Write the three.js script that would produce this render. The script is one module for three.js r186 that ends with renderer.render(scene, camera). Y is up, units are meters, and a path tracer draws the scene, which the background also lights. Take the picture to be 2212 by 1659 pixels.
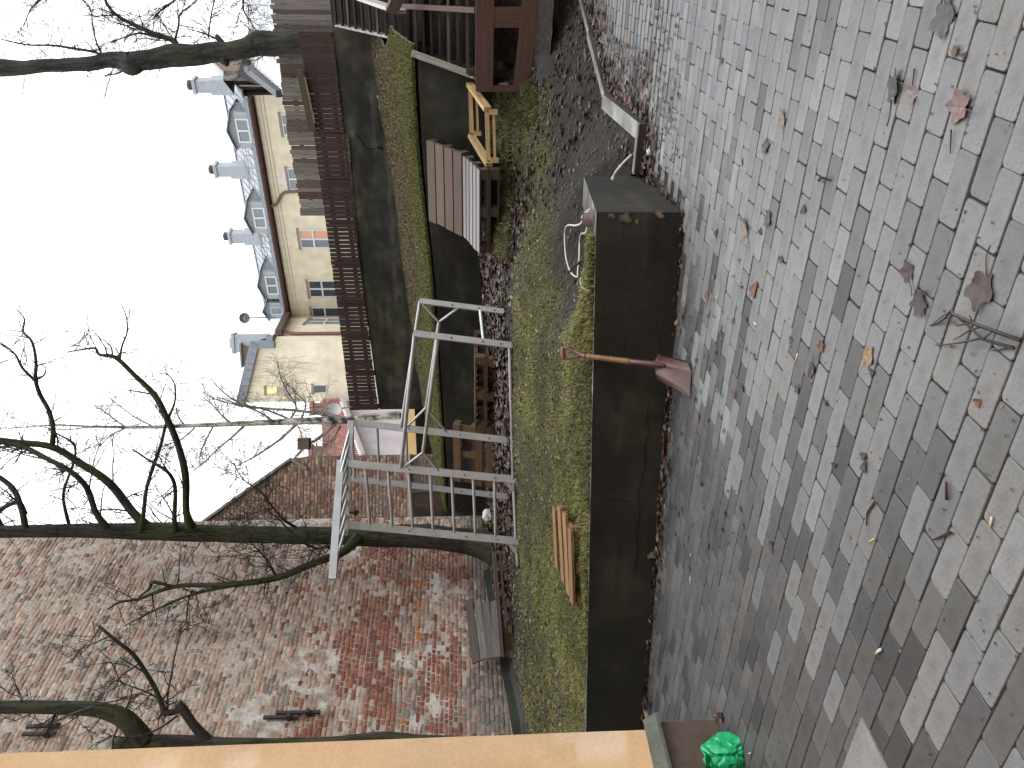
import * as THREE from 'three';
import { mergeGeometries } from 'three/addons/utils/BufferGeometryUtils.js';

// ───────── camera, sky, sun, exposure ─────────
const scene = new THREE.Scene();
const F = 1720, CH = 1.55, PITCH = Math.atan(104 / F), ROLL = 0.010;
const PW = 2212, PH = 1659;                       // photograph in the units of the measurements
const camera = new THREE.PerspectiveCamera(2 * Math.atan(PH / 2 / F) * 180 / Math.PI, PW / PH, 0.05, 600);
const fwd = new THREE.Vector3(0, -Math.sin(PITCH), -Math.cos(PITCH));
const up0 = new THREE.Vector3(0, Math.cos(PITCH), -Math.sin(PITCH)), right0 = new THREE.Vector3(1, 0, 0);
const camUp = up0.clone().multiplyScalar(Math.cos(ROLL)).addScaledVector(right0, Math.sin(ROLL));
const camRight = right0.clone().multiplyScalar(Math.cos(ROLL)).addScaledVector(up0, -Math.sin(ROLL));
const EYE = new THREE.Vector3(0, CH, 0);
camera.position.copy(EYE);
camera.up.copy(camRight);                         // the phone was held on its side
camera.lookAt(EYE.clone().add(fwd));
camera.updateMatrixWorld();

const SKYV = 1.25, SUNI = 0.9, EXPO = 2.0;
{
  const w = 64, h = 32, d = new Float32Array(w * h * 4);
  for (let j = 0; j < h; j++) for (let i = 0; i < w; i++) {
    const el = (j + 0.5) / h - 0.5;               // -0.5 down .. 0.5 up
    const v = el > 0 ? SKYV * (0.92 + 0.22 * el) : 0.22, k = (j * w + i) * 4;
    d[k] = v * 0.985; d[k + 1] = v * 0.995; d[k + 2] = v * 1.02; d[k + 3] = 1;
  }
  const t = new THREE.DataTexture(d, w, h, THREE.RGBAFormat, THREE.FloatType);
  t.mapping = THREE.EquirectangularReflectionMapping; t.magFilter = t.minFilter = THREE.LinearFilter; t.wrapS = THREE.RepeatWrapping;
  t.needsUpdate = true; scene.background = t; scene.environment = t;
}
const sun = new THREE.DirectionalLight(new THREE.Color(1, 0.97, 0.93), SUNI);
sun.position.set(16, 30, 2); sun.target.position.set(0, 0, -8); sun.shadow.radius = 40; sun.castShadow = true;
sun.shadow.mapSize.set(2048, 2048);
Object.assign(sun.shadow.camera, { left: -45, right: 45, top: 45, bottom: -60, near: 1, far: 160 });
scene.add(sun, sun.target);

const renderer = new THREE.WebGLRenderer({ antialias: true });
renderer.toneMapping = THREE.LinearToneMapping; renderer.toneMappingExposure = EXPO; renderer.shadowMap.enabled = true;

// ───────── measuring helpers ─────────
const V = (x, y, Z) => new THREE.Vector3(x, y, -Z);
const ray = (px, py) => fwd.clone().addScaledVector(camRight, (PH / 2 - py) / F).addScaledVector(camUp, (PW / 2 - px) / F);
const P = (px, py, Z) => { const r = ray(px, py); return EYE.clone().addScaledVector(r, Z / -r.z); };   // photo point at distance Z ahead
const onY = (px, py, y = 0) => { const r = ray(px, py); return EYE.clone().addScaledVector(r, (y - CH) / r.y); };
const AX = 0.506, AZ = 0.8625;                    // the yard's axis: q runs away to the right, p to the left
const fromPQ = (p, q, y = 0) => V(AX * q - AZ * p, y, AZ * q + AX * p);
const pOf = (v) => -AZ * v.x + AX * -v.z, qOf = (v) => AX * v.x + AZ * -v.z;
const onQ = (px, py, q) => { const r = ray(px, py); return EYE.clone().addScaledVector(r, q / (AX * r.x - AZ * r.z)); };   // photo point on the plane q
const onPlane = (px, py, pt, n) => { const r = ray(px, py); return EYE.clone().addScaledVector(r, pt.clone().sub(EYE).dot(n) / r.dot(n)); };

// ───────── random, noise ─────────
function rng(seed) { let a = seed >>> 0; return () => { a = (a + 0x6D2B79F5) | 0; let t = Math.imul(a ^ (a >>> 15), 1 | a); t = (t + Math.imul(t ^ (t >>> 7), 61 | t)) ^ t; return ((t ^ (t >>> 14)) >>> 0) / 4294967296; }; }
const R = rng(7);
const rr = (a, b, r = R) => a + (b - a) * r();
const hash3 = (x, y, z) => { let h = Math.imul(x, 374761393) ^ Math.imul(y, 668265263) ^ Math.imul(z, 2147483647 ^ 0x5bd1e995); h = Math.imul(h ^ (h >>> 13), 1274126177); return ((h ^ (h >>> 16)) >>> 0) / 4294967296; };
const sm = (t) => t * t * (3 - 2 * t);
function noise(x, y = 0, z = 0, per = 0) {
  const X = Math.floor(x), Y = Math.floor(y), Z = Math.floor(z), u = sm(x - X), v = sm(y - Y), w = sm(z - Z);
  const m = (i) => per ? ((i % per) + per) % per : i, L = (a, b, t) => a + (b - a) * t;
  const g = (i, j, k) => hash3(m(X + i), m(Y + j), Z + k);
  return L(L(L(g(0, 0, 0), g(1, 0, 0), u), L(g(0, 1, 0), g(1, 1, 0), u), v), L(L(g(0, 0, 1), g(1, 0, 1), u), L(g(0, 1, 1), g(1, 1, 1), u), v), w);
}
function fbm(x, y = 0, z = 0, o = 4, per = 0) { let s = 0, a = 0.5, n = 0; for (let i = 0; i < o; i++) { s += a * noise(x, y, z + i * 17, per); n += a; x *= 2; y *= 2; z *= 2; per *= 2; a *= 0.5; } return s / n; }
const clamp = (x, a = 0, b = 1) => Math.min(b, Math.max(a, x));
const sstep = (a, b, x) => sm(clamp((x - a) / (b - a)));
const lerp = (a, b, t) => a + (b - a) * t;
const mix = (a, b, t) => [lerp(a[0], b[0], t), lerp(a[1], b[1], t), lerp(a[2], b[2], t)];
const interp = (xs, ys, x) => { if (x <= xs[0]) return ys[0]; for (let i = 1; i < xs.length; i++) if (x <= xs[i]) return lerp(ys[i - 1], ys[i], (x - xs[i - 1]) / (xs[i] - xs[i - 1])); return ys[ys.length - 1]; };

// ───────── textures: grain only, tileable, multiplied with base colours ─────────
function makeTex(size, fn, { srgb = true, rx = 1, ry = 1 } = {}) {
  const d = new Uint8Array(size * size * 4);
  for (let j = 0; j < size; j++) for (let i = 0; i < size; i++) {
    const c = fn(i / size, j / size), k = (j * size + i) * 4;
    for (let n = 0; n < 3; n++) d[k + n] = 255 * clamp(Array.isArray(c) ? c[n] : c);
    d[k + 3] = 255;
  }
  const t = new THREE.DataTexture(d, size, size); t.wrapS = t.wrapT = THREE.RepeatWrapping; t.magFilter = THREE.LinearFilter; t.minFilter = THREE.LinearMipmapLinearFilter; t.generateMipmaps = true;
  if (srgb) t.colorSpace = THREE.SRGBColorSpace; t.repeat.set(rx, ry); t.needsUpdate = true; return t;
}
const speck = (u, v, n) => hash3(Math.floor(u * n), Math.floor(v * n), 9);
const T = {
  paver: makeTex(1024, (u, v) => 0.72 + 0.22 * fbm(u * 12, v * 12, 3, 5, 12) + 0.12 * (fbm(u * 160, v * 160, 5, 2, 160) - 0.5) - (speck(u, v, 260) > 0.985 ? 0.16 : 0), { rx: 0.8, ry: 0.8 }),
  concrete: makeTex(1024, (u, v) => { const s = fbm(u * 7, v * 7, 2, 7, 7); return 0.38 + 0.62 * s + 0.14 * (fbm(u * 120, v * 120, 5, 2, 120) - 0.5) - (speck(u, v, 180) > 0.993 ? 0.2 : 0); }, { rx: 0.63, ry: 0.57 }),
  brick: makeTex(512, (u, v) => 0.66 + 0.36 * fbm(u * 14, v * 14, 1, 5, 14) + 0.14 * (fbm(u * 90, v * 90, 5, 2, 90) - 0.5), { rx: 1.6, ry: 1.6 }),
  mortar: makeTex(512, (u, v) => 0.78 + 0.3 * (fbm(u * 26, v * 26, 4, 5, 26) - 0.25), { rx: 1, ry: 1 }),
  wood: makeTex(512, (u, v) => { const g = fbm(u * 3, v * 40 + 2 * noise(u * 3, v * 3, 0, 3), 2, 4, 0), k = noise(u * 4, v * 10, 8); return 0.62 + 0.42 * g - (k > 0.86 ? 0.2 * (k - 0.86) / 0.14 : 0); }, { rx: 1, ry: 2.2 }),
  plaster: makeTex(1024, (u, v) => { const s = fbm(u * 4, v * 4, 2, 6, 4); return 0.8 + 0.18 * s + 0.08 * (fbm(u * 140, v * 140, 5, 3, 140) - 0.5); }, { rx: 0.5, ry: 0.5 }),
  leaf: makeTex(256, (u, v) => { const x = Math.abs(u - 0.5), z = v - 0.5, rib = Math.exp(-((x * 60) ** 2)), fr_ = (((z + x * 0.9) * 9) % 1 + 1) % 1 - 0.5, side = Math.exp(-fr_ * fr_ * 90) * 0.5; return 0.62 + 0.42 * fbm(u * 9, v * 9, 3, 4, 9) - 0.16 * Math.max(rib, side); }),
  bark: makeTex(512, (u, v) => { const n = fbm(u * 9, v * 3, 3, 4, 3), c = Math.abs(fbm(u * 16, v * 4, 8, 4, 4) - 0.5); return 0.35 + 0.55 * n + 0.35 * sstep(0, 0.09, c); }, { rx: 1, ry: 1 }),
  soil: makeTex(1024, (u, v) => 0.4 + 0.75 * fbm(u * 26, v * 26, 3, 5, 26) - 0.1, { rx: 0.9, ry: 0.9 }),
  fine: makeTex(512, (u, v) => 0.78 + 0.22 * fbm(u * 24, v * 24, 3, 5, 24), { rx: 1, ry: 1 }),
  metal: makeTex(512, (u, v) => 0.8 + 0.16 * fbm(u * 10, v * 10, 3, 5, 10) + 0.06 * (fbm(u * 80, v * 4, 2, 3, 4) - 0.5), { rx: 1, ry: 1 }),
};
const B = {};                                     // relief from the same grain
for (const k of Object.keys(T)) { const t = T[k].clone(); t.colorSpace = THREE.NoColorSpace; t.needsUpdate = true; B[k] = t; }
function mat(tex, color, rough = 0.9, bump = 0.004, extra = {}) {
  const m = new THREE.MeshStandardMaterial({ roughness: rough, metalness: 0, ...extra });
  if (tex) { m.map = T[tex]; if (bump) { m.bumpMap = B[tex]; m.bumpScale = bump; } }
  m.color.setRGB(...color);
  return m;
}
const vmat = (tex, rough = 0.9, bump = 0.004, extra = {}) => mat(tex, [1, 1, 1], rough, bump, { vertexColors: true, ...extra });

// ───────── mesh building ─────────
const names = {};
function numbered(n) { const k = names[n] = (names[n] ?? -1) + 1; return k ? `${n}_${String(k).padStart(3, '0')}` : n; }
function tag(o, label, category, group, kind) { if (label) o.userData.label = label; if (category) o.userData.category = category; if (group) o.userData.group = group; if (kind) o.userData.kind = kind; return o; }
function thing(name, base, label, category, group) { const g = new THREE.Group(); g.name = numbered(name); if (base) g.position.copy(base); scene.add(g); return tag(g, label, category, group); }
function shadows(m) { m.castShadow = m.receiveShadow = true; return m; }
class MB {
  constructor() { this.p = []; this.u = []; this.c = []; this.i = []; this.col = null; }
  v(x, y, z, u, w, c) { this.p.push(x, y, z); this.u.push(u, w); c = c ?? this.col; if (c) this.hc = true; c = c ?? [0.06, 0.055, 0.05]; this.c.push(c[0], c[1], c[2]); return this.p.length / 3 - 1; }
  tri(a, b, c) { this.i.push(a, b, c); }
  quad(a, b, c, d, uv = null) {                   // four Vector3, counter-clockwise seen from outside
    const l = a.distanceTo(b), h = a.distanceTo(d); uv = uv ?? [0, 0, l, 0, l, h, 0, h];
    const n = [a, b, c, d].map((q, k) => this.v(q.x, q.y, q.z, uv[2 * k], uv[2 * k + 1]));
    this.tri(n[0], n[1], n[2]); this.tri(n[0], n[2], n[3]);
  }
  poly(pts) {                                     // fan of a convex face
    const n = pts.map((q) => this.v(q.x, q.y, q.z, q.x * 0.7 - q.z * 0.7, q.y + q.z * 0.2)); for (let k = 1; k < n.length - 1; k++) this.tri(n[0], n[k], n[k + 1]);
  }
  obox(o, X, Y, Z, uo = 0) {                      // box: centre and three half-axis vectors; u runs along X
    const s = (a, b, c) => o.clone().addScaledVector(X, a).addScaledVector(Y, b).addScaledVector(Z, c), lx = X.length() * 2, ly = Y.length() * 2, lz = Z.length() * 2;
    const q = (a, b, c, d, w, h) => this.quad(a, b, c, d, [uo, uo, uo + w, uo, uo + w, uo + h, uo, uo + h]);
    q(s(-1, -1, 1), s(1, -1, 1), s(1, 1, 1), s(-1, 1, 1), lx, ly); q(s(1, -1, -1), s(-1, -1, -1), s(-1, 1, -1), s(1, 1, -1), lx, ly);
    q(s(-1, 1, 1), s(1, 1, 1), s(1, 1, -1), s(-1, 1, -1), lx, lz); q(s(-1, -1, -1), s(1, -1, -1), s(1, -1, 1), s(-1, -1, 1), lx, lz);
    q(s(1, -1, 1), s(1, -1, -1), s(1, 1, -1), s(1, 1, 1), lz * 0.3, ly); q(s(-1, -1, -1), s(-1, -1, 1), s(-1, 1, 1), s(-1, 1, -1), lz * 0.3, ly);
    return this;
  }
  box(cx, cy, cz, sx, sy, sz, uo) { return this.obox(new THREE.Vector3(cx, cy, cz), new THREE.Vector3(sx / 2, 0, 0), new THREE.Vector3(0, sy / 2, 0), new THREE.Vector3(0, 0, sz / 2), uo); }
  beam(a, b, w, h, hint = new THREE.Vector3(0, 1, 0), uo = R() * 9) {      // w across, h along hint
    const x = b.clone().sub(a), z = new THREE.Vector3().crossVectors(x, hint).normalize(), y = new THREE.Vector3().crossVectors(z, x).normalize();
    return this.obox(a.clone().add(b).multiplyScalar(0.5), x.multiplyScalar(0.5), y.multiplyScalar(h / 2), z.multiplyScalar(w / 2), uo);
  }
  tube(pts, rads, sides = 8, { cap = true, rough = 0, color = null, seed = 0, rs = 6 } = {}) {
    let prev = null, n0 = null; const n = pts.length; let len = 0; const rings = [];
    for (let k = 0; k < n; k++) {
      const t = (k === 0 ? pts[1].clone().sub(pts[0]) : k === n - 1 ? pts[k].clone().sub(pts[k - 1]) : pts[k + 1].clone().sub(pts[k - 1])).normalize();
      if (!n0) { n0 = Math.abs(t.y) < 0.9 ? new THREE.Vector3(0, 1, 0) : new THREE.Vector3(1, 0, 0); }
      n0 = n0.clone().addScaledVector(t, -n0.dot(t)).normalize(); const b0 = new THREE.Vector3().crossVectors(t, n0);
      if (k) len += pts[k].distanceTo(pts[k - 1]);
      const ring = [];
      for (let s = 0; s <= sides; s++) {
        const a = s / sides * Math.PI * 2, ca = Math.cos(a), sa = Math.sin(a); let r = rads[k];
        if (rough) r *= 1 + rough * (fbm(ca * 1.7 + seed, sa * 1.7, len * rs * 0.5, 3) - 0.5) * 2;
        const q = pts[k].clone().addScaledVector(n0, ca * r).addScaledVector(b0, sa * r);
        ring.push(this.v(q.x, q.y, q.z, s / sides * Math.max(0.06, 6.28 * rads[0]), len, color ? color(q, a) : undefined));
      }
      rings.push(ring);
    }
    for (let k = 1; k < n; k++) for (let s = 0; s < sides; s++) { const a = rings[k - 1][s], b = rings[k - 1][s + 1], c = rings[k][s + 1], d = rings[k][s]; this.tri(a, b, c); this.tri(a, c, d); }
    if (cap) for (const [k, f] of [[0, 1], [n - 1, 0]]) { const q = pts[k], m = this.v(q.x, q.y, q.z, 0, 0, color ? color(q, 0) : undefined); for (let s = 0; s < sides; s++) f ? this.tri(m, rings[k][s + 1], rings[k][s]) : this.tri(m, rings[k][s], rings[k][s + 1]); }
    return this;
  }
  rod(a, b, r, sides = 10, r2 = r) { return this.tube([a, b], [r, r2], sides); }
  grid(nu, nv, fn) {                              // fn(i/nu, j/nv) -> [Vector3, colour?, u, v]
    const base = this.p.length / 3;
    for (let j = 0; j <= nv; j++) for (let i = 0; i <= nu; i++) { const [q, c, u, v] = fn(i / nu, j / nv); this.v(q.x, q.y, q.z, u ?? q.x, v ?? q.z, c); }
    for (let j = 0; j < nv; j++) for (let i = 0; i < nu; i++) { const a = base + j * (nu + 1) + i, b = a + 1, c = b + nu + 1, d = a + nu + 1; this.tri(a, b, c); this.tri(a, c, d); }
    return this;
  }
  geo(o = null) {
    const g = new THREE.BufferGeometry(), p = new Float32Array(this.p);
    if (o) for (let k = 0; k < p.length; k += 3) { p[k] -= o.x; p[k + 1] -= o.y; p[k + 2] -= o.z; }
    g.setAttribute('position', new THREE.BufferAttribute(p, 3)); g.setAttribute('uv', new THREE.Float32BufferAttribute(this.u, 2));
    if (this.hc) g.setAttribute('color', new THREE.Float32BufferAttribute(this.c, 3));
    g.setIndex(this.i); g.computeVertexNormals(); return g;
  }
  build(name, m, parent = scene) {
    const o = new THREE.Vector3(); for (let q = parent; q && q !== scene; q = q.parent) o.add(q.position);
    const mesh = shadows(new THREE.Mesh(this.geo(o), m)); mesh.name = parent === scene ? numbered(name) : name; parent.add(mesh); return mesh;
  }
}
const UP = new THREE.Vector3(0, 1, 0);
const mv = (a, b, t) => a.clone().lerp(b, t);
const spline = (pts, n) => new THREE.CatmullRomCurve3(pts, false, 'centripetal').getPoints(n);

// ───────── the ground: paved yard, retained lawn, upper bank ─────────
const yPave = (p, q) => 0.07 * Math.max(0, q - 6.2) * sstep(3.2, 1.6, p);
const march = (px, py, fn, z0 = 1.5, z1 = 40) => {          // where the line of sight meets a height field
  let zp = z0; const step = 0.03;
  for (let z = z0; z < z1; z += step) { const v = P(px, py, z); if (v.y <= fn(v)) { let a = zp, b = z; for (let k = 0; k < 14; k++) { const m = (a + b) / 2, w = P(px, py, m); if (w.y <= fn(w)) b = m; else a = m; } return P(px, py, b); } zp = z; }
  return P(px, py, z1);
};
const onPave = (px, py) => march(px, py, (v) => yPave(pOf(v), qOf(v)));
const wA = onPave(1478, 459), wB = onPave(1392, 1570), wC = onPave(1385, 381);
const yA = P(1289, 460, -wA.z).y, yB = P(1268, 1570, -wB.z).y, yC = P(1262, 385, -wC.z).y;
const wL = mv(wA, wB, 1.5); const yL = lerp(yA, yB, 1.4);
const kerbPts = [[1388, 372], [1400, 263], [1322, 203], [1285, 67], [1268, 0]].map(([a, b]) => onPave(a, b));
kerbPts.push(kerbPts[4].clone().add(kerbPts[4].clone().sub(kerbPts[3]).multiplyScalar(2.2)));
const QB = 10.4, QU = 15.8;
const backBase = [[1012, 240], [1043, 650], [1046, 900], [1050, 1050]].map(([a, b]) => onQ(a, b, QB));
const backTop = [[903, 200], [912, 350], [938, 600], [960, 940], [966, 1060]].map(([a, b]) => onQ(a, b, QB - 0.0));
const upBase = [[805, 120], [850, 400], [890, 700], [915, 880]].map(([a, b]) => onQ(a, b, QU));
const upTop = [[718, 60], [760, 460], [800, 740], [820, 885]].map(([a, b]) => onQ(a, b, QU));
const curve = (pts) => { const s = pts.map((v) => [pOf(v), v.y]).sort((a, b) => a[0] - b[0]); return (p) => interp(s.map((e) => e[0]), s.map((e) => e[1]), p); };
const yBackBase = curve(backBase), yBackTop = curve(backTop), yUpBase = curve(upBase), yUpTop = curve(upTop);
const pA = pOf(wA), qA = qOf(wA), pB = pOf(wB), qB = qOf(wB), pC = pOf(wC), qC = qOf(wC);
const qFront = (p) => p >= pA ? qA + (qB - qA) * (p - pA) / (pB - pA) : qC;
const yFront = (p) => yA + (yB - yA) * clamp((p - pA) / (pB - pA), 0, 1.5);
const segDist = (p, q, a, b) => { const ap = pOf(a), aq = qOf(a), dp = pOf(b) - ap, dq = qOf(b) - aq, t = clamp(((p - ap) * dp + (q - aq) * dq) / (dp * dp + dq * dq)); return Math.hypot(p - ap - dp * t, q - aq - dq * t); };
const kerbDist = (p, q) => { let d = 1e9; for (let k = 0; k < kerbPts.length - 1; k++) d = Math.min(d, segDist(p, q, kerbPts[k], kerbPts[k + 1])); return d; };
function hLawn(p, q) {
  const t = (q - qFront(p)) / (QB - qFront(p));
  let y = lerp(yFront(p) - 0.01, yBackBase(p), clamp(t));
  const d = kerbDist(p, q), yk = yPave(p, q) + 0.0 + 0.52 * d, k = 0.12, e = clamp(0.5 + 0.5 * (yk - y) / k);
  y = lerp(yk, y, e) - k * e * (1 - e);
  return y + 0.05 * (fbm(p * 1.3, q * 1.3, 1, 3) - 0.5) + 0.03 * (fbm(p * 5, q * 5, 4, 3) - 0.5) * sstep(0, 0.4, d);
}
const hL = (v) => hLawn(pOf(v), qOf(v));
const onLawn = (px, py) => march(px, py, hL, 4.5, 30);
const pMin = (q) => {
  if (q < qA) return pA + (q - qA) * (pB - pA) / (qB - qA);
  if (q < qC - 0.02) return lerp(pA, pC, (q - qA) / (qC - qA));
  const ks = kerbPts.slice(1).map((v) => [qOf(v), pOf(v)]); return q < qC ? pC : interp(ks.map((e) => e[0]), ks.map((e) => e[1]), q);
};
// the brick building's wall: a vertical plane running away to the right
const WDIR = new THREE.Vector3(AX, 0, -AZ), W0 = V(-4.05, 0, 12), WN = new THREE.Vector3(AZ, 0, AX);
const wallAt = (t, y, out = 0) => W0.clone().addScaledVector(WDIR, t).addScaledVector(WN, out).setY(y);
const wallT = (v) => v.clone().sub(W0).dot(WDIR);
const pWall = () => pOf(W0);

const oldShadedPart = (p, q) => sstep(1.2, 3.2, p + 0.9 * (fbm(p * 0.7, q * 0.7, 3, 2) - 0.5));   // older, dustier paving; its darker tones also paint in the shade on the left
// big sheets under everything
{
  const g = new MB(); g.grid(40, 40, (u, v) => { const x = lerp(-140, 140, u), z = lerp(60, -260, v); return [new THREE.Vector3(x, -0.35, z)]; });
  tag(g.build('ground', mat('soil', [0.05, 0.045, 0.035], 1, 0.01)), 'dark bare ground under and around the yard', null, null, 'structure');
  const s = new MB();                             // joint sand between the setts
  s.grid(80, 80, (u, v) => { const p = lerp(-4.5, 10.5, u), q = lerp(-3.5, 10.5, v); const o = oldShadedPart(p, q), y = yPave(p, q) - lerp(0.010, 0.0032, o); return [fromPQ(p, q, y), mix([0.034, 0.03, 0.022], [0.082, 0.078, 0.068], o), p, q]; });
  tag(s.build('joint_sand', vmat('soil', 1, 0.006)), 'dark sandy joints between the grey paving stones', null, null, 'structure');
}

// ───────── paving stones ─────────
const SL = 0.235, SW = 0.108;                     // length, width of a stone with its joint
const paverTones = [[0.2053, 0.2151, 0.2261], [0.1817, 0.1908, 0.2011], [0.2252, 0.2315, 0.2344], [0.1303, 0.1311, 0.1277], [0.1511, 0.1591, 0.1702], [0.2049, 0.2066, 0.2027], [0.0911, 0.095, 0.1008], [0.1108, 0.1125, 0.1117], [0.0728, 0.0756, 0.0806], [0.187, 0.1902, 0.1901], [0.0524, 0.0548, 0.0585], [0.2502, 0.2571, 0.2607], [0.083, 0.0843, 0.0823], [0.0995, 0.1011, 0.1008]];
function paverGeo(r, l, w) {                      // a worn concrete sett: rounded corners, soft arris
  const m = new MB(), hl = l / 2, hw = w / 2, c = 0.013, ring = [];
  for (const [sx, sz] of [[1, 1], [-1, 1], [-1, -1], [1, -1]]) {
    const a = [sx * hl + rr(-.0015, .0015, r), sz * (hw - c)], b = [sx * (hl - c), sz * hw + rr(-.0012, .0012, r)], k = [sx * (hl - c * 0.3), sz * (hw - c * 0.3)];
    if (sx * sz > 0) ring.push(a, k, b); else ring.push(b, k, a);
  }
  const n = ring.length, lay = (f, y) => ring.map(([x, z]) => m.v(x * f + 0, y, z * (f < 1 ? 1 - (1 - f) * l / w : f), x, z));
  const i0 = lay(1, -0.03), i1 = lay(1, -0.0035), i2 = lay(1 - 0.004 / hl, 0), ct = m.v(0, 0.0006, 0, 0, 0);
  for (let k = 0; k < n; k++) { const j = (k + 1) % n; for (const [a, b] of [[i0, i1], [i1, i2]]) { m.tri(a[k], b[k], b[j]); m.tri(a[k], b[j], a[j]); } m.tri(i2[k], ct, i2[j]); }
  return m.geo();
}
{
  const paving = thing('pavement', null); tag(paving, 'grey interlocking stone paving of the yard', null, null, 'structure');
  const r = rng(31), inKerb = (p, q) => { if (p >= pA - 0.0) return q > qFront(p) - 0.015; if (q < qC - 0.1) return p > lerp(pA, pC, (q - qA) / (qC - qA)) - 0.03 && q > qA; return p > pMin(q) - 0.05; };
  const list = [], slabV = onPave(1865, 1549), slabP = pOf(slabV), slabQ = qOf(slabV);
  const bldC = onPave(1551, 1571), bp = pOf(bldC), bq = qOf(bldC);
  for (let b = Math.floor(-1.2 / SW); b * SW < 10.4; b++) for (let a = Math.floor(-4.2 / SL); a * SL < 10; a++) {
    const p = (a + (b & 1 ? 0.5 : 0)) * SL + rr(-.003, .003, r), q = b * SW + rr(-.002, .002, r); const rnd = r(), rnd2 = r(), rnd3 = r(), rnd4 = r(), rnd5 = r();
    if (inKerb(p, q)) continue;
    if (p > slabP + 0.06 && p < slabP + 0.46 && q < slabQ - 0.03 && q > slabQ - 0.41) continue;   // the pale slab lies here
    if (p > bp + 0.05 && q < bq - 0.02) continue;                  // under the house
    const v = fromPQ(p, q, yPave(p, q)); if (-v.z < -0.4) continue;
    // older stones on the left: more mixed, and toned darker overall as painted shade
    const old = oldShadedPart(p, q);
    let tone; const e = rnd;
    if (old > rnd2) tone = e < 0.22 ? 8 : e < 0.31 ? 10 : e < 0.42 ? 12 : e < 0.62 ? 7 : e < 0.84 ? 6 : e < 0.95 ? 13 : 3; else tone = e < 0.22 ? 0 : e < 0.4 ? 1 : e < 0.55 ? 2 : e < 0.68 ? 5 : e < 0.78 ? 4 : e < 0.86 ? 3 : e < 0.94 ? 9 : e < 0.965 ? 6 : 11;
    const w = EYE.distanceTo(v), toCam = v.clone().sub(EYE).normalize(), size = Math.abs(toCam.y) / (w * w), pr = v.clone().project(camera);
    list.push({ v, tone, y: (rnd3 - 0.5) * 0.006, rx: (rnd4 - 0.5) * 0.012, rz: (rnd5 - 0.5) * 0.012, ry: (rnd2 - 0.5) * 0.012, k: (rnd * 97 | 0) % 4, size: Math.abs(pr.x) < 1.03 && Math.abs(pr.y) < 1.03 && pr.z < 1 ? size : 0, q, p });
  }
  const geos = [0, 1, 2, 3].map((k) => paverGeo(rng(60 + k), SL - 0.0032, SW - 0.0032));
  const yaw = -Math.atan2(AX, AZ);                 // stones lie with their length along p
  list.sort((x, y) => y.size - x.size);
  const mats = paverTones.map((c) => mat('paver', c, 0.5, 0.0016));
  const big = list.slice(0, 300), rest = list.slice(300), M = new THREE.Matrix4(), E = new THREE.Euler();
  for (const s of big) {
    const m = shadows(new THREE.Mesh(geos[s.k], mats[s.tone])); m.name = 'paving_stone'; m.position.copy(s.v); m.position.y += s.y; m.rotation.set(s.rx, yaw + s.ry, s.rz); paving.add(m);
  }
  const parts = rest.map((s) => {
    const g = geos[s.k].clone(), t = paverTones[s.tone], n = g.attributes.position.count, c = new Float32Array(n * 3), sh = 0.94 + 0.12 * hash3(s.q * 999 | 0, s.p * 999 | 0, 2);
    for (let k = 0; k < n; k++) { c[3 * k] = t[0] * sh; c[3 * k + 1] = t[1] * sh; c[3 * k + 2] = t[2] * sh; }
    const uv = g.attributes.uv; for (let k = 0; k < n; k++) uv.setXY(k, uv.getX(k) + s.p, uv.getY(k) + s.q);
    g.setAttribute('color', new THREE.BufferAttribute(c, 3));
    M.makeRotationFromEuler(E.set(s.rx, yaw + s.ry, s.rz)).setPosition(s.v.x, s.v.y + s.y, s.v.z); return g.applyMatrix4(M);
  });
  {                                               // one large pale slab whose corner shows at the left edge
    const g = new MB(), X = fromPQ(0.26, 0), Z = fromPQ(0, 0.22), c = fromPQ(slabP + 0.26, slabQ - 0.22, -0.021), e = 0.006; g.obox(c, X, new THREE.Vector3(0, 0.03, 0), Z);
    const sl = shadows(new THREE.Mesh(g.geo(), mat('paver', [0.25, 0.255, 0.25], 0.7, 0.0016))); sl.name = 'pale_slab'; sl.userData.label = 'large pale grey slab whose corner shows at the left edge'; paving.add(sl);
  }
  const m = shadows(new THREE.Mesh(mergeGeometries(parts), vmat('paver', 0.5, 0.0016))); m.name = 'paving_stone_field'; m.userData.kind = 'stuff'; paving.add(m);
}

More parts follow.
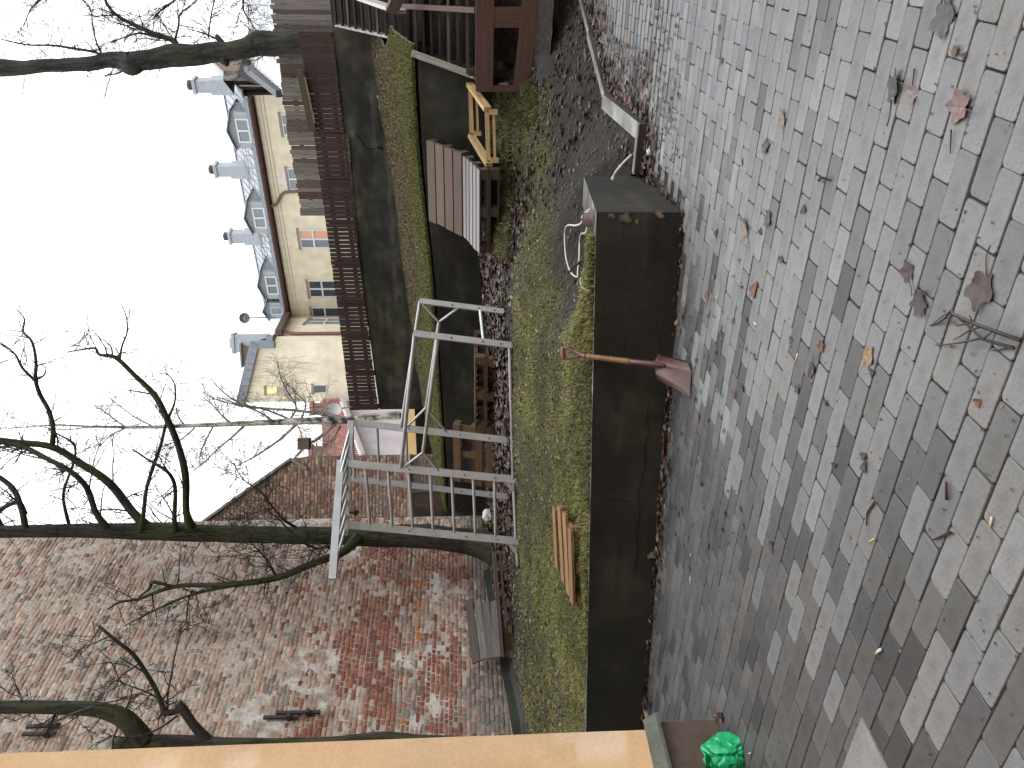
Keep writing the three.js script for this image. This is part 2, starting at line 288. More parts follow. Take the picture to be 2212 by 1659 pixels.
// ───────── concrete colour: wet, dark, with moss and lime where they really grow ─────────
function concreteCol(v, o = {}) {
  const s = v.x * 0.86 - v.z * 0.5, b = o.base ?? [0.0165, 0.0155, 0.0125];
  let c = mix(b, [b[0] * 1.9, b[1] * 1.85, b[2] * 1.75], sstep(0.4, 0.62, fbm(s * 1.1 + 3, v.y * 1.6, v.z * 0.3, 4)));
  c = mix(c, [b[0] * 3.6, b[1] * 2.9, b[2] * 2.3], 0.85 * sstep(0.46, 0.62, fbm(s * 0.8, v.y * 13, 4, 4)) * sstep(0.4, 0.6, fbm(s * 1.6, v.y * 2, 9, 3)));
  c = mix(c, [b[0] * 0.45, b[1] * 0.45, b[2] * 0.45], 0.75 * sstep(0.52, 0.64, fbm(s * 3, v.y * 5, 1, 4)));
  const moss = sstep(0.46, 0.6, fbm(s * 1.7, v.y * 2.6, 5 + v.z * 0.4, 4)) * (o.moss ?? 0.5);
  c = mix(c, [b[0] * 1.5, b[1] * 2.0, b[2] * 0.6], moss);
  const rust = sstep(0.5, 0.62, fbm(s * 2.2 + 9, v.y * 0.9, 2, 4)) * (o.rust ?? 0.4);
  c = mix(c, [b[0] * 3.4, b[1] * 2.4, b[2] * 1.5], rust);
  const lime = sstep(0.6, 0.7, fbm(s * 6, v.y * 8, 8, 4)) * (o.lime ?? 0.25);
  return mix(c, [b[0] * 3.4, b[1] * 3.3, b[2] * 3.1], lime);
}
function slab(g, a, b, ya0, ya1, yb0, yb1, off, opts, nu = 60, nv = 10) {   // a wall face between two plan points, pushed out along off
  g.grid(nu, nv, (u, v) => {
    const q = mv(a, b, u); q.y = lerp(lerp(ya0, yb0, u), lerp(ya1, yb1, u), v);
    q.addScaledVector(off, 0.012 * (fbm(q.x * 3, q.y * 3, q.z * 3, 3) - 0.5) + (opts.wave ?? 0) * (fbm(u * 6, v * 2, 3, 2) - 0.5));
    return [q, concreteCol(q, opts), u * a.distanceTo(b), q.y];
  });
}
const concreteM = vmat('concrete', 0.92, 0.006);
// front retaining wall: long face, end face, a narrow weathered top
{
  const g = new MB(), n = new THREE.Vector3().crossVectors(wB.clone().sub(wA).normalize(), UP).normalize(); if (n.z < 0) n.negate();
  const a = wA.clone(), l = wL.clone(), c = wC.clone(); const ne = new THREE.Vector3().crossVectors(UP, c.clone().sub(a).normalize()).normalize(); if (ne.x < 0) ne.negate();
  slab(g, l, a, -0.2, yL, -0.2, yA, n, { moss: 0.6, rust: 0.35 }, 260, 40);
  slab(g, a, c, -0.2, yA, -0.2, yC, ne, { moss: 0.3, lime: 0.3, rust: 0.15 }, 80, 40);
  const wall = thing('retaining_wall', a.clone().setY(0), 'dark stained concrete retaining wall with the red shovel leaning on it', 'wall');
  g.build('wall_face', concreteM, wall);
  const tp = new MB(), inn = n.clone().multiplyScalar(-0.2), ine = ne.clone().multiplyScalar(-0.24);
  const topCol = (q) => mix([0.27, 0.27, 0.26], [0.09, 0.095, 0.06], sstep(0.45, 0.65, fbm(q.x * 5, q.z * 5, 1, 3)));
  const strip = (p0, p1, y0, y1, off, nseg) => tp.grid(nseg, 3, (u, v) => { const q = mv(p0, p1, u).addScaledVector(off, v); q.y = lerp(y0, y1, u) + 0.002 + 0.006 * (fbm(q.x * 9, q.z * 9, 1, 2) - 0.5) * (v > 0.01 ? 1 : 0.3); return [q, topCol(q), q.x, q.z]; });
  strip(l, a, yL, yA, inn, 100); strip(a, c, yA, yC, ine, 26);
  tp.build('wall_top', vmat('concrete', 0.85, 0.004), wall);
  const bk = new MB(); bk.quad(l.clone().add(inn).setY(-0.2), l.clone().add(inn).setY(yL), a.clone().add(inn).add(ine).setY(yA), a.clone().add(inn).add(ine).setY(-0.2)); bk.quad(c.clone().setY(-0.2), c.clone().add(ine).setY(-0.2), c.clone().add(ine).setY(yC), c.clone().setY(yC));
  bk.build('wall_back', mat('concrete', [0.05, 0.047, 0.04]), wall);
  const ck = new MB(), crack = (pix, r) => { const p = pix.map(([x, y]) => onPlane(x, y, a.clone().addScaledVector(n, 0.001), n)), s = spline(p, 50); ck.tube(s.map((q, k) => q.addScaledVector(UP, 0.008 * (fbm(k * 0.6, 2, r * 900, 3) - 0.5))), s.map((_, k) => r * (0.4 + 1.1 * fbm(k * 0.5, 5, 3, 2))), 5); };
  crack([[1418, 690], [1422, 730], [1428, 762]], 0.0035); crack([[1400, 875], [1397, 905], [1401, 935], [1391, 965], [1394, 1000], [1384, 1040], [1379, 1075], [1381, 1110], [1373, 1150], [1376, 1190], [1370, 1230]], 0.0032); crack([[1295, 1082], [1330, 1080], [1362, 1083], [1380, 1079]], 0.0022); crack([[1345, 470], [1349, 600], [1346, 700], [1350, 760]], 0.002);
  tag(ck.build('crack', mat('concrete', [0.004, 0.004, 0.0035], 1, 0), wall), 'fine dark cracks wandering along the wall face');
  const cr = new MB();                            // the long crack and the broken patches, each a real lump or groove lip
  const pat = (px, py, s, pl, nn) => { const o = onPlane(px, py, pl, nn), r = rng(px * 7 + py), e = new THREE.Vector3().crossVectors(UP, nn).normalize(); const ring = []; for (let k = 0; k < 9; k++) { const t = k / 9 * 6.283; ring.push(o.clone().addScaledVector(e, Math.cos(t) * s * rr(0.3, 1.3, r)).addScaledVector(UP, Math.sin(t) * s * rr(0.3, 1.2, r)).addScaledVector(nn, 0.008)); } const m = cr.v(o.x + nn.x * 0.011, o.y, o.z + nn.z * 0.018 * 0.6, o.x, o.y, [0.5, 0.42, 0.29]); const id = ring.map((q) => cr.v(q.x, q.y, q.z, q.x, q.y, [0.22, 0.18, 0.12])); for (let k = 0; k < 9; k++) cr.tri(m, id[k], id[(k + 1) % 9]); };
  pat(1352, 468, 0.05, a, n); pat(1322, 466, 0.035, a, n); pat(1376, 479, 0.025, a, n); pat(1411, 1200, 0.05, a, n); pat(1425, 462, 0.04, a, n);
  tag(cr.build('spalled_patch', vmat('concrete', 0.95, 0.006), wall), 'broken pale patches where the concrete has spalled');
}
// kerb of white-grey edging along the soil bed: one length of edging per part
{
  const kerb = thing('kerb', kerbPts[1].clone(), 'low pale concrete edging between the paving and the soil bed', 'kerb');
  const w = 0.07, kerbDark = mat('concrete', [0.055, 0.053, 0.047], 0.9, 0.006), kerbPale = mat('concrete', [0.34, 0.35, 0.335], 0.85, 0.006);
  for (let k = 0; k < kerbPts.length - 1; k++) {
    const a = kerbPts[k], b = kerbPts[k + 1], L = a.distanceTo(b), n = Math.max(1, Math.round(L / 0.9)), hgt = [0.085, 0.085, 0.07, 0.06, 0.06][k], wd = [w, 0.13, 0.07, 0.06, 0.06][k];
    for (let j = 0; j < n; j++) {
      const s = mv(a, b, (j + 0.004) / n), e = mv(a, b, (j + 0.996) / n); const side = new THREE.Vector3().crossVectors(UP, e.clone().sub(s)).normalize(); if (pOf(side) < 0 || (k === 0 && qOf(side) < 0)) side.negate();
      const g = new MB(); g.beam(s.clone().addScaledVector(side, wd / 2).setY(s.y + hgt / 2 - 0.06), e.clone().addScaledVector(side, wd / 2).setY(e.y + hgt / 2 - 0.06), wd, hgt + 0.12);
      g.build('edging_stone', kerbDark, kerb);
      const tp = new MB(); tp.beam(s.clone().addScaledVector(side, wd / 2 + 0.003).setY(s.y + hgt + 0.001), e.clone().addScaledVector(side, wd / 2 + 0.003).setY(e.y + hgt + 0.001), wd + 0.004, 0.012); tp.build('pale_top', kerbPale, kerb);  // thin pale strip capping the darker edging body
    }
  }
}
// lawn and soil bed: one sheet, coloured by what grows or lies there
function lawnKind(p, q) {                          // 0 bare soil .. 1 grass
  const d = kerbDist(p, q), n = fbm(p * 1.1, q * 1.1, 6, 3), n2 = fbm(p * 4, q * 4, 2, 3);
  let g = sstep(0.7, 1.55, d + 1.1 * (n - 0.5));
  g *= 1 - 0.97 * sstep(7.45, 8.0, q + 0.9 * (n - 0.5) - 0.16 * Math.max(0, 6 - p)) * sstep(1.9, 3.2, p);      // worn strip and leaf litter under the back wall
  if (p < 2.6 && q > 8.4) g = Math.max(g, sstep(0.75, 1.25, d + (n - 0.5)) * 0.9);
  g *= 1 - 0.75 * sstep(5.2, 7.2, p + 1.6 * (n - 0.5)) * sstep(6.2, 7.4, q);
  return clamp(g * (0.2 + 1.3 * n2) * lerp(0.35, 1, sstep(0.38, 0.56, fbm(p * 1.9, q * 1.9, 21, 3) + 0.1 * sstep(1.2, 0.3, q - qFront(p)))));
}
{
  const g = new MB(), q0 = 3.6, q1 = 17;
  g.grid(190, 200, (u, v) => {
    const q = lerp(q0, q1, v), a = pMin(q) + (q < qC ? 0.21 : 0.10), b = Math.max(a + 0.4, pWall(q) + 0.3), p = lerp(a, b, u ** 1.25), y = hLawn(p, q + (q < qC ? 0 : 0));
    const k = lawnKind(p, q), c = mix(mix([0.014, 0.011, 0.0085], [0.032, 0.024, 0.017], fbm(p * 7, q * 7, 3, 3)), mix([0.052, 0.058, 0.02], [0.085, 0.08, 0.032], fbm(p * 2, q * 2, 8, 3)), clamp(k * 1.6 + (kerbDist(p, q) > 1.7 && q < 7.6 ? 0.35 : 0)));
    return [fromPQ(p, q, y + 0.02 * (fbm(p * 22, q * 22, 5, 2) - 0.5)), c, p, q];
  });
  tag(g.build('lawn', vmat('soil', 1, 0.02)), 'worn lawn and bare soil above the front retaining wall', null, null, 'structure');
}
// back retaining wall
const pEnd = pOf(onQ(1000, 1108, QB));
{
  const g = new MB(), n = fromPQ(0, -1), N = 90, p0 = 1.66;
  const col = (v) => { const c = concreteCol(v, { base: [0.023, 0.024, 0.023], moss: 0.25, rust: 0.2, lime: 0.15 }); const p = pOf(v); return mix(c, [0.009, 0.0105, 0.0075], 0.85 * sstep(0.47, 0.6, fbm(p * 1.5, v.y * 3, 4, 4)) * sstep(3.2, 4, p) * sstep(6.4, 5.6, p)); };
  g.grid(N * 2, 30, (u, v) => { const p = lerp(pEnd, p0, u), y = lerp(yBackBase(p) - 0.3, yBackTop(p) - 0.01, v), q = fromPQ(p, QB, y).addScaledVector(n, 0.02 * (fbm(p * 2, y * 3, 2, 4) - 0.5)); return [q, col(q), p, y]; });
  { const c = [onQ(1046, 158, QB - 0.004), onQ(1046, 172, QB - 0.004), onQ(903, 118, QB - 0.004), onQ(903, 160, QB - 0.004)]; g.grid(16, 20, (u, v) => { const w = mv(mv(c[0], c[1], u), mv(c[3], c[2], u), v); return [w, col(w), pOf(w), w.y]; }); }
  g.grid(30, 10, (u, v) => { const q = lerp(QU + 1.2, QB, u), y = lerp(0.7, yBackTop(pEnd) - 0.01 + 0.13 * (q - QB), v); const w = fromPQ(pEnd, q, y); return [w, col(w), q, y]; });
  g.grid(N, 2, (u, v) => { const p = lerp(pEnd, p0, u), q = fromPQ(p, QB + 0.24 * v, yBackTop(p) - 0.008); return [q, [0.07, 0.075, 0.05], p, v * 0.2]; });
  tag(g.build('back_wall', concreteM), 'low dark concrete wall behind the scaffold and pallets', 'wall');
}
// bank between the two walls
const hBank = (p, q) => { const t = clamp((q - QB) / (QU - QB)); return lerp(yBackTop(p), yUpBase(p), t ** 0.85) + 0.07 * (fbm(p * 1.6, q * 1.6, 7, 3) - 0.5) * sstep(0, 0.08, t); };
const bankKind = (p, q) => { const n = fbm(p * 1.2, q * 1.2, 3, 3); return clamp(sstep(12.6, 11.2, q + 1.6 * (n - 0.5))); };
{
  const g = new MB();
  g.grid(130, 60, (u, v) => {
    const q = lerp(QB + 0.1, QU + 0.2, v), p = lerp(lerp(1.34, 1.7, sstep(12.3, 13.0, q)), pEnd, u), k = bankKind(p, q), n = fbm(p * 6, q * 6, 4, 3);
    const c = mix(mix([0.05, 0.037, 0.022], [0.10, 0.075, 0.045], n), mix([0.06, 0.08, 0.02], [0.10, 0.115, 0.03], n), k);
    return [fromPQ(p, q, hBank(p, q) + 0.03 * (n - 0.5)), c, p, q];
  });
  tag(g.build('grass_bank', vmat('soil', 1, 0.02)), 'sloping bank of grass and dead leaves between the two dark walls', null, null, 'structure');
}
// upper retaining wall under the brown fence, and its lower run to the left
const pUE = pOf(onQ(850, 884, QU));
{
  const g = new MB(), n = fromPQ(0, -1), p0 = 1.2, o = { base: [0.036, 0.038, 0.035], moss: 0.35, rust: 0.25, lime: 0.12 };
  g.grid(220, 30, (u, v) => { const p = lerp(pUE, p0, u), y = lerp(yUpBase(p) - 0.4, yUpTop(p), v), q = fromPQ(p, QU, y).addScaledVector(n, 0.03 * (fbm(p * 1.2, y * 2, 2, 4) - 0.5)); return [q, concreteCol(q, o), p, y]; });
  g.grid(110, 2, (u, v) => { const p = lerp(pUE, p0, u), q = fromPQ(p, QU + 0.5 * v, yUpTop(p)); return [q, mix([0.10, 0.12, 0.045], [0.14, 0.14, 0.1], fbm(p * 3, v, 1, 3)), p, v]; });
  g.grid(8, 6, (u, v) => { const q = lerp(QU + 2.4, QU, u), y = lerp(1.8, yUpTop(pUE), v), w = fromPQ(pUE, q, y); return [w, concreteCol(w, o), q, y]; });
  const uw = thing('upper_wall', fromPQ(4, QU, 3), 'tall dark concrete wall carrying the brown board fence', 'wall'); g.build('wall_face', concreteM, uw);
  const lip = new MB(), la = onQ(747, 290, QU - 0.01), lb = onQ(768, 520, QU - 0.01);
  lip.grid(60, 3, (u, v) => { const q = mv(la, lb, u); q.y += (v - 0.5) * 0.07 * (0.35 + 1.1 * fbm(u * 14, 1, 2, 3)) - 0.015; q.addScaledVector(n, 0.012 + 0.01 * fbm(u * 30, v * 3, 1, 2)); return [q, mix([0.12, 0.135, 0.05], [0.22, 0.22, 0.15], fbm(u * 26, v * 2, 5, 3)), u * 4, v * 0.1]; });
  tag(lip.build('mossy_edge', vmat('soil', 1, 0.01), uw), 'pale mossy upper edge of the wall');
  const ck = new MB(), path = [[766, 288], [778, 300], [790, 318], [803, 322], [818, 318], [826, 322]].map(([a, b]) => onQ(a, b, QU - 0.004)); ck.tube(spline(path, 24), Array.from({ length: 25 }, (_, k) => 0.012 * (0.5 + fbm(k * 0.7, 3, 1, 2)) * (k > 18 ? 2.2 : 1)), 5); tag(ck.build('crack', mat('concrete', [0.006, 0.006, 0.006], 1, 0), uw), 'dark crack running down the wall');
  const h = new MB(), yt = onQ(899, 960, QU + 0.35).y, pl = pOf(onQ(900, 1120, QU + 0.35));
  h.grid(50, 8, (u, v) => { const p = lerp(pl, pUE - 0.3, u), y = lerp(1.5, yt, v), w = fromPQ(p, QU + 0.35, y); return [w, concreteCol(w, { base: [0.024, 0.026, 0.024], moss: 0.2, lime: 0.05, rust: 0.1 }), p, y]; });
  h.grid(50, 1, (u, v) => { const p = lerp(pl, pUE - 0.3, u); return [fromPQ(p, QU + 0.35 + 0.3 * v, yt), [0.17, 0.2, 0.13], p, v]; });
  tag(h.build('low_wall', concreteM), 'lower dark wall left of the fence end, below the yellow strip', 'wall');
  const up = new MB(); up.grid(160, 30, (u, v) => { const p = lerp(-40, 40, u), q = lerp(QU + 0.3, 130, v); return [fromPQ(p, q, p > pUE - 0.3 ? 1.45 : yUpTop(5) - 0.3), [0.06, 0.055, 0.04], p, q]; });
  tag(up.build('upper_yard', vmat('soil', 1, 0.02)), 'level ground behind the fence that the far houses stand on', null, null, 'structure');
}

// ───────── old brick building on the left: every brick has its own body ─────────
function brickGeo(r, l, h, d = 0.05) {            // worn front face with wavering edges
  const m = new MB(), j = (s) => rr(-s, s, r), F0 = [], F1 = [];
  const pts = [[-1, -1], [0, -1], [1, -1], [1, 1], [0, 1], [-1, 1]];
  for (const [a, b] of pts) { const x = a * l / 2 + j(.006), y = b * h / 2 + j(.005); F0.push(m.v(x, y, -d, x, y)); F1.push([x, y]); }
  const e = F1.map(([x, y]) => m.v(x, y, -0.006 + j(.002), x, y)), f = F1.map(([x, y]) => m.v(x * 0.94, y * 0.84, j(.003), x, y)), c = m.v(0, 0, 0.002 + j(.003), 0, 0), n = 6;
  for (let k = 0; k < n; k++) { const q = (k + 1) % n; m.tri(F0[k], F0[q], e[q]); m.tri(F0[k], e[q], e[k]); m.tri(e[k], e[q], f[q]); m.tri(e[k], f[q], f[k]); m.tri(f[k], f[q], c); }
  return m.geo();
}
const brickRng = rng(404);
const stretchers = [0, 1, 2, 3].map(() => brickGeo(brickRng, 0.168, 0.055)), headers = [0, 1, 2, 3].map(() => brickGeo(brickRng, 0.079, 0.055));
const COURSE = 0.0655, UNIT = 0.179;
const limeTones = [[0.464, 0.3568, 0.2718], [0.4278, 0.3334, 0.2606], [0.5001, 0.3978, 0.3122], [0.4037, 0.3217, 0.2561], [0.47, 0.3393, 0.2561], [0.3856, 0.3159, 0.2617]];
const redTones = [[0.2472, 0.0828, 0.0494], [0.207, 0.069, 0.0448], [0.276, 0.1035, 0.0609], [0.1782, 0.0655, 0.046], [0.299, 0.1323, 0.0805], [0.23, 0.1058, 0.0747]];
const paleTones = [[0.3581, 0.2257, 0.1675], [0.3895, 0.2562, 0.1909], [0.3267, 0.2074, 0.1558], [0.377, 0.2745, 0.2108], [0.2953, 0.1891, 0.1464], [0.4021, 0.244, 0.1698]];
const greyTones = [[0.2006, 0.1711, 0.1475], [0.236, 0.1947, 0.1652], [0.1711, 0.1416, 0.1239], [0.2596, 0.2183, 0.1888]];
const orangeTones = [[0.3465, 0.126, 0.0441], [0.3045, 0.105, 0.0378]];
const brickPal = [...limeTones, ...redTones, ...paleTones, ...greyTones, ...orangeTones, [0.085, 0.065, 0.054], [0.05, 0.042, 0.038]];
function bigWallTone(t, y, r) {                   // lime wash high up, red brick bared in bands low down, grey splash near the ground
  const n = fbm(t * 0.9, y * 0.7, 11, 4), n2 = fbm(t * 2.6, y * 3.5, 5, 3), k = r();
  const high = sstep(3.7, 4.5, y + 1.3 * (n - 0.5));
  const redBand = sstep(0.53, 0.62, fbm(t * 1.1, y * 1.6, 2, 3) + 0.12 * sstep(2.7, 1.9, y) * sstep(1.3, 1.7, y) + 0.13 * sstep(0.9, 0.2, Math.abs(y - 3.2)) * sstep(-2, -0.5, t) * sstep(3, 1.5, t));
  const low = sstep(1.75, 1.3, y + 0.5 * (n2 - 0.5));
  const band = sstep(0.28, 0.08, Math.abs(y - 2.42)) * sstep(0.42, 0.5, n2);
  if (low > k * 1.1) return 18 + (r() * 4 | 0);
  if (band > k) return r() < 0.07 + 0.5 * sstep(0.62, 0.72, n2) ? 22 + (r() * 2 | 0) : r() < 0.5 ? 18 + (r() * 4 | 0) : 12 + (r() * 6 | 0);
  if (high > k) return r() < 0.3 ? 12 + (r() * 6 | 0) : r() < 0.012 ? 24 : n2 > 0.6 && r() < 0.5 ? 18 + (r() * 4 | 0) : r() < 0.05 ? 18 + (r() * 4 | 0) : (r() * 6 | 0);
  if (redBand > k) return 6 + (r() * 6 | 0);
  return r() < 0.42 ? (r() * 6 | 0) : r() < 0.86 ? 12 + (r() * 6 | 0) : 6 + (r() * 6 | 0);
}
function brickWork(parent, place, t0, t1, y0f, y1f, toneFn, seed, { single = 0, rotY, keep, hdr } = {}) {
  const r = rng(seed), list = []; let row = 0;
  const ymin = Math.min(y0f(t0), y0f(t1), y0f((t0 + t1) / 2)), ymax = Math.max(y1f(t0), y1f(t1), y1f((t0 + t1) / 2));
  for (let y = ymin; y < ymax; y += COURSE, row++) {
    const wob = 0.012 * (noise(row * 0.7, 3) - 0.5); let t = t0 - (row % 4) * 0.06, k = 0;
    while (t < t1) {
      const st = hdr ? r() < 0.12 : row % 4 === 1 ? r() < 0.8 : row % 4 === 3 ? (k++ % 2 === 0) : r() < 0.14, L = st ? UNIT : UNIT / 2, c = t + L / 2; t += L;
      const yy = y + wob + 0.006 * (noise(c * 0.9, row) - 0.5) + COURSE / 2;
      if (yy < y0f(c) || yy > y1f(c) - COURSE / 2 || c < t0 + L / 2 || c > t1 - L / 2 + 0.01 || (keep && !keep(c, yy))) continue;
      const tone = toneFn(c, yy, r), sunk = (tone < 6 ? -0.006 : 0) - (r() < 0.03 ? 0.02 : 0) + rr(-.004, .003, r);
      const v = place(c, yy, sunk), d = EYE.distanceTo(v), pr = v.clone().project(camera);
      list.push({ v, st, k: r() * 4 | 0, tone, flip: r() < 0.5, w: Math.abs(pr.x) < 1 && Math.abs(pr.y) < 1 ? (st ? 2 : 1) / (d * d) : 0, a: rr(-.012, .012, r) });
    }
  }
  list.sort((a, b) => b.w - a.w);
  const big = list.slice(0, single), rest = list.slice(single), M = new THREE.Matrix4(), E = new THREE.Euler();
  const mats = brickPal.map((c) => mat('brick', c, 0.93, 0.004));
  for (const s of big) { const m = shadows(new THREE.Mesh((s.st ? stretchers : headers)[s.k], mats[s.tone])); m.name = 'brick'; m.position.copy(s.v).sub(parent.position); m.rotation.set(0, rotY, s.a); parent.add(m); }
  const parts = rest.map((s) => {
    const g = (s.st ? stretchers : headers)[s.k].clone(), c = brickPal[s.tone], n = g.attributes.position.count, a = new Float32Array(n * 3), sh = 0.8 + 0.42 * r();
    for (let k = 0; k < n; k++) { a[3 * k] = c[0] * sh; a[3 * k + 1] = c[1] * sh; a[3 * k + 2] = c[2] * sh; }
    const ox = r() * 3, oy = r() * 3, uv = g.attributes.uv; for (let k = 0; k < n; k++) uv.setXY(k, uv.getX(k) + ox, uv.getY(k) + oy);
    g.setAttribute('color', new THREE.BufferAttribute(a, 3)); E.set(0, rotY, s.a); M.makeRotationFromEuler(E).setPosition(s.v.x - parent.position.x, s.v.y - parent.position.y, s.v.z - parent.position.z); return g.applyMatrix4(M);
  });
  const m = shadows(new THREE.Mesh(mergeGeometries(parts), vmat('brick', 0.93, 0.004))); m.name = 'brickwork'; m.userData.kind = 'stuff'; parent.add(m);
}
const WT0 = -4.4, WT1 = 3.2, WTOP = 12.4;
const wallFoot = (t) => { const v = wallAt(t, 0, 0.02); return hL(v); };
const bigHouse = thing('brick_building', wallAt(0, 0), 'tall old brick building with lime-washed upper wall, left of the scaffold', 'building');
{
  const m = new MB();                              // mortar behind the bricks, smeared and uneven
  m.grid(220, 260, (u, v) => {
    const t = lerp(WT0, WT1, u), y = lerp(0.2, WTOP, v), n = fbm(t * 7, y * 9, 3, 4), sm_ = sstep(0.5, 0.66, fbm(t * 1.3, y * 1.1, 8, 4)) * sstep(2.0, 2.6, y + fbm(t, y, 3, 2)) * (0.35 + 0.65 * sstep(6.2, 4.2, y));
    const q = wallAt(t, y, -0.0045 + 0.011 * (n - 0.5) + 0.0085 * sm_);
    const low = sstep(1.7, 1.2, y); return [q, mix(mix(mix([0.30, 0.25, 0.205], [0.42, 0.38, 0.335], sstep(0.3, 0.7, n)), [0.56, 0.54, 0.51], 0.7 * sm_ * sstep(0.4, 0.6, n)), [0.12, 0.11, 0.09], low * 0.8), t, y];
  });
  m.build('mortar', vmat('mortar', 0.95, 0.008), bigHouse);
  brickWork(bigHouse, (t, y, o) => wallAt(t, y, 0.004 + o), WT0, WT1, (t) => wallFoot(t) - 0.1, () => WTOP, bigWallTone, 77, { single: 300, rotY: Math.atan2(WN.x, WN.z) });
  const b = new MB();                              // the rest of the house body, and a rendered foot along the ground
  const back = WN.clone().multiplyScalar(-6), h0 = wallAt(WT1, 0, -0.02), h1 = wallAt(WT0, 0, -0.02);
  b.quad(h0.clone().setY(0), h0.clone().add(back).setY(0), h0.clone().add(back).setY(WTOP), h0.clone().setY(WTOP)); b.quad(h1.clone().add(back).setY(0), h1.clone().setY(0), h1.clone().setY(WTOP), h1.clone().add(back).setY(WTOP));
  b.quad(h1.clone().setY(WTOP), h0.clone().setY(WTOP), h0.clone().add(back).setY(WTOP), h1.clone().add(back).setY(WTOP)); b.quad(h0.clone().add(back).setY(0), h1.clone().add(back).setY(0), h1.clone().add(back).setY(WTOP), h0.clone().add(back).setY(WTOP));
  b.build('side_wall', mat('brick', [0.34, 0.22, 0.17]), bigHouse);
  const f = new MB();
  f.grid(60, 4, (u, v) => { const t = lerp(WT0, 1.7, u), y = wallFoot(t), a = [0.02, 0.05, 0.09, 0.13, 0.16][Math.round(v * 4)], hh = [0.16, 0.12, 0.05, 0.02, -0.1][Math.round(v * 4)] * lerp(1.1, 0.6, u); return [wallAt(t, y + hh + 0.03 * (fbm(t * 3, v, 2, 3) - 0.5), a + 0.02), mix([0.012, 0.02, 0.006], [0.04, 0.04, 0.028], sstep(0.4, 1, v) * (0.4 + fbm(t * 4, v, 3, 3))), t, y + hh]; });
  tag(f.build('mossy_plinth', vmat('concrete', 0.95, 0.01), bigHouse), 'mossy foot of the brick wall');
  const pad = new MB();
  pad.grid(40, 10, (u, v) => { const t = lerp(WT0, -0.55, u), w = wallAt(t, 0, 0.14 + 0.55 * v); w.y = hL(w) + 0.035 - 0.03 * v + 0.02 * (fbm(t * 2, v * 3, 4, 3) - 0.5); return [w, mix([0.075, 0.075, 0.07], [0.04, 0.04, 0.036], fbm(t * 2, v * 2, 2, 3)), t, v]; });
  tag(pad.build('concrete_apron', vmat('concrete', 0.9, 0.006), bigHouse), 'grey concrete strip along the foot of the wall');
}
// iron wall anchors
function anchor(a0, a1, label) {
  const p0 = onPlane(...a0, wallAt(0, 0, 0.06), WN), p1 = onPlane(...a1, wallAt(0, 0, 0.06), WN), r = rng(a0[0]);
  const t = thing('wall_anchor', p1, label, 'wall anchor');
  const g = new MB(); g.beam(p0, p1, 0.045, 0.035, WN); g.build('bar', ironM, t);
  const k = new MB(); const m = mv(p0, p1, 0.72); k.beam(m.clone().addScaledVector(WN, -0.06), m.clone().addScaledVector(WN, 0.05), 0.06, 0.05); k.build('pin', ironM, t);
}
const ironM = mat('metal', [0.035, 0.028, 0.026], 0.8, 0.003);
anchor([597, 1540], [692, 1538], 'longer black iron wall anchor low on the brick wall');
anchor([569, 1550], [645, 1548], 'shorter black iron wall anchor beside the longer low one');
anchor([57, 1570], [128, 1566], 'black iron wall anchor high on the wall, inner of the two');
anchor([48, 1586], [120, 1584], 'black iron wall anchor high on the wall, next to the orange house');
anchor([752, 1106], [775, 1106], 'small black iron wall anchor at the far corner of the wall');

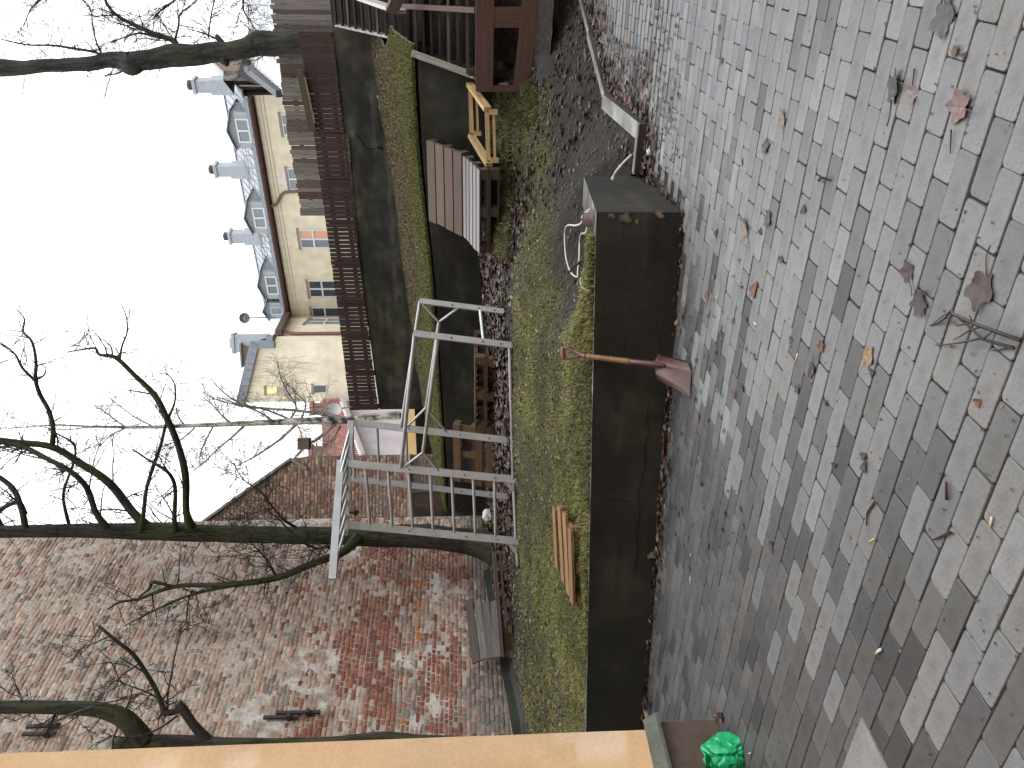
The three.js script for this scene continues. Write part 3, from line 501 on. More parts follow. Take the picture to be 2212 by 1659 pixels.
// lower neighbour with the sloping gable, behind the corner
{
  const gc = onPlane(880, 1102, wallAt(WT1, 0, 0), new THREE.Vector3(0, 0, 1)), Z = -gc.z + 0.7;
  const house = thing('gable_building', V(-2.6, 0, Z), 'brown brick building with a sloping gable edge behind the tree', 'building');
  const n = new THREE.Vector3(0.16, 0, 0.987).normalize(), pt = P(880, 1100, Z), ex = new THREE.Vector3(n.z, 0, -n.x);
  const X = (px, py) => { const v = onPlane(px, py, pt, n).sub(pt); return [v.dot(ex), v.y + pt.y]; };
  const [xr, yr] = X(667, 985), [xs, ys] = X(631, 991), [xl, yl] = X(466, 1109), [, yb] = X(884, 1000);
  const slope = (yl - ys) / (xl - xs), xmin = xl - 3, top = (x) => x > xs ? yr : ys + slope * (x - xs);
  const at = (x, y, o = 0) => pt.clone().addScaledVector(ex, x).addScaledVector(n, o).setY(y);
  brickWork(house, (x, y, o) => at(x, y, o), xmin, xr, () => yb - 1.2, top, (x, y, r) => { const k = r(), w = fbm(x * 1.5, y * 1.5, 4, 3); return y < yb + 0.02 ? (k < 0.7 ? 20 : 18) : w > 0.56 ? (k < 0.3 ? 12 + (r() * 6 | 0) : k < 0.8 ? 15 : 18 + (r() * 4 | 0)) : k < 0.16 ? (r() * 6 | 0) : k < 0.72 ? [12, 14, 16, 17, 15][r() * 5 | 0] : k < 0.9 ? 11 : 18 + (r() * 4 | 0); }, 12, { hdr: true, rotY: Math.atan2(n.x, n.z) });
  const m = new MB(); m.poly([at(xmin, yb - 2, -0.0065), at(xr, yb - 2, -0.0065), at(xr, yr, -0.0065), at(xs, ys, -0.0065), at(xmin, top(xmin), -0.0065)]);
  m.quad(at(xr, yb - 2, -0.01), at(xr, yb - 2, -7), at(xr, yr, -7), at(xr, yr, -0.01));
  m.build('mortar', mat('mortar', [0.22, 0.155, 0.115], 0.95, 0.01), house);
  const c = new MB(); c.beam(at(xs, ys + 0.02, -0.1), at(xmin, top(xmin) + 0.02, -0.1), 0.3, 0.05); c.beam(at(xs, ys + 0.03, -0.1), at(xr - 0.25, yr + 0.03, -0.1), 0.3, 0.05); c.build('coping', mat('metal', [0.2, 0.2, 0.21], 0.6, 0.002), house);
  const k = new MB(); k.beam(at(xs + 0.3, yr, -0.1), at(xs + 0.3, yr + 0.22, -0.1), 0.24, 0.22, new THREE.Vector3(1, 0, 0)); k.build('stub', mat('brick', [0.14, 0.1, 0.085]), house);
  const ld = new MB(); ld.beam(at(xmin, yb + 0.0, 0.03), at(xr + 0.02, yb + 0.0, 0.03), 0.09, 0.05); ld.build('ledge', mat('mortar', [0.5, 0.44, 0.36], 0.95, 0.006), house);
  // dark old wall joining it to the low wall
  const o = thing('old_brick_wall', P(1040, 1090, Z - 0.7), 'dark old wall with a reddish top beside the tree trunk', 'wall');
  const q = [P(884, 1066, Z - 0.5), P(890, 1122, Z - 0.5), P(1045, 1125, Z - 0.5), P(1045, 1050, Z - 0.5)], g = new MB();
  g.grid(16, 20, (u, v) => { const w = mv(mv(q[0], q[1], u), mv(q[3], q[2], u), v); w.z += 0.03 * (fbm(w.x * 4, w.y * 4, 2, 3) - 0.5); return [w, v < 0.42 ? mix([0.06, 0.04, 0.032], [0.1, 0.055, 0.04], fbm(w.x * 3, w.y * 9, 3, 3)) : concreteCol(w, { base: [0.024, 0.028, 0.022], lime: 0.02 }), u, v]; });
  g.quad(q[0], q[3], q[3].clone().add(new THREE.Vector3(0.1, 0, -1.5)), q[0].clone().add(new THREE.Vector3(0.1, 0, -1.5)));
  g.build('wall_face', concreteM, o);
}

// ───────── orange rendered house at the left edge ─────────
const bldC = onPave(1551, 1571);
{
  const E1 = fromPQ(0, -1), nF = fromPQ(-1, 0);   // the face runs towards the viewer, facing right
  const H = 13, L = 7.5, h = thing('orange_house', bldC.clone(), 'orange rendered house wall with a brown plinth at the left edge', 'house');
  const yPl = onPlane(1404, 1571, bldC, nF).y, at = (s, y, o = 0) => bldC.clone().addScaledVector(E1, s).addScaledVector(nF, o).setY(y);
  const g = new MB(), pl = [0.70, 0.46, 0.255];
  const patch = (s, y) => sstep(0.60, 0.615, fbm(s * 2.1 + 4, y * 1.3, 6, 5));
  const face = (s0, s1, dirAt) => g.grid(60, 200, (u, v) => { const s = lerp(s0, s1, u), y = lerp(yPl, H, v ** 1.5); const q = dirAt(s, y); const st = sstep(0.62, 0.75, fbm(s * 5, y * 0.8, 2, 4)); return [q, mix(mix(mix(pl, [0.78, 0.58, 0.40], patch(s, y)), [0.56, 0.33, 0.17], 0.5 * st), [0.6, 0.42, 0.27], sstep(0.5, 0.8, fbm(s * 1.3, y * 0.6, 3, 3)) * 0.6), s, y]; });
  face(0, L, (s, y) => at(s, y, 0.005 * (fbm(s * 6, y * 6, 3, 2) - 0.5)));
  face(0, 5, (s, y) => bldC.clone().addScaledVector(fromPQ(1, 0), 5 - s).setY(y));
  g.build('rendered_wall', vmat('plaster', 0.9, 0.002), h);
  const p = new MB(), plc = (s, y) => mix([0.10, 0.066, 0.05], [0.075, 0.054, 0.038], fbm(s * 2, y * 2, 3, 4));
  p.grid(30, 8, (u, v) => { const s = lerp(-0.03, L, u), y = lerp(-0.05, yPl - 0.05, v); return [at(s, y, 0.03), plc(s, y), s, y]; });
  p.grid(20, 4, (u, v) => { const s = lerp(5, -0.03, u), y = lerp(-0.05, yPl - 0.05, v); return [bldC.clone().addScaledVector(fromPQ(1, 0), s).addScaledVector(E1, -0.03).setY(y), plc(s, y), s, y]; });
  p.build('plinth', vmat('fine', 0.85, 0.002), h);
  const c = new MB(), sl = (a, b, out) => { const o2 = out.clone().multiplyScalar(0.07); c.quad(a.clone().add(o2).setY(yPl - 0.035), b.clone().add(o2).setY(yPl - 0.035), b.clone().setY(yPl + 0.035), a.clone().setY(yPl + 0.035)); c.quad(b.clone().add(o2).setY(yPl - 0.055), a.clone().add(o2).setY(yPl - 0.055), a.clone().add(o2).setY(yPl - 0.035), b.clone().add(o2).setY(yPl - 0.035)); c.quad(a.clone().setY(yPl - 0.055), a.clone().add(o2).setY(yPl - 0.055), b.clone().add(o2).setY(yPl - 0.055), b.clone().setY(yPl - 0.055)); };
  sl(at(L, 0), at(-0.07, 0), nF);
  c.build('plinth_ledge', mat('concrete', [0.19, 0.2, 0.155], 0.85, 0.004), h);
  const w = new MB();                              // the rest of the house, away from the view
  w.quad(at(L, 0), at(L, 0).addScaledVector(fromPQ(1, 0), 5), at(L, H).addScaledVector(fromPQ(1, 0), 5), at(L, H)); w.quad(at(0, H), at(L, H), at(L, H).addScaledVector(fromPQ(1, 0), 5), at(0, H).addScaledVector(fromPQ(1, 0), 5));
  w.build('far_wall', mat('plaster', pl, 0.9), h);
}
// the house the photographer stands in front of: it takes the sky away from the near paving
{
  const h = thing('rear_house', V(2, 0, -2.2), 'orange rendered house behind the viewer', 'house');
  const g = new MB(), a = fromPQ(5.6, -2.4), b = fromPQ(-6, -2.4), back = fromPQ(0, -6);
  g.quad(a.clone().setY(0), b.clone().setY(0), b.clone().setY(12), a.clone().setY(12)); g.quad(b.clone().setY(0), b.clone().add(back).setY(0), b.clone().add(back).setY(12), b.clone().setY(12)); g.quad(a.clone().setY(12), b.clone().setY(12), b.clone().add(back).setY(12), a.clone().add(back).setY(12)); g.quad(a.clone().add(back).setY(0), a.clone().setY(0), a.clone().setY(12), a.clone().add(back).setY(12));
  g.build('rendered_wall', mat('plaster', [0.6, 0.38, 0.2], 0.9), h);
}

// ───────── wood ─────────
const woodM = (c, rough = 0.8, b = 0.003) => mat('wood', c, rough, b);
// brown board fence on the upper wall
{
  const topL = [[645, 67], [679, 300], [713, 547], [734, 700], [756, 886]].map(([a, b]) => onQ(a, b, QU - 0.03)), botL = [[717, 62], [745, 290], [776, 547], [797, 720], [818, 886]].map(([a, b]) => onQ(a, b, QU - 0.03));
  const yT = curve(topL), yBt = curve(botL), pR = pOf(topL[0]), pL = pOf(topL[4]), n = 90, r = rng(5);
  const f = thing('board_fence', fromPQ((pL + pR) / 2, QU, yBt(4)), 'dark red-brown board fence with narrow gaps on the upper wall', 'fence');
  const ms = [[0.044, 0.02, 0.0145], [0.038, 0.0175, 0.0135], [0.05, 0.0225, 0.016], [0.033, 0.016, 0.0125]].map((c) => woodM(c, 0.75));
  const w = (pL - pR) / n;
  for (let k = 0; k < n; k++) { const p = pR + (k + 0.5) * w, gap = p < 2.9 ? 0.006 : k % 9 === 4 ? 0.004 : 0.017, g = new MB(), up = 0.012 * (r() - 0.5); g.beam(fromPQ(p, QU - 0.03, yBt(p) + 0.015 * r()), fromPQ(p + rr(-.004, .004, r), QU - 0.03, yT(p) + up), w - gap, 0.02, fromPQ(0, 1)); g.build('fence_board', ms[r() * 4 | 0], f); }
  for (const [fr, hh] of [[0.22, 0.085], [0.72, 0.085]]) { const g = new MB(); const N = 8; for (let k = 0; k < N; k++) { const a = lerp(pR, pL, k / N), b = lerp(pR, pL, (k + 1) / N), ya = lerp(yBt(a), yT(a), fr), yb = lerp(yBt(b), yT(b), fr); g.beam(fromPQ(a, QU + 0.01, ya), fromPQ(b, QU + 0.01, yb), 0.04, hh); } g.build('rail', ms[0], f); }
  for (let k = 0; k <= 9; k++) { const p = lerp(pR + 0.05, pL - 0.05, k / 9), g = new MB(); g.beam(fromPQ(p, QU + 0.06, yBt(p) - 0.12), fromPQ(p, QU + 0.06, yT(p) - 0.05), 0.09, 0.07, fromPQ(0, 1)); g.build('post', ms[1], f); }
}
// weathered plank lying along the top of the brown fence
{
  const a = onQ(647, 150, QU - 0.1), b = onQ(676, 284, QU - 0.1), t = thing('weathered_plank', mv(a, b, 0.5), 'weathered grey-brown plank with a bright edge along the fence top', 'plank');
  const g = new MB(); g.beam(a, b, 0.05, 0.125); g.build('board', woodM([0.085, 0.062, 0.042]), t);
  const e = new MB(); e.beam(mv(a, b, 0.12).add(new THREE.Vector3(0, -0.07, 0.02)), mv(a, b, 0.86).add(new THREE.Vector3(0, -0.07, 0.02)), 0.03, 0.03); tag(e.build('edge_strip', woodM([0.32, 0.2, 0.09]), t), 'bright ochre edge strip');
}
// old grey board fence behind it
{
  const q = QU + 2.2, tl = [[583, 0], [610, 200], [628, 330], [652, 466]].map(([a, b]) => onQ(a, b, q)), yT = curve(tl), pL = pOf(tl[3]), pR = pOf(tl[0]) - 0.4, n = 52, r = rng(8), w = (pL - pR) / n, y0 = yUpTop(3) - 0.3;
  const f = thing('grey_fence', fromPQ((pL + pR) / 2, q, y0), 'taller weathered grey plank fence behind the brown fence', 'fence');
  const ms = [[0.26, 0.235, 0.215], [0.21, 0.18, 0.16], [0.145, 0.105, 0.088], [0.29, 0.265, 0.245], [0.105, 0.067, 0.053]].map((c) => woodM(c, 0.9, 0.006));
  for (let k = 0; k < n; k++) { const p = pR + (k + 0.5) * w, g = new MB(); g.beam(fromPQ(p, q, y0), fromPQ(p + rr(-.006, .006, r), q, yT(p) + rr(-.03, .03, r)), w - 0.007, 0.024, fromPQ(0, 1)); g.build('fence_board', ms[r() * 5 | 0], f); }
  const g = new MB(); for (let k = 0; k < 6; k++) { const a = lerp(pR, pL, k / 6), b = lerp(pR, pL, (k + 1) / 6); g.beam(fromPQ(a, q + 0.05, yT(a) - 0.25), fromPQ(b, q + 0.05, yT(b) - 0.25), 0.06, 0.09); } g.build('rail', ms[1], f);
}

// ───────── far houses ─────────
const yellowM = vmat('plaster', 0.9, 0.003);
const WINW = mat('fine', [0.72, 0.73, 0.74], 0.5, 0), GLASS = new THREE.MeshPhysicalMaterial({ color: new THREE.Color().setRGB(0.045, 0.055, 0.065), roughness: 0.06, metalness: 0 }), GLASSB = new THREE.MeshPhysicalMaterial({ color: new THREE.Color().setRGB(0.17, 0.2, 0.22), roughness: 0.12 });
const reveal = mat('fine', [0.34, 0.26, 0.2], 0.8, 0);
function windowOn(house, at, x0, x1, y0, y1, { mid = true, cross = true, glass = GLASS, arch = 0, hood = true, sill = true } = {}) {   // at(x, y, out)
  const w = x1 - x0, f = Math.min(0.09, w * 0.09), fr = new MB();
  const bar = (a, b, c, d, o = 0.05) => { fr.quad(at(a, c, o), at(b, c, o), at(b, d, o), at(a, d, o)); fr.quad(at(a, d, o), at(b, d, o), at(b, d, -0.02), at(a, d, -0.02)); fr.quad(at(b, c, o), at(a, c, o), at(a, c, -0.02), at(b, c, -0.02)); fr.quad(at(b, c, o), at(b, c, -0.02), at(b, d, -0.02), at(b, d, o)); fr.quad(at(a, c, -0.02), at(a, c, o), at(a, d, o), at(a, d, -0.02)); };
  bar(x0, x0 + f, y0, y1); bar(x1 - f, x1, y0, y1); bar(x0 + f, x1 - f, y1 - f, y1); bar(x0 + f, x1 - f, y0, y0 + f);
  const panes = []; let xs = [x0 + f, x1 - f], ys = [y0 + f, y1 - f];
  const xm = (x0 + x1) / 2, yc = y0 + (y1 - y0) * 0.62;
  if (mid) { bar(xm - f * 0.6, xm + f * 0.6, y0 + f, y1 - f, 0.06); xs = [x0 + f, xm - f * 0.6, xm + f * 0.6, x1 - f]; }
  if (cross) { bar(x0 + f, x1 - f, yc - f * 0.6, yc + f * 0.6, 0.055); ys = [y0 + f, yc - f * 0.6, yc + f * 0.6, y1 - f]; }
  const win = fr.build('window', WINW, house);
  for (let i = 0; i < xs.length; i += 2) for (let j = 0; j < ys.length; j += 2) { const g = new MB(); g.quad(at(xs[i], ys[j], 0.012), at(xs[i + 1], ys[j], 0.012), at(xs[i + 1], ys[j + 1], 0.012), at(xs[i], ys[j + 1], 0.012)); const m = shadows(new THREE.Mesh(g.geo(house.position), glass)); m.name = 'pane'; win.add(m); panes.push([m, i, j]); }
  const h = new MB();
  if (hood) { const e = 0.07; h.quad(at(x0 - e, y1, 0.1), at(x1 + e, y1, 0.1), at(x1 + e, y1 + 0.12, 0.1), at(x0 - e, y1 + 0.12, 0.1)); h.quad(at(x0 - e, y1 + 0.12, 0.1), at(x1 + e, y1 + 0.12, 0.1), at(x1 + e, y1 + 0.12, 0), at(x0 - e, y1 + 0.12, 0)); h.quad(at(x1 + e, y1, 0.1), at(x1 + e, y1, 0), at(x1 + e, y1 + 0.12, 0), at(x1 + e, y1 + 0.12, 0.1)); const m = shadows(new THREE.Mesh(h.geo(house.position), reveal)); m.name = 'window_head'; win.add(m); }
  return { win, panes };
}
{
  // main wing: from the right-hand fire wall to the inner corner
  const PR = P(541, 205, 44), PL = P(614, 683, 53), d = PL.clone().sub(PR).setY(0), L = d.length(); d.normalize();
  const n = new THREE.Vector3().crossVectors(d, UP).normalize(); if (n.z < 0) n.negate();
  const yE = (PR.y + PL.y) / 2, y0 = 2.5, house = thing('yellow_house', PR.clone().setY(y0), 'long pale yellow house with grey metal roof, dormers and chimneys behind the fences', 'house');
  const at = (x, y, o = 0) => PR.clone().addScaledVector(d, x).addScaledVector(n, o).setY(y);
  const pick = (px, py) => { const v = onPlane(px, py, PR, n); return [v.clone().sub(PR).dot(d), v.y]; };
  const yc = (q) => mix([0.80, 0.715, 0.52], [0.85, 0.77, 0.58], fbm(q.x * 0.4, q.y * 0.5, q.z * 0.4, 4));
  const g = new MB(); g.grid(60, 24, (u, v) => { const q = at(L * u, lerp(y0, yE - 0.05, v)); return [q, yc(q), L * u, q.y]; });
  g.build('wall', yellowM, house);
  const cor = new MB(); for (const [a, b, o] of [[0.35, 0.62, 0.09], [0.62, 0.80, 0.045]]) { cor.quad(at(0, yE - b, o), at(L, yE - b, o), at(L, yE - a, o), at(0, yE - a, o)); cor.quad(at(L, yE - b, o), at(0, yE - b, o), at(0, yE - b, 0), at(L, yE - b, 0)); cor.quad(at(0, yE - a, o), at(L, yE - a, o), at(L, yE - a, 0), at(0, yE - a, 0)); }
  cor.build('cornice', mat('plaster', [0.82, 0.735, 0.54], 0.9, 0.002), house);
  const gut = new MB(), brown = mat('fine', [0.10, 0.05, 0.042], 0.55, 0);
  gut.grid(40, 8, (u, v) => { const a = v * Math.PI * 1.15 - 0.2; return [at(L * u, yE - 0.16 - Math.sin(a) * 0.19 + 0.05, 0.36 - Math.cos(a) * 0.17), null, u * 9, v]; });
  gut.quad(at(0, yE - 0.36, 0.15), at(L, yE - 0.36, 0.15), at(L, yE - 0.1, 0.16), at(0, yE - 0.1, 0.16));
  brown.side = THREE.DoubleSide; gut.build('gutter', brown, house);
  // roof: standing-seam metal, every tray a folded strip
  const rise = 2.45, run = 4.2, ridge = yE + rise, roofM = mat('metal', [0.37, 0.395, 0.425], 0.5, 0.002, { metalness: 0.0 }), ro = (x, t, o = 0) => at(x, lerp(yE - 0.05, ridge, t) + o, lerp(0.3, -run, t));
  const rf = new MB(), ns = Math.round(L / 0.55);
  rf.quad(ro(0, 0), ro(L + 1.5, 0), ro(L + 4, 1), ro(0, 1));
  for (let k = 0; k <= ns; k++) { const x = k * L / ns; rf.beam(ro(x, 0.01, 0.03), ro(x, 1, 0.03), 0.03, 0.06); }
  rf.beam(ro(0, 1, 0.03), ro(L + 3, 1, 0.03), 0.22, 0.06); rf.quad(ro(L + 4, 1), ro(0, 1), at(0, yE - 1, -run * 2), at(L, yE - 1, -run * 2));
  const roof = rf.build('roof', roofM, house);
  const fl = new MB(); fl.beam(ro(0, 0.06, 0.06), ro(L, 0.06, 0.06), 0.06, 0.2); fl.build('eaves_flashing', mat('metal', [0.27, 0.32, 0.35], 0.5, 0), house);
  const sg = new MB(); for (let k = 0; k <= 18; k++) { const x = 0.6 + k * (L - 1) / 18; sg.rod(ro(x, 0.12, 0), ro(x, 0.16, 0.62), 0.022, 5); } for (const hh of [0.3, 0.45, 0.6]) sg.rod(ro(0.5, 0.14, hh), ro(L - 0.4, 0.14, hh), 0.018, 5);
  sg.build('snow_guard', mat('metal', [0.26, 0.28, 0.29], 0.5, 0), house);
  // dormers
  const dm = mat('metal', [0.24, 0.275, 0.30], 0.6, 0.002), dl = mat('metal', [0.42, 0.45, 0.47], 0.6, 0.002);
  const dorm = (pyc, wpx, one) => {
    const xc = pick(555, pyc)[0], w = wpx, g2 = new MB(), yb = yE + 0.15, yt = yE + 1.15, ya = yE + 1.42, o = 0.02, bk = -3.6;
    const D = (x, y, oo) => at(xc + x, y, oo);
    g2.poly([D(-w, yt, o), D(0, ya, o), D(w, yt, o)].reverse()); g2.quad(D(w, yt, o), D(-w, yt, o), D(-w, yt - 0.2, o), D(w, yt - 0.2, o));
    for (const s of [-1, 1]) { g2.quad(...(s > 0 ? [D(w, yb, o), D(w, yb, bk), D(w, yt, bk), D(w, yt, o)] : [D(-w, yb, bk), D(-w, yb, o), D(-w, yt, o), D(-w, yt, bk)])); }
    const b = g2.build('dormer', dm, house);
    const rfm = new MB(); for (const s of [-1, 1]) { const a = D(s * (w + 0.12), yt - 0.03, o + 0.14), c = D(0, ya + 0.05, o + 0.14), a2 = D(s * (w + 0.12), yt - 0.03, bk), c2 = D(0, ya + 0.05, bk); s > 0 ? rfm.quad(a, a2, c2, c) : rfm.quad(a2, a, c, c2); rfm.beam(a, c, 0.05, 0.06); }
    const rm = shadows(new THREE.Mesh(rfm.geo(house.position), dl)); rm.name = 'dormer_roof'; b.add(rm);
    for (const [a, c] of one ? [[-w, -w * 0.45], [w * 0.45, w]] : [[-w, -w * 0.66], [w * 0.66, w]]) { const pn = new MB(); pn.quad(D(a, yb, o + 0.004), D(c, yb, o + 0.004), D(c, yt - 0.2, o + 0.004), D(a, yt - 0.2, o + 0.004)); const pm = shadows(new THREE.Mesh(pn.geo(house.position), dl)); pm.name = 'cheek_panel'; b.add(pm); }
    windowOn(house, (x, y, oo) => D(x, y, o + oo), one ? -w * 0.45 : -w * 0.66, one ? w * 0.45 : w * 0.66, yb + 0.05, yt - 0.22, { mid: !one, cross: false, hood: false, glass: GLASSB });
  };
  dorm(282, 1.04); dorm(470, 1.02); dorm(616, 1.02); dorm(671, 0.62, true);
  // chimneys
  const chM = mat('metal', [0.40, 0.43, 0.47], 0.55, 0.002), potM = mat('fine', [0.07, 0.045, 0.04], 0.7, 0);
  for (const [py, t] of [[203, 0.5], [398, 0.62], [546, 0.62]]) {
    const x = pick(520, py)[0] + 0.2, b = ro(x, t), top = ridge + 0.75, g3 = new MB(); g3.beam(b.clone().setY(b.y - 0.5), b.clone().setY(top), 0.66, 0.66, d); g3.beam(b.clone().setY(b.y - 0.2), b.clone().setY(ridge - 0.05), 0.85, 0.82, d);
    const c = g3.build('chimney', chM, house);
    const k = new MB(); k.beam(b.clone().setY(top), b.clone().setY(top + 0.18), 0.82, 0.82, d); const cm = shadows(new THREE.Mesh(k.geo(house.position), chM)); cm.name = 'chimney_cap'; c.add(cm);
    const k2 = new MB(); k2.tube([b.clone().setY(top + 0.2), b.clone().setY(top + 0.5), b.clone().setY(top + 0.56)], [0.28, 0.27, 0.12], 12); const cp = shadows(new THREE.Mesh(k2.geo(house.position), potM)); cp.name = 'chimney_cowl'; c.add(cp);
  }
  // downpipe in the middle
  const dpx = pick(590, 430)[0], dp = new MB(); dp.tube(spline([at(dpx + 0.3, yE - 0.3, 0.3), at(dpx + 0.25, yE - 0.55, 0.25), at(dpx - 0.35, yE - 1.0, 0.1), at(dpx - 0.5, yE - 1.4, 0.1), at(dpx - 0.5, y0, 0.1)], 24), Array(25).fill(0.085), 8); dp.build('downpipe', mat('fine', [0.2, 0.085, 0.07], 0.5, 0), house);
  // windows of the main wing
  const orange = new THREE.MeshStandardMaterial({ color: new THREE.Color().setRGB(0.6, 0.31, 0.2), roughness: 0.5 });
  const wn = (pxT, py0, py1, opt) => { const [a, yt] = pick(pxT, py0), [b] = pick(pxT, py1); return windowOn(house, at, Math.min(a, b), Math.max(a, b), yt - 2.25, yt, opt); };
  wn(605, 245, 292, { glass: GLASSB }); wn(619, 362, 410, { glass: GLASSB });
  const w3 = wn(644, 495, 536, { glass: GLASSB }); for (const [m, i, j] of w3.panes) if (i === 0) m.material = orange;
  wn(664, 605, 642); wn(672, 663, 690, { mid: false });
  const tr = new MB(); { const [a, yt] = pick(612, 362), [b] = pick(612, 410), xm = (a + b) / 2; tr.poly([at(Math.min(a, b) - 0.05, yt - 0.1, 0.09), at(Math.max(a, b) + 0.05, yt - 0.1, 0.09), at(xm, yt + 0.3, 0.09)]); } tr.build('pediment', WINW, house);
  // fire wall at the right-hand end
  const fw = new MB(), e0 = at(0, 0), ex = d.clone().negate();
  const fq = [P(640, 172, 44.2), P(612, 205, 44.05), P(541, 205, 44.05), P(492, 180, 45), P(478, 155, 47), P(600, 150, 47)];
  const fcol = mat('brick', [0.27, 0.19, 0.15], 0.95, 0.03);
  const back0 = at(0, yE, -run), low = at(0, y0, 0);
  fw.poly([low, at(0, y0, -9), at(0, yE, -9), at(0, ridge + 0.25, -run), at(0, yE + 0.2, 0.25), at(0, yE - 0.6, 0)].map((q) => q.clone().addScaledVector(ex, 0.02)).reverse());
  fw.poly([low, at(0, y0, -9), at(0, yE, -9), at(0, ridge + 0.25, -run), at(0, yE + 0.2, 0.25), at(0, yE - 0.6, 0)].map((q) => q.clone().addScaledVector(ex, 0.35)));
  fcol.side = THREE.DoubleSide; tag(fw.build('fire_wall', fcol, house), 'rough brown brick end wall');
  const vg = new MB(); vg.beam(at(-0.17, ridge + 0.3, -run), at(-0.17, yE + 0.2, 0.3), 0.5, 0.1); vg.build('verge_flashing', roofM, house);
  // projecting wing on the left with the tall half gable
  const Zg = 47, gR = P(590, 727, Zg), gl = P(640, 868, Zg + 0.6), gd = gl.clone().sub(gR).setY(0); const GL = gd.length(); gd.normalize();
  const gn = new THREE.Vector3().crossVectors(gd, UP); if (gn.z < 0) gn.negate();
  const G = (x, y, o = 0) => gR.clone().addScaledVector(gd, x).addScaledVector(gn, o).setY(y);
  const pg = (px, py) => { const v = onPlane(px, py, gR, gn); return [v.clone().sub(gR).dot(gd), v.y]; };
  const [, yw] = pg(598, 727), [xk, yk] = pg(559, 740), [, yt] = pg(526, 869);
  const gw = new MB(), topY = (x) => x < xk ? lerp(yw, yw + 0.2, x / xk) : lerp(yk, yt, (x - xk) / (GL - xk));
  for (const [a, b] of [[0, xk], [xk, GL]]) gw.grid(16, 24, (u, v) => { const x = lerp(a + 1e-3 * (a > 0), b, u), q = G(x, lerp(y0, topY(x), v)); return [q, yc(q), x, q.y]; });
  const corner = PL.clone().addScaledVector(d, 0.0); const sd = corner.clone().sub(G(0, 0)).setY(0), SL2 = sd.length(); sd.normalize(); const sn = new THREE.Vector3().crossVectors(UP, sd).normalize(); if (sn.x < 0) sn.negate();
  const S = (x, y, o = 0) => G(0, 0).addScaledVector(sd, x).addScaledVector(sn, o).setY(y);
  gw.grid(16, 20, (u, v) => { const q = S(SL2 * u, lerp(y0, lerp(yw, yE, u) - 0.05, v)); return [q, yc(q), u * SL2, q.y]; });
  gw.grid(4, 8, (u, v) => { const q = G(GL, lerp(y0, topY(GL), v), -8 * u); return [q, yc(q), u * 8, q.y]; });
  gw.build('wing_wall', yellowM, house);
  const gc = new MB(), grey = mat('metal', [0.23, 0.26, 0.30], 0.5, 0.002); gc.beam(G(xk - 0.02, yk + 0.2, 0.02), G(GL + 0.2, yt + 0.2, 0.02), 0.34, 0.5); gc.beam(G(xk + 0.1, yk + 0.35, 0.02), G(xk + 0.1, yw + 0.15, 0.02), 0.34, 0.42, gd); gc.beam(G(-0.1, yw + 0.35, 0.03), G(xk + 0.15, yw + 0.45, 0.03), 0.3, 0.35); gc.build('gable_coping', grey, house);
  const g4 = new MB(); g4.beam(S(0, yw - 0.12, 0.25), S(SL2, yE - 0.12, 0.25), 0.35, 0.34); g4.build('wing_gutter', brown, house);
  const wr = new MB(); wr.quad(S(0, yw + 0.1, 0.3), S(SL2, yE + 0.1, 0.3), S(SL2, yk + 1.2, -2.6), S(0, yk + 0.3, -2.2)); wr.quad(G(xk, yk + 0.3), G(GL, yt + 0.3), G(GL, yt + 0.3, -9), G(xk, yk + 0.3, -9)); wr.build('wing_roof', mat('metal', [0.3, 0.33, 0.35], 0.5, 0.002), house);
  const dp2 = new MB(); dp2.tube(spline([S(0.25, yw - 0.25, 0.3), S(0.3, yw - 0.55, 0.2), S(0.25, yw - 0.9, 0.12), S(0.25, yw - 1.6, 0.12), S(0.25, y0, 0.12)], 20), Array(21).fill(0.1), 8); dp2.build('downpipe', mat('fine', [0.2, 0.085, 0.07], 0.5, 0), house);
  { const a = (px, py) => { const v = onPlane(px, py, S(0, 0), sn); return [v.clone().sub(S(0, 0)).dot(sd), v.y]; }; const [x0, ya] = a(655, 702), [x1] = a(655, 689); windowOn(house, S, Math.min(x0, x1), Math.max(x0, x1), ya - 3.1, ya - 0.1, { glass: GLASSB }); }
  const lit = new THREE.MeshStandardMaterial({ color: new THREE.Color().setRGB(0.5, 0.4, 0.2), emissive: new THREE.Color().setRGB(1, 0.62, 0.2), emissiveIntensity: 0.75, roughness: 0.4 });
  for (const [pxa, pxb, pya, pyb, l] of [[575, 600, 835, 851, 1], [677, 706, 831, 849, 0]]) { const [x0, ya] = pg(pxa, pya), [x1, yb] = pg(pxb, pyb), w = windowOn(house, G, Math.min(x0, x1), Math.max(x0, x1), Math.min(ya, yb), Math.max(ya, yb), { mid: false, cross: false }); if (l) w.panes[0][0].material = lit; }
  // chimney of the wing and its open cowl
  const cb = P(545, 741, Zg + 3), ct = P(510, 741, Zg + 3), ck = new MB(); ck.beam(cb.clone().setY(cb.y - 1), ct, 1.1, 0.75, gn); const chm = ck.build('chimney', chM, house); const cc = new MB(); cc.beam(ct.clone(), ct.clone().setY(ct.y + 0.18), 1.25, 0.9, gn); cc.beam(ct.clone().setY(ct.y + 0.18), ct.clone().setY(ct.y + 0.36), 0.6, 0.4, gn); const ccm = shadows(new THREE.Mesh(cc.geo(house.position), chM)); ccm.name = 'chimney_cap'; chm.add(ccm);
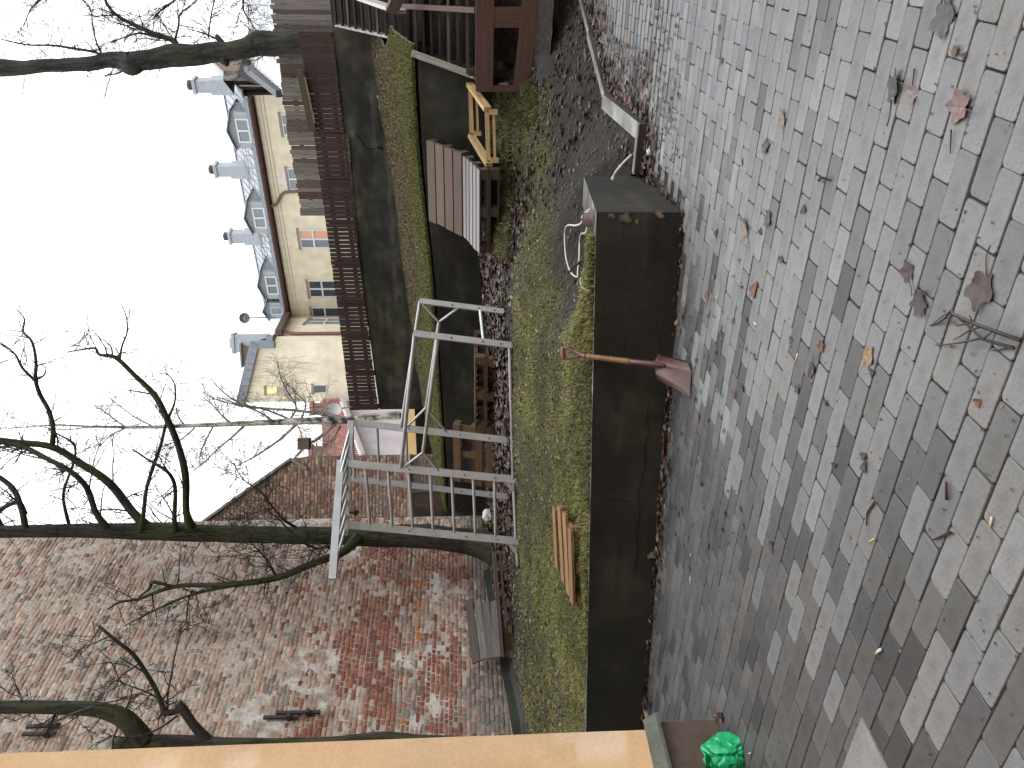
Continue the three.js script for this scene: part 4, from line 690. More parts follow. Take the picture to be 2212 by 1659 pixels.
  const c2 = new MB(), cp0 = P(548, 766, Zg + 3), cp1 = P(527, 766, Zg + 3); c2.beam(cp0.clone().setY(cp0.y - 0.8), cp1, 1.15, 0.8, gn); const ch2 = c2.build('chimney', mat('brick', [0.2, 0.13, 0.11]), house); const c3 = new MB(); c3.beam(cp1.clone(), cp1.clone().setY(cp1.y + 0.1), 1.5, 1.1, gn); const c3m = shadows(new THREE.Mesh(c3.geo(house.position), mat('metal', [0.17, 0.21, 0.2], 0.6, 0))); c3m.name = 'chimney_cap'; ch2.add(c3m);
  // satellite dish on its mast
  const dt = P(530, 687, 51), db = P(560, 686, 51), dish = thing('satellite_dish', db, 'round dark grey satellite dish on a thin mast above the yellow house', 'satellite dish');
  const mm = mat('fine', [0.09, 0.1, 0.12], 0.5, 0), ms = new MB(); ms.rod(db.clone().setY(db.y - 1), dt, 0.045, 6); ms.rod(dt, P(520, 687, 51), 0.03, 6); ms.build('mast', mm, dish);
  const ds = new MB(), dn = EYE.clone().sub(dt).setY(0.3).normalize(), dx = new THREE.Vector3().crossVectors(UP, dn).normalize(), dy = new THREE.Vector3().crossVectors(dn, dx);
  ds.grid(24, 5, (u, v) => { const a = -u * 6.2832, rd = v * 0.34; return [dt.clone().addScaledVector(dx, Math.cos(a) * rd).addScaledVector(dy, Math.sin(a) * rd).addScaledVector(dn, 0.1 + 0.8 * rd * rd), null, u, v]; }); const dsm = mm.clone(); dsm.side = THREE.DoubleSide; ds.build('dish', dsm, dish);
  const lb = new MB(); lb.beam(dt.clone().addScaledVector(dx, -0.12).addScaledVector(dn, 0.2), dt.clone().addScaledVector(dx, 0.12).addScaledVector(dn, 0.2), 0.015, 0.05, UP); lb.build('print', mat('fine', [0.4, 0.42, 0.45], 0.6, 0), dish);
  const arm = new MB(); arm.rod(dt.clone().addScaledVector(dy, -0.3).addScaledVector(dn, 0.15), dt.clone().addScaledVector(dn, 0.5).addScaledVector(dy, -0.12), 0.02, 6); arm.build('arm', mm, dish);
}
// grey metal roofed outbuilding with the rendered chimney wall, top of the photograph
{
  const a = P(600, 180, 30), b = P(580, 0, 26), h = thing('metal_roofed_shed', P(620, 90, 29), 'long shed with a pale ribbed metal roof behind the grey fence', 'shed');
  const q = [P(612, 205, 29.5), P(588, -40, 26.5), P(525, -40, 32), P(546, 148, 34)], g = new MB(), N = 42;
  g.grid(N * 4, 1, (u, v) => { const w = mv(mv(q[0], q[1], u), mv(q[3], q[2], u), v); w.y += 0.03 * (Math.floor(u * N * 4) % 4 < 2 ? 1 : 0); return [w, null, u * 9, v * 4]; });
  const rm = mat('metal', [0.46, 0.48, 0.50], 0.45, 0.002); rm.side = THREE.DoubleSide; g.build('roof', rm, h);
  const w = new MB(); w.quad(q[1].clone().setY(2.8), q[0].clone().setY(2.8), q[0].clone(), q[1].clone()); w.quad(q[0].clone().setY(2.8), q[3].clone().setY(2.8), q[3], q[0]); const wm = mat('fine', [0.12, 0.11, 0.1]); wm.side = THREE.DoubleSide; w.build('wall', wm, h);
  const tornM = mat('fine', [0.55, 0.56, 0.58]); const dk = new MB(); dk.beam(P(540, 148, 33.8), P(611, 202, 29.6), 0.25, 0.5); dk.beam(P(536, 170, 34.5), P(546, 138, 34), 0.3, 0.9); dk.build('fascia', mat('metal', [0.05, 0.055, 0.06], 0.6, 0.004), h);
  const r2 = rng(3); for (let k = 0; k < 9; k++) { const wt = new MB(), m = mv(q[3], q[0], 0.1 + 0.1 * k); wt.beam(m.clone().add(new THREE.Vector3(0.05, 0.02, 0.05)), m.clone().add(new THREE.Vector3(0.1 + 0.3 * r2(), -0.03, 0.1)), 0.1, 0.1); wt.build('torn_edge', tornM, h); }
  const c = thing('rendered_chimney_wall', P(540, 165, 42), 'blunt grey rendered wall block beside the yellow house chimney', 'wall');
  const cb = new MB(); const c0 = P(483, 152, 42), c1 = P(482, 174, 42); cb.grid(6, 8, (u, v) => { const w2 = mv(c0, c1, u); w2.y = lerp(6, lerp(c0.y, c1.y, u), v); return [w2, mix([0.33, 0.315, 0.28], [0.17, 0.155, 0.13], sstep(0.4, 0.75, fbm(u * 2, w2.y, 4, 4))), u, w2.y]; });
  cb.quad(c0.clone().setY(6), c0.clone().setY(6).add(new THREE.Vector3(0, 0, -2)), c0.clone().add(new THREE.Vector3(0, 0, -2)), c0); cb.quad(c0, c1, c1.clone().add(new THREE.Vector3(0, 0, -2)), c0.clone().add(new THREE.Vector3(0, 0, -2)));
  const cm = vmat('concrete', 0.95, 0.01); cm.side = THREE.DoubleSide; cb.build('render', cm, c);
}
// pink-white house with the red tiled roof
{
  const Z = 40, rl = P(685, 860, Z + 3), h = thing('red_roofed_house', P(870, 930, Z), 'pinkish white house with a red tiled roof behind the birch', 'house');
  const eaveL = P(780, 985, Z), eaveR = P(735, 860, Z + 5), ridR = P(693, 862, Z + 8), ridL = P(700, 990, Z + 4), g = new MB(), nx = 30, ny = 14;
  // rows of pantiles, each tile a swelling of the sheet
  g.grid(nx * 6, ny * 3, (u, v) => { const w = mv(mv(eaveL, eaveR, u), mv(ridL, ridR, u), v); w.y += 0.05 * Math.sin(u * nx * 6.283) + 0.06 * (1 - (v * ny) % 1); return [w, mix([0.25, 0.085, 0.07], [0.38, 0.18, 0.155], noise(u * nx * 1.01, v * ny, 3)), u * 5, v * 4]; });
  const tm = vmat('fine', 0.8, 0); tm.side = THREE.DoubleSide; g.build('roof', tm, h);
  const wl = new MB(), wm = mat('plaster', [0.62, 0.56, 0.585], 0.9, 0.002); wm.side = THREE.DoubleSide;
  wl.quad(P(890, 998, Z + 0.4), P(890, 858, Z + 5.4), eaveR.clone().add(new THREE.Vector3(0, -0.05, -0.3)), eaveL.clone().add(new THREE.Vector3(0, -0.05, -0.3))); wl.quad(P(890, 985, Z + 0.4), P(890, 985, Z + 0.4).add(new THREE.Vector3(-2, 0, -6)), eaveL.clone().add(new THREE.Vector3(-2, 1.5, -6)), eaveL.clone().add(new THREE.Vector3(0, -0.05, -0.3)));
  wl.build('wall', wm, h);
  const cn = new MB(); for (const [o, w2] of [[0.12, 0.2]]) cn.beam(eaveL.clone().add(new THREE.Vector3(0, -o, 0.05)), eaveR.clone().add(new THREE.Vector3(0, -o, 0.05)), 0.3, w2); cn.build('cornice', mat('fine', [0.5, 0.45, 0.44]), h);
  const chs = [[690, 706, 965, 986], [692, 706, 872, 892]];
  for (const [a, b, c, d] of chs) { const k = new MB(), b0 = P(b + 6, (c + d) / 2, Z + 5), b1 = P(a - 14, (c + d) / 2, Z + 5); k.beam(b0, b1, (d - c) / F * Z, 0.6, new THREE.Vector3(1, 0, 0)); const m = k.build('chimney', mat('brick', [0.3, 0.2, 0.15]), h); const k2 = new MB(); k2.beam(b1, b1.clone().add(new THREE.Vector3(0, 0.2, 0)), (d - c) / F * Z * 1.3, 0.8, new THREE.Vector3(1, 0, 0)); const m2 = shadows(new THREE.Mesh(k2.geo(h.position), mat('fine', [0.42, 0.17, 0.12]))); m2.name = 'chimney_cap'; m.add(m2); }
  const wx = eaveR.clone().sub(eaveL).setY(0).normalize(), wnn = new THREE.Vector3().crossVectors(wx, UP).normalize(); if (wnn.z < 0) wnn.negate(); const o = P(890, 998, Z + 0.4), H = (x, y, oo = 0) => o.clone().addScaledVector(wx, x).addScaledVector(wnn, oo).setY(y), pk = (px, py) => { const v = onPlane(px, py, o, wnn); return [v.clone().sub(o).dot(wx), v.y]; };
  for (const [a, b, c, d] of [[748, 776, 868, 884], [848, 872, 949, 959], [840, 862, 910, 922], [852, 866, 935, 944]]) { const [x0, ya] = pk(a, d), [x1, yb] = pk(b, c); windowOn(h, H, Math.min(x0, x1), Math.max(x0, x1), Math.min(ya, yb), Math.max(ya, yb), { mid: false, cross: false, glass: GLASSB }); }
  const fl = thing('metal_flue', P(897, 1022, 23.5), 'blue-grey square metal flue with a dark cap beside the yellow strip', 'flue'); { const g5 = new MB(); g5.beam(P(915, 1024, 23.5), P(868, 1018, 23.5), 0.24, 0.24); g5.build('duct', mat('metal', [0.26, 0.29, 0.33], 0.5, 0.002), fl); const g6 = new MB(); g6.beam(P(868, 1018, 23.5), P(862, 1017, 23.5), 0.36, 0.36); g6.build('cap', mat('metal', [0.06, 0.07, 0.075], 0.6, 0), fl); }
  const y = thing('yellow_strip_wall', P(890, 960, 24), 'low warm yellow wall below the pink house', 'wall');
  const q = [P(906, 1052, 24), P(906, 880, 26), P(868, 880, 26), P(874, 1052, 24)], yg = new MB(); yg.quad(q[0].clone().setY(2), q[1].clone().setY(2), q[2], q[3]); yg.quad(q[3], q[2], q[2].clone().add(new THREE.Vector3(0, 0, -1)), q[3].clone().add(new THREE.Vector3(0, 0, -1))); yg.build('rendered_wall', mat('plaster', [0.66, 0.46, 0.2], 0.9), y);
  const sd = thing('satellite_dish', P(720, 884, Z + 3), 'pale satellite dish on the red tiled roof beside the birch', 'satellite dish'); { const dt = P(722, 884, Z + 2), ds = new MB(); ds.grid(20, 4, (u, v) => { const a = -u * 6.2832, rd = v * 0.42; return [dt.clone().add(new THREE.Vector3(Math.cos(a) * rd * 0.8, Math.sin(a) * rd, 0.1 + 0.6 * rd * rd)), null, u, v]; }); const m = mat('fine', [0.42, 0.42, 0.4], 0.6, 0); m.side = THREE.DoubleSide; ds.build('dish', m, sd); const mm = new MB(); mm.rod(dt, dt.clone().add(new THREE.Vector3(0.1, -0.9, -0.6)), 0.04, 6); mm.build('mast', m, sd); }
}

// ───────── stairs up the bank ─────────
const treadPale = woodM([0.16, 0.145, 0.132], 0.75), brownW = [0.080, 0.036, 0.022], brownM = woodM(brownW, 0.7), brownD = woodM([0.036, 0.019, 0.014], 0.8), paleW = woodM([0.40, 0.37, 0.34], 0.8), treadM = woodM([0.05, 0.036, 0.026], 0.6);
{
  const st = thing('garden_stairs', onQ(1031, 165, QB - 0.1), 'brown wooden garden stairs in two flights with pale stringers, at the top edge', 'stairs');
  const s0 = onQ(1031, 165, QB - 0.15), s1 = onQ(886, 113, 12.55), s2 = onQ(874, 86, 12.9), s3 = onQ(729, 54, QU - 0.1), right = fromPQ(-1, 0), wd = 1.5;
  const flight = (a, b, n, nm) => {
    const str = new MB(); str.beam(a, b, 0.045, 0.1); tag(str.build('stringer', paleW, st), 'pale weathered stringer');
    const st2 = new MB(); st2.beam(a.clone().addScaledVector(right, wd), b.clone().addScaledVector(right, wd), 0.045, 0.1); st2.build('stringer', brownM, st);
    const rise = (b.y - a.y) / n;
    for (let k = 0; k < n; k++) { const m = mv(a, b, (k + 0.5) / n), g = new MB(); m.y += rise * 0.5; g.beam(m.clone().addScaledVector(right, 0.02), m.clone().addScaledVector(right, wd), 0.19, 0.034); g.build('tread', k % 4 === 2 ? treadPale : treadM, st); }
  };
  { const g = new MB(); g.beam(onQ(1032, 166, QB - 0.03), onQ(888, 114, QB - 0.03), 0.05, 0.075); tag(g.build('stringer', paleW, st), 'pale weathered stringer'); }
  flight(s0, s1, 8); flight(s2, s3, 9);
  const ch = new MB(); for (const [a, b] of [[s0, s1], [s2, s3]]) ch.grid(30, 10, (u, v) => { const w = mv(a, b, u); w.addScaledVector(fromPQ(1, 0), 0.012); w.y = lerp(0.5, w.y - 0.04, v); return [w, concreteCol(w, { base: [0.026, 0.027, 0.025] }), u * 2, v]; });
  ch.build('cheek_wall', concreteM, st);
  // posts and hand rails
  const post = (v, h, m = brownD, w = 0.085) => { const g = new MB(); g.beam(v.clone().setY(v.y - 0.35), v.clone().setY(v.y + h), w, w, fromPQ(1, 0)); g.build('post', m, st); };
  post(s1.clone().addScaledVector(right, 0.02), 0.12); post(s0.clone().addScaledVector(right, 0.05), 0.1); post(s1.clone().addScaledVector(right, wd), 1.0, brownM);
  const lg = new MB(); lg.beam(s1.clone().addScaledVector(fromPQ(0, 0.17), 1), s1.clone().addScaledVector(fromPQ(0, 0.17), 1).addScaledVector(right, wd), 0.36, 0.05); lg.build('landing', treadM, st);
  const hr = new MB(); hr.beam(onQ(1035, 22, 10.1), onQ(850, 12, 12.3), 0.06, 0.13); hr.build('hand_rail', brownM, st);
  const hr2 = new MB(); hr2.beam(onQ(868, 26, 12.3), onQ(780, -4, 14), 0.05, 0.17); tag(hr2.build('hand_rail', woodM([0.52, 0.5, 0.5], 0.75), st), 'pale grey board rail');
  for (const [a, b] of [[[846, 24], [870, -30]], [[962, 18], [975, -30]]]) { const g = new MB(); g.beam(onQ(a[0], a[1], 11.6), onQ(b[0], b[1], 11.2), 0.07, 0.16); g.build('brace', brownM, st); }
  const bd = new MB(); for (let k = 0; k < 40; k++) { }  // (soil under the flights is the bank itself)
  const sb = new MB(); sb.grid(20, 34, (u, v0) => { const v = lerp(-0.16, 1, v0), a = s0.clone().addScaledVector(s3.clone().sub(s0), v), w = a.clone().addScaledVector(right, lerp(-0.02, wd + 0.6, u)); w.y -= 0.42 - 0.08 * (fbm(u * 5, v * 14, 2, 3) - 0.5); return [w, mix([0.022, 0.017, 0.013], [0.05, 0.03, 0.02], fbm(u * 8, v * 20, 3, 3)), u * 2, v * 6]; });
  sb.build('soil_slope', vmat('soil', 1, 0.02), st);
}
// brown timber landing frame in front of the stairs
{
  const q = 9.75, fr = thing('landing_frame', onQ(1128, 190, q), 'dark red-brown timber frame with open panels at the foot of the stairs', 'timber frame');
  const bar = (a, b, w, h, nm, qo = 0) => { const g = new MB(); g.beam(onQ(a[0], a[1], q + qo), onQ(b[0], b[1], q + qo), w, h, UP); g.build(nm, brownM, fr); };
  bar([1046, 197], [1048, -30], 0.07, 0.2, 'top_rail'); bar([1126, 193], [1150, -30], 0.07, 0.19, 'bottom_rail', 0.003);
  const up = (py, w) => { const g = new MB(), a = onQ(1062, py, q), b = onQ(1120 + (195 - py) * 0.1, py, q); g.beam(a, b, w, 0.06, fromPQ(0, 1)); g.build('upright', brownM, fr); };
  up(191, 0.07); up(37, 0.21);
  const bk = new MB(); bk.grid(30, 10, (u, v) => { const p = lerp(1.5, -0.6, u), w = fromPQ(p, q + 0.25 + 0.35 * v, 0); w.y = lerp(onQ(1135, 100, q).y - 0.1, onQ(1050, 100, q).y - 0.04, v) + 0.08 * (fbm(u * 9, v * 5, 2, 3) - 0.5); return [w, mix([0.03, 0.02, 0.015], [0.075, 0.042, 0.03], fbm(u * 22, v * 12, 3, 3)), u * 2, v]; });
  tag(bk.build('leaf_fill', vmat('soil', 1, 0.02), fr), 'dark leaves behind the open panels');
  const tp = new MB(); for (let k = 0; k < 5; k++) { const g = new MB(), a = onQ(1030, 193, q + 0.08 + 0.13 * k); g.beam(a, a.clone().addScaledVector(fromPQ(-1, 0), 1.9), 0.12, 0.03); g.build('deck_board', brownD, fr); }
  const n = mat('fine', [0.5, 0.52, 0.54], 0.5, 0), sc = new MB(); sc.beam(onQ(1078, 186, q + 0.3), onQ(1098, 184, q + 0.3), 0.12, 0.05); tag(sc.build('plastic_scrap', n, fr), 'white scrap inside the frame');
}
// grey stone ledge by the landing
{
  const g = new MB(), a = onLawn(1160, 120), r = rng(2);
  const t = thing('rock_ledge', a, 'low dark grey rock ledge in the soil below the landing frame', 'rock');
  const b = onLawn(1172, 30), c = onLawn(1168, 195);
  g.grid(30, 10, (u, v) => { const w = mv(c, b, u).addScaledVector(fromPQ(-0.3, -0.45), v - 0.3); w.y = hL(w) + 0.10 * Math.sin(Math.PI * clamp(v)) * Math.sin(Math.PI * clamp(u)) ** 0.4 * (0.35 + 1.3 * fbm(u * 5, v * 3, 3, 4)) - 0.04 + 0.05 * Math.abs(noise(u * 9, v * 6, 2) - 0.5); return [w, mix([0.010, 0.010, 0.009], [0.034, 0.034, 0.031], fbm(u * 7, v * 7, 2, 4)), u, v]; });
  g.build('stone', vmat('concrete', 0.9, 0.02), t);
}

// ───────── scaffold of aluminium frames ─────────
{
  const al = mat('metal', [0.42, 0.423, 0.427], 0.42, 0.001, { metalness: 0.35 }), alT = mat('metal', [0.47, 0.48, 0.49], 0.32, 0.001, { metalness: 0.55 }), blk = mat('fine', [0.02, 0.02, 0.022], 0.6, 0), stl = mat('metal', [0.5, 0.5, 0.5], 0.4, 0);
  const f1 = onLawn(1120, 1169), f2 = onLawn(1114, 1036), f3 = onLawn(1099, 1073), f4 = onLawn(1097, 951), r1 = onLawn(1107, 746), r2 = onLawn(1090, 673);
  const top = (px, py, f, k = 1) => P(px, py, -f.z * k);
  const t1 = top(738, 1132, f1), t2 = top(742, 1000, f2), t3 = top(757, 1033, f3), t4 = top(752, 911, f4), u1 = top(893, 720, r1), u2 = top(906, 650, r2);
  
  const s = thing('scaffold', f1, 'light grey aluminium scaffold of ladder frames and tubes standing on the lawn', 'scaffold');
  const side = f2.clone().sub(f1).normalize(), LW = 0.092, LT = 0.045;
  const stile = (a, b, nm = 'stile', w = LW) => { const g = new MB(), x = b.clone().sub(a).normalize(); const hint = new THREE.Vector3().crossVectors(x, new THREE.Vector3(0.15, 0, 1)).normalize(); g.beam(a, b, LT, w, hint); g.build(nm, al, s); const h = new MB(); for (const k of [0.12, 0.3, 0.62]) { const m = mv(a, b, k).add(new THREE.Vector3(0, 0, LT * 0.52)); h.rod(m, m.clone().add(new THREE.Vector3(0, 0, 0.006)), 0.011, 8); } h.build('bolt', mat('fine', [0.1, 0.09, 0.08], 0.5, 0), s); };
  stile(f1, t1); stile(f2, t2); stile(f3, t3, 'stile', 0.075); stile(f4, t4, 'stile', 0.085); stile(r1, u1, 'stile', 0.07); stile(r2, u2, 'stile', 0.06);
  const rod = (a, b, r, nm = 'rung') => { const g = new MB(); g.rod(a, b, r, 12); g.build(nm, alT, s); };
  const rung = (a0, a1, b0, b1, ks, r) => { for (const k of ks) rod(mv(a0, a1, k), mv(b0, b1, k), r); };
  // front frame: seven rungs where the photograph has them
  const onSeg = (a, b, px, py) => { let best = 0, bd = 1e9; const tgt = ray(px, py).normalize(); for (let k = 0; k <= 200; k++) { const d = mv(a, b, k / 200).sub(EYE).normalize().distanceTo(tgt); if (d < bd) { bd = d; best = k / 200; } } return mv(a, b, best); };
  for (const [x0, x1, y0, y1] of [[405, 460, 632, 1100], [597, 645, 650, 1118], [783, 822, 665, 1135], [967, 1002, 685, 1153], [1150, 1182, 704, 1170], [1335, 1358, 722, 1188], [1514, 1532, 742, 1206]]) { const D = (x, y) => [(1250 + x / 2.183) / 1.8228, (1560 + y / 2.183) / 1.8228]; rod(onSeg(f2, t2, ...D(x0, y0)), onSeg(f1, t1, ...D(x1, y1)), 0.019); }
  rung(f3, t3, f4, t4, [0.975, 0.82, 0.64], 0.017); rung(r1, u1, r2, u2, [0.29], 0.02);
  // top ladder frame lying flat
  const a0 = top(736, 994, f2, 1.0), a1 = P(718, 1251, -f1.z * 0.92), b0 = top(758, 907, f4, 0.99), b1 = P(745, 1156, -f3.z * 0.93);
  { const g = new MB(); g.beam(a0, a1, 0.05, 0.085); g.build('top_stile', al, s); const h = new MB(); h.beam(b0, b1, 0.045, 0.075); h.build('top_stile', al, s); const e = new MB(); const c = (p, q, w) => e.beam(p.clone().addScaledVector(q.clone().sub(p).normalize(), -0.028), p.clone().addScaledVector(q.clone().sub(p).normalize(), 0.004), 0.054, w); c(a0, a1, 0.09); c(b0, b1, 0.08); e.build('end_cap', blk, s); }
  for (let k = 0; k < 8; k++) { const t = 0.05 + k * 0.128; rod(mv(b0, b1, t), mv(a0, a1, t), 0.017, 'top_rung'); }
  // guard rails with forked ends
  const fork = (ta, tb, la, lb, legA, legB, ka, kb) => { };
  const g1a = onSeg(r1, u1, 896, 722), g1b = onSeg(f2, t2, 866, 1006), g2a = onSeg(r2, u2, 908, 652), g2b = onSeg(f4, t4, 868, 915);
  rod(g1a, g1b, 0.024, 'guard_rail'); rod(g2a, g2b, 0.022, 'guard_rail');
  const lz = (px, py, A, B, k) => P(px, py, lerp(-A.z, -B.z, k));
  const lowF = [lz(946, 731, r1, f2, 0.08), lz(914, 977, r1, f2, 0.86)]; rod(lowF[0], lowF[1], 0.023, 'guard_rail');
  const lowB = [lz(948.5, 696, r2, f4, 0.12), lz(921, 880, r2, f4, 0.8)]; rod(lowB[0], lowB[1], 0.021, 'guard_rail');
  for (const [m, leg, pts] of [[lowF[0], [r1, u1], [[910, 723], [968, 730]]], [lowF[1], [f2, t2], [[868, 1006], [951, 1014]]], [lowB[0], [r2, u2], [[908, 653], [996, 661]]], [lowB[1], [f4, t4], [[876, 917], [968, 930]]]]) for (const p of pts) rod(m, onSeg(leg[0], leg[1], ...p), 0.016, 'fork_arm');
  // tube along the ground and its feet
  const gl = [onLawn(1124, 1222), f1.clone(), f2.clone(), r1.clone()].map((v) => v.setY(v.y + 0.03)); for (let k = 0; k < 3; k++) rod(gl[k], gl[k + 1], 0.021, 'ground_tube');
  for (const [f, o] of [[f1, 1], [f2, 1]]) { const g = new MB(); g.beam(f.clone().setY(f.y + 0.13), f.clone().add(new THREE.Vector3(-0.13, 0.04, 0)), 0.03, 0.05); g.build('gusset', al, s); }
  const ec = new MB(); ec.rod(gl[0].clone().add(new THREE.Vector3(-0.02, 0, 0)), gl[0], 0.025, 10); ec.build('end_cap', blk, s);
}

// ───────── pallets ─────────
// a pallet in its own frame: x along the boards, z across, y up, origin at one lower corner
function pallet(name, label, group, O, X, Y, Z, { L = 1.2, W = 0.8, H = 0.14, tops = 5, bottoms = 3, m = null, seed = 1, holes = [], bw: bw0 = 0 } = {}) {
  const t = thing(name, O, label, 'pallet', group), r = rng(seed), A = (x, y, z) => O.clone().addScaledVector(X, x).addScaledVector(Y, y).addScaledVector(Z, z);
  const put = (nm, x0, x1, y0, y1, z0, z1, k = r()) => { const g = new MB(); g.obox(A((x0 + x1) / 2, (y0 + y1) / 2, (z0 + z1) / 2), X.clone().multiplyScalar((x1 - x0) / 2), Y.clone().multiplyScalar((y1 - y0) / 2), Z.clone().multiplyScalar((z1 - z0) / 2), r() * 7); g.build(nm, m[Math.floor(k * m.length)], t); };
  const bw = bw0 || (tops > 5 ? 0.075 : 0.115), gap = (W - bw * tops) / (tops - 1);
  for (let k = 0; k < tops; k++) if (!holes.includes(k)) { const z0 = k * (bw + gap); put('deck_board', rr(-.012, .006, r), L + rr(-.006, .012, r), H - 0.02, H, z0, z0 + bw); }
  for (let k = 0; k < 3; k++) put('stringer_board', k * (L - 0.1) / 2, k * (L - 0.1) / 2 + 0.1, H - 0.041, H - 0.021, 0.002, W - 0.002);
  for (let i = 0; i < 3; i++) for (let j = 0; j < 3; j++) put('block', i * (L - 0.12) / 2, i * (L - 0.12) / 2 + 0.12, 0.02, H - 0.042, j * (W - 0.1) / 2, j * (W - 0.1) / 2 + 0.1);
  for (let j = 0; j < bottoms; j++) put('bottom_board', 0, L, 0, 0.0195, j * (W - 0.1) / 2, j * (W - 0.1) / 2 + 0.1);
  return t;
}
const oldWood = [[0.082, 0.05, 0.031], [0.066, 0.041, 0.026], [0.094, 0.058, 0.037], [0.056, 0.036, 0.025]].map((c) => woodM(c, 0.75));
const wetWood = [[0.085, 0.07, 0.062], [0.06, 0.04, 0.03], [0.10, 0.085, 0.078]].map((c) => woodM(c, 0.33, 0.001));
const greyWood = [[0.115, 0.1, 0.09], [0.09, 0.076, 0.068], [0.13, 0.115, 0.102]].map((c) => woodM(c, 0.9, 0.006));
const freshWood = [[0.27, 0.15, 0.062], [0.245, 0.132, 0.052], [0.295, 0.17, 0.075]].map((c) => woodM(c, 0.7));
const rustWood = [[0.10, 0.055, 0.026], [0.125, 0.073, 0.035], [0.078, 0.044, 0.024]].map((c) => woodM(c, 0.8));
const palletGroup = null;
{
  // right-hand stack: two flat, one leaning on them against the wall
  const a = onLawn(1072, 546), b = onLawn(1077, 372), q0 = Math.min(qOf(a), qOf(b)) + 0.02, y0 = 0.5 * (hL(a) + hL(b)) - 0.005; const O = fromPQ(pOf(onQ(1060, 546, q0)), q0, y0), X = fromPQ(-1, 0), Y = UP.clone(), Z = fromPQ(0, 1), Lr = Math.abs(pOf(onQ(1060, 546, q0)) - pOf(onQ(1060, 366, q0)));
  
  const H = Math.max(0.1, (onQ(1034, 460, q0).y - y0) / 2 - 0.002);
  pallet('pallet', 'dark pallet lying on the ground, lower of the stacked pair on the right', null, O, X, Y, Z, { L: Lr, H, m: [[0.034, 0.022, 0.015], [0.026, 0.017, 0.012], [0.042, 0.028, 0.02]].map((c) => woodM(c, 0.6)), seed: 3 });
  const fl = O.clone().setY(y0 + H + 0.003), bk = onQ(1002, 509, q0 + 0.62), Zt = bk.clone().sub(onQ(1036, 546, q0)); Zt.addScaledVector(X, -Zt.dot(X)); const Wt = Zt.length(); Zt.normalize(); const Yt = new THREE.Vector3().crossVectors(Zt, X).normalize(); if (Yt.y < 0) Yt.negate();
  pallet('pallet', 'tilted pallet with wet pale boards, upper of the stacked pair on the right', null, fl, X, Yt, Zt, { L: Lr, W: Wt, H, m: wetWood, seed: 4, tops: 5, bw: Wt / 5 - 0.022 });
  const bl = onQ(1001, 510, q0 + 0.62), tl = onQ(935, 519, QB - 0.12), br = onQ(994, 330, q0 + 0.62), X2 = fromPQ(-1, 0), Y2 = tl.clone().sub(bl).normalize(), N2 = new THREE.Vector3().crossVectors(X2, Y2).normalize();
  Y2.copy(new THREE.Vector3().crossVectors(N2, X2).normalize());
  const W2 = bl.distanceTo(tl);
  // boards face the viewer: the pallet's up is towards us
  const up2 = N2.z > 0 ? N2 : N2.clone().negate();
  pallet('pallet', 'brown pallet leaning upright against the dark wall on the right', null, bl.clone().addScaledVector(up2, -0.1), X2, up2, Y2, { L: bl.distanceTo(br), W: W2, H: 0.12, tops: 4, bw: W2 / 4 - 0.018, m: [[0.085, 0.046, 0.024], [0.07, 0.038, 0.02], [0.10, 0.056, 0.03]].map((c) => woodM(c, 0.7)), seed: 6 });
}
{
  // left stack behind the scaffold
  const q0 = 9.35, p0 = pOf(onQ(1062, 937, q0)), p1 = pOf(onQ(1050, 806, q0)), O = fromPQ(p0, q0, hLawn(p0, q0) - 0.01), X = fromPQ(-1, 0), Y = UP.clone(), Z = fromPQ(0, 1);
  const L = p0 - p1, H = 0.145; 
  pallet('pallet', 'rusty brown pallet at the bottom of the left stack behind the guard rail', null, O, X, Y, Z, { L: 1.2, H, m: rustWood, seed: 11 });
  pallet('pallet', 'rusty brown pallet in the middle of the left stack behind the guard rail', null, O.clone().setY(O.y + H + 0.003).addScaledVector(X, 0.03), X, Y, Z, { L: 1.2, H, m: rustWood, seed: 12 });
  // upright broken pallet beside it
  const bl = onLawn(1066, 1052), br = onLawn(1066, 930), X2 = br.clone().sub(bl).setY(0).normalize(), Y2 = new THREE.Vector3(0, 0.93, -0.36).normalize(), N2 = new THREE.Vector3().crossVectors(X2, Y2).normalize(); Y2.copy(new THREE.Vector3().crossVectors(N2, X2).normalize());
  pallet('pallet', 'mouldering pallet standing on edge seen between the scaffold legs', null, bl.clone().addScaledVector(N2, -0.1), X2, N2, Y2, { L: bl.distanceTo(br), W: 0.62, H: 0.13, tops: 4, m: rustWood, seed: 13, holes: [2] });
  const k = thing('broken_board', bl.clone(), 'splintered loose board lying on the upright pallet', 'board'); const g = new MB(); g.beam(P(988, 935, -bl.z - 0.1), P(1012, 962, -bl.z), 0.12, 0.03); g.beam(P(982, 955, -bl.z - 0.05), P(1000, 972, -bl.z), 0.1, 0.025); g.build('board', rustWood[1], k);
}
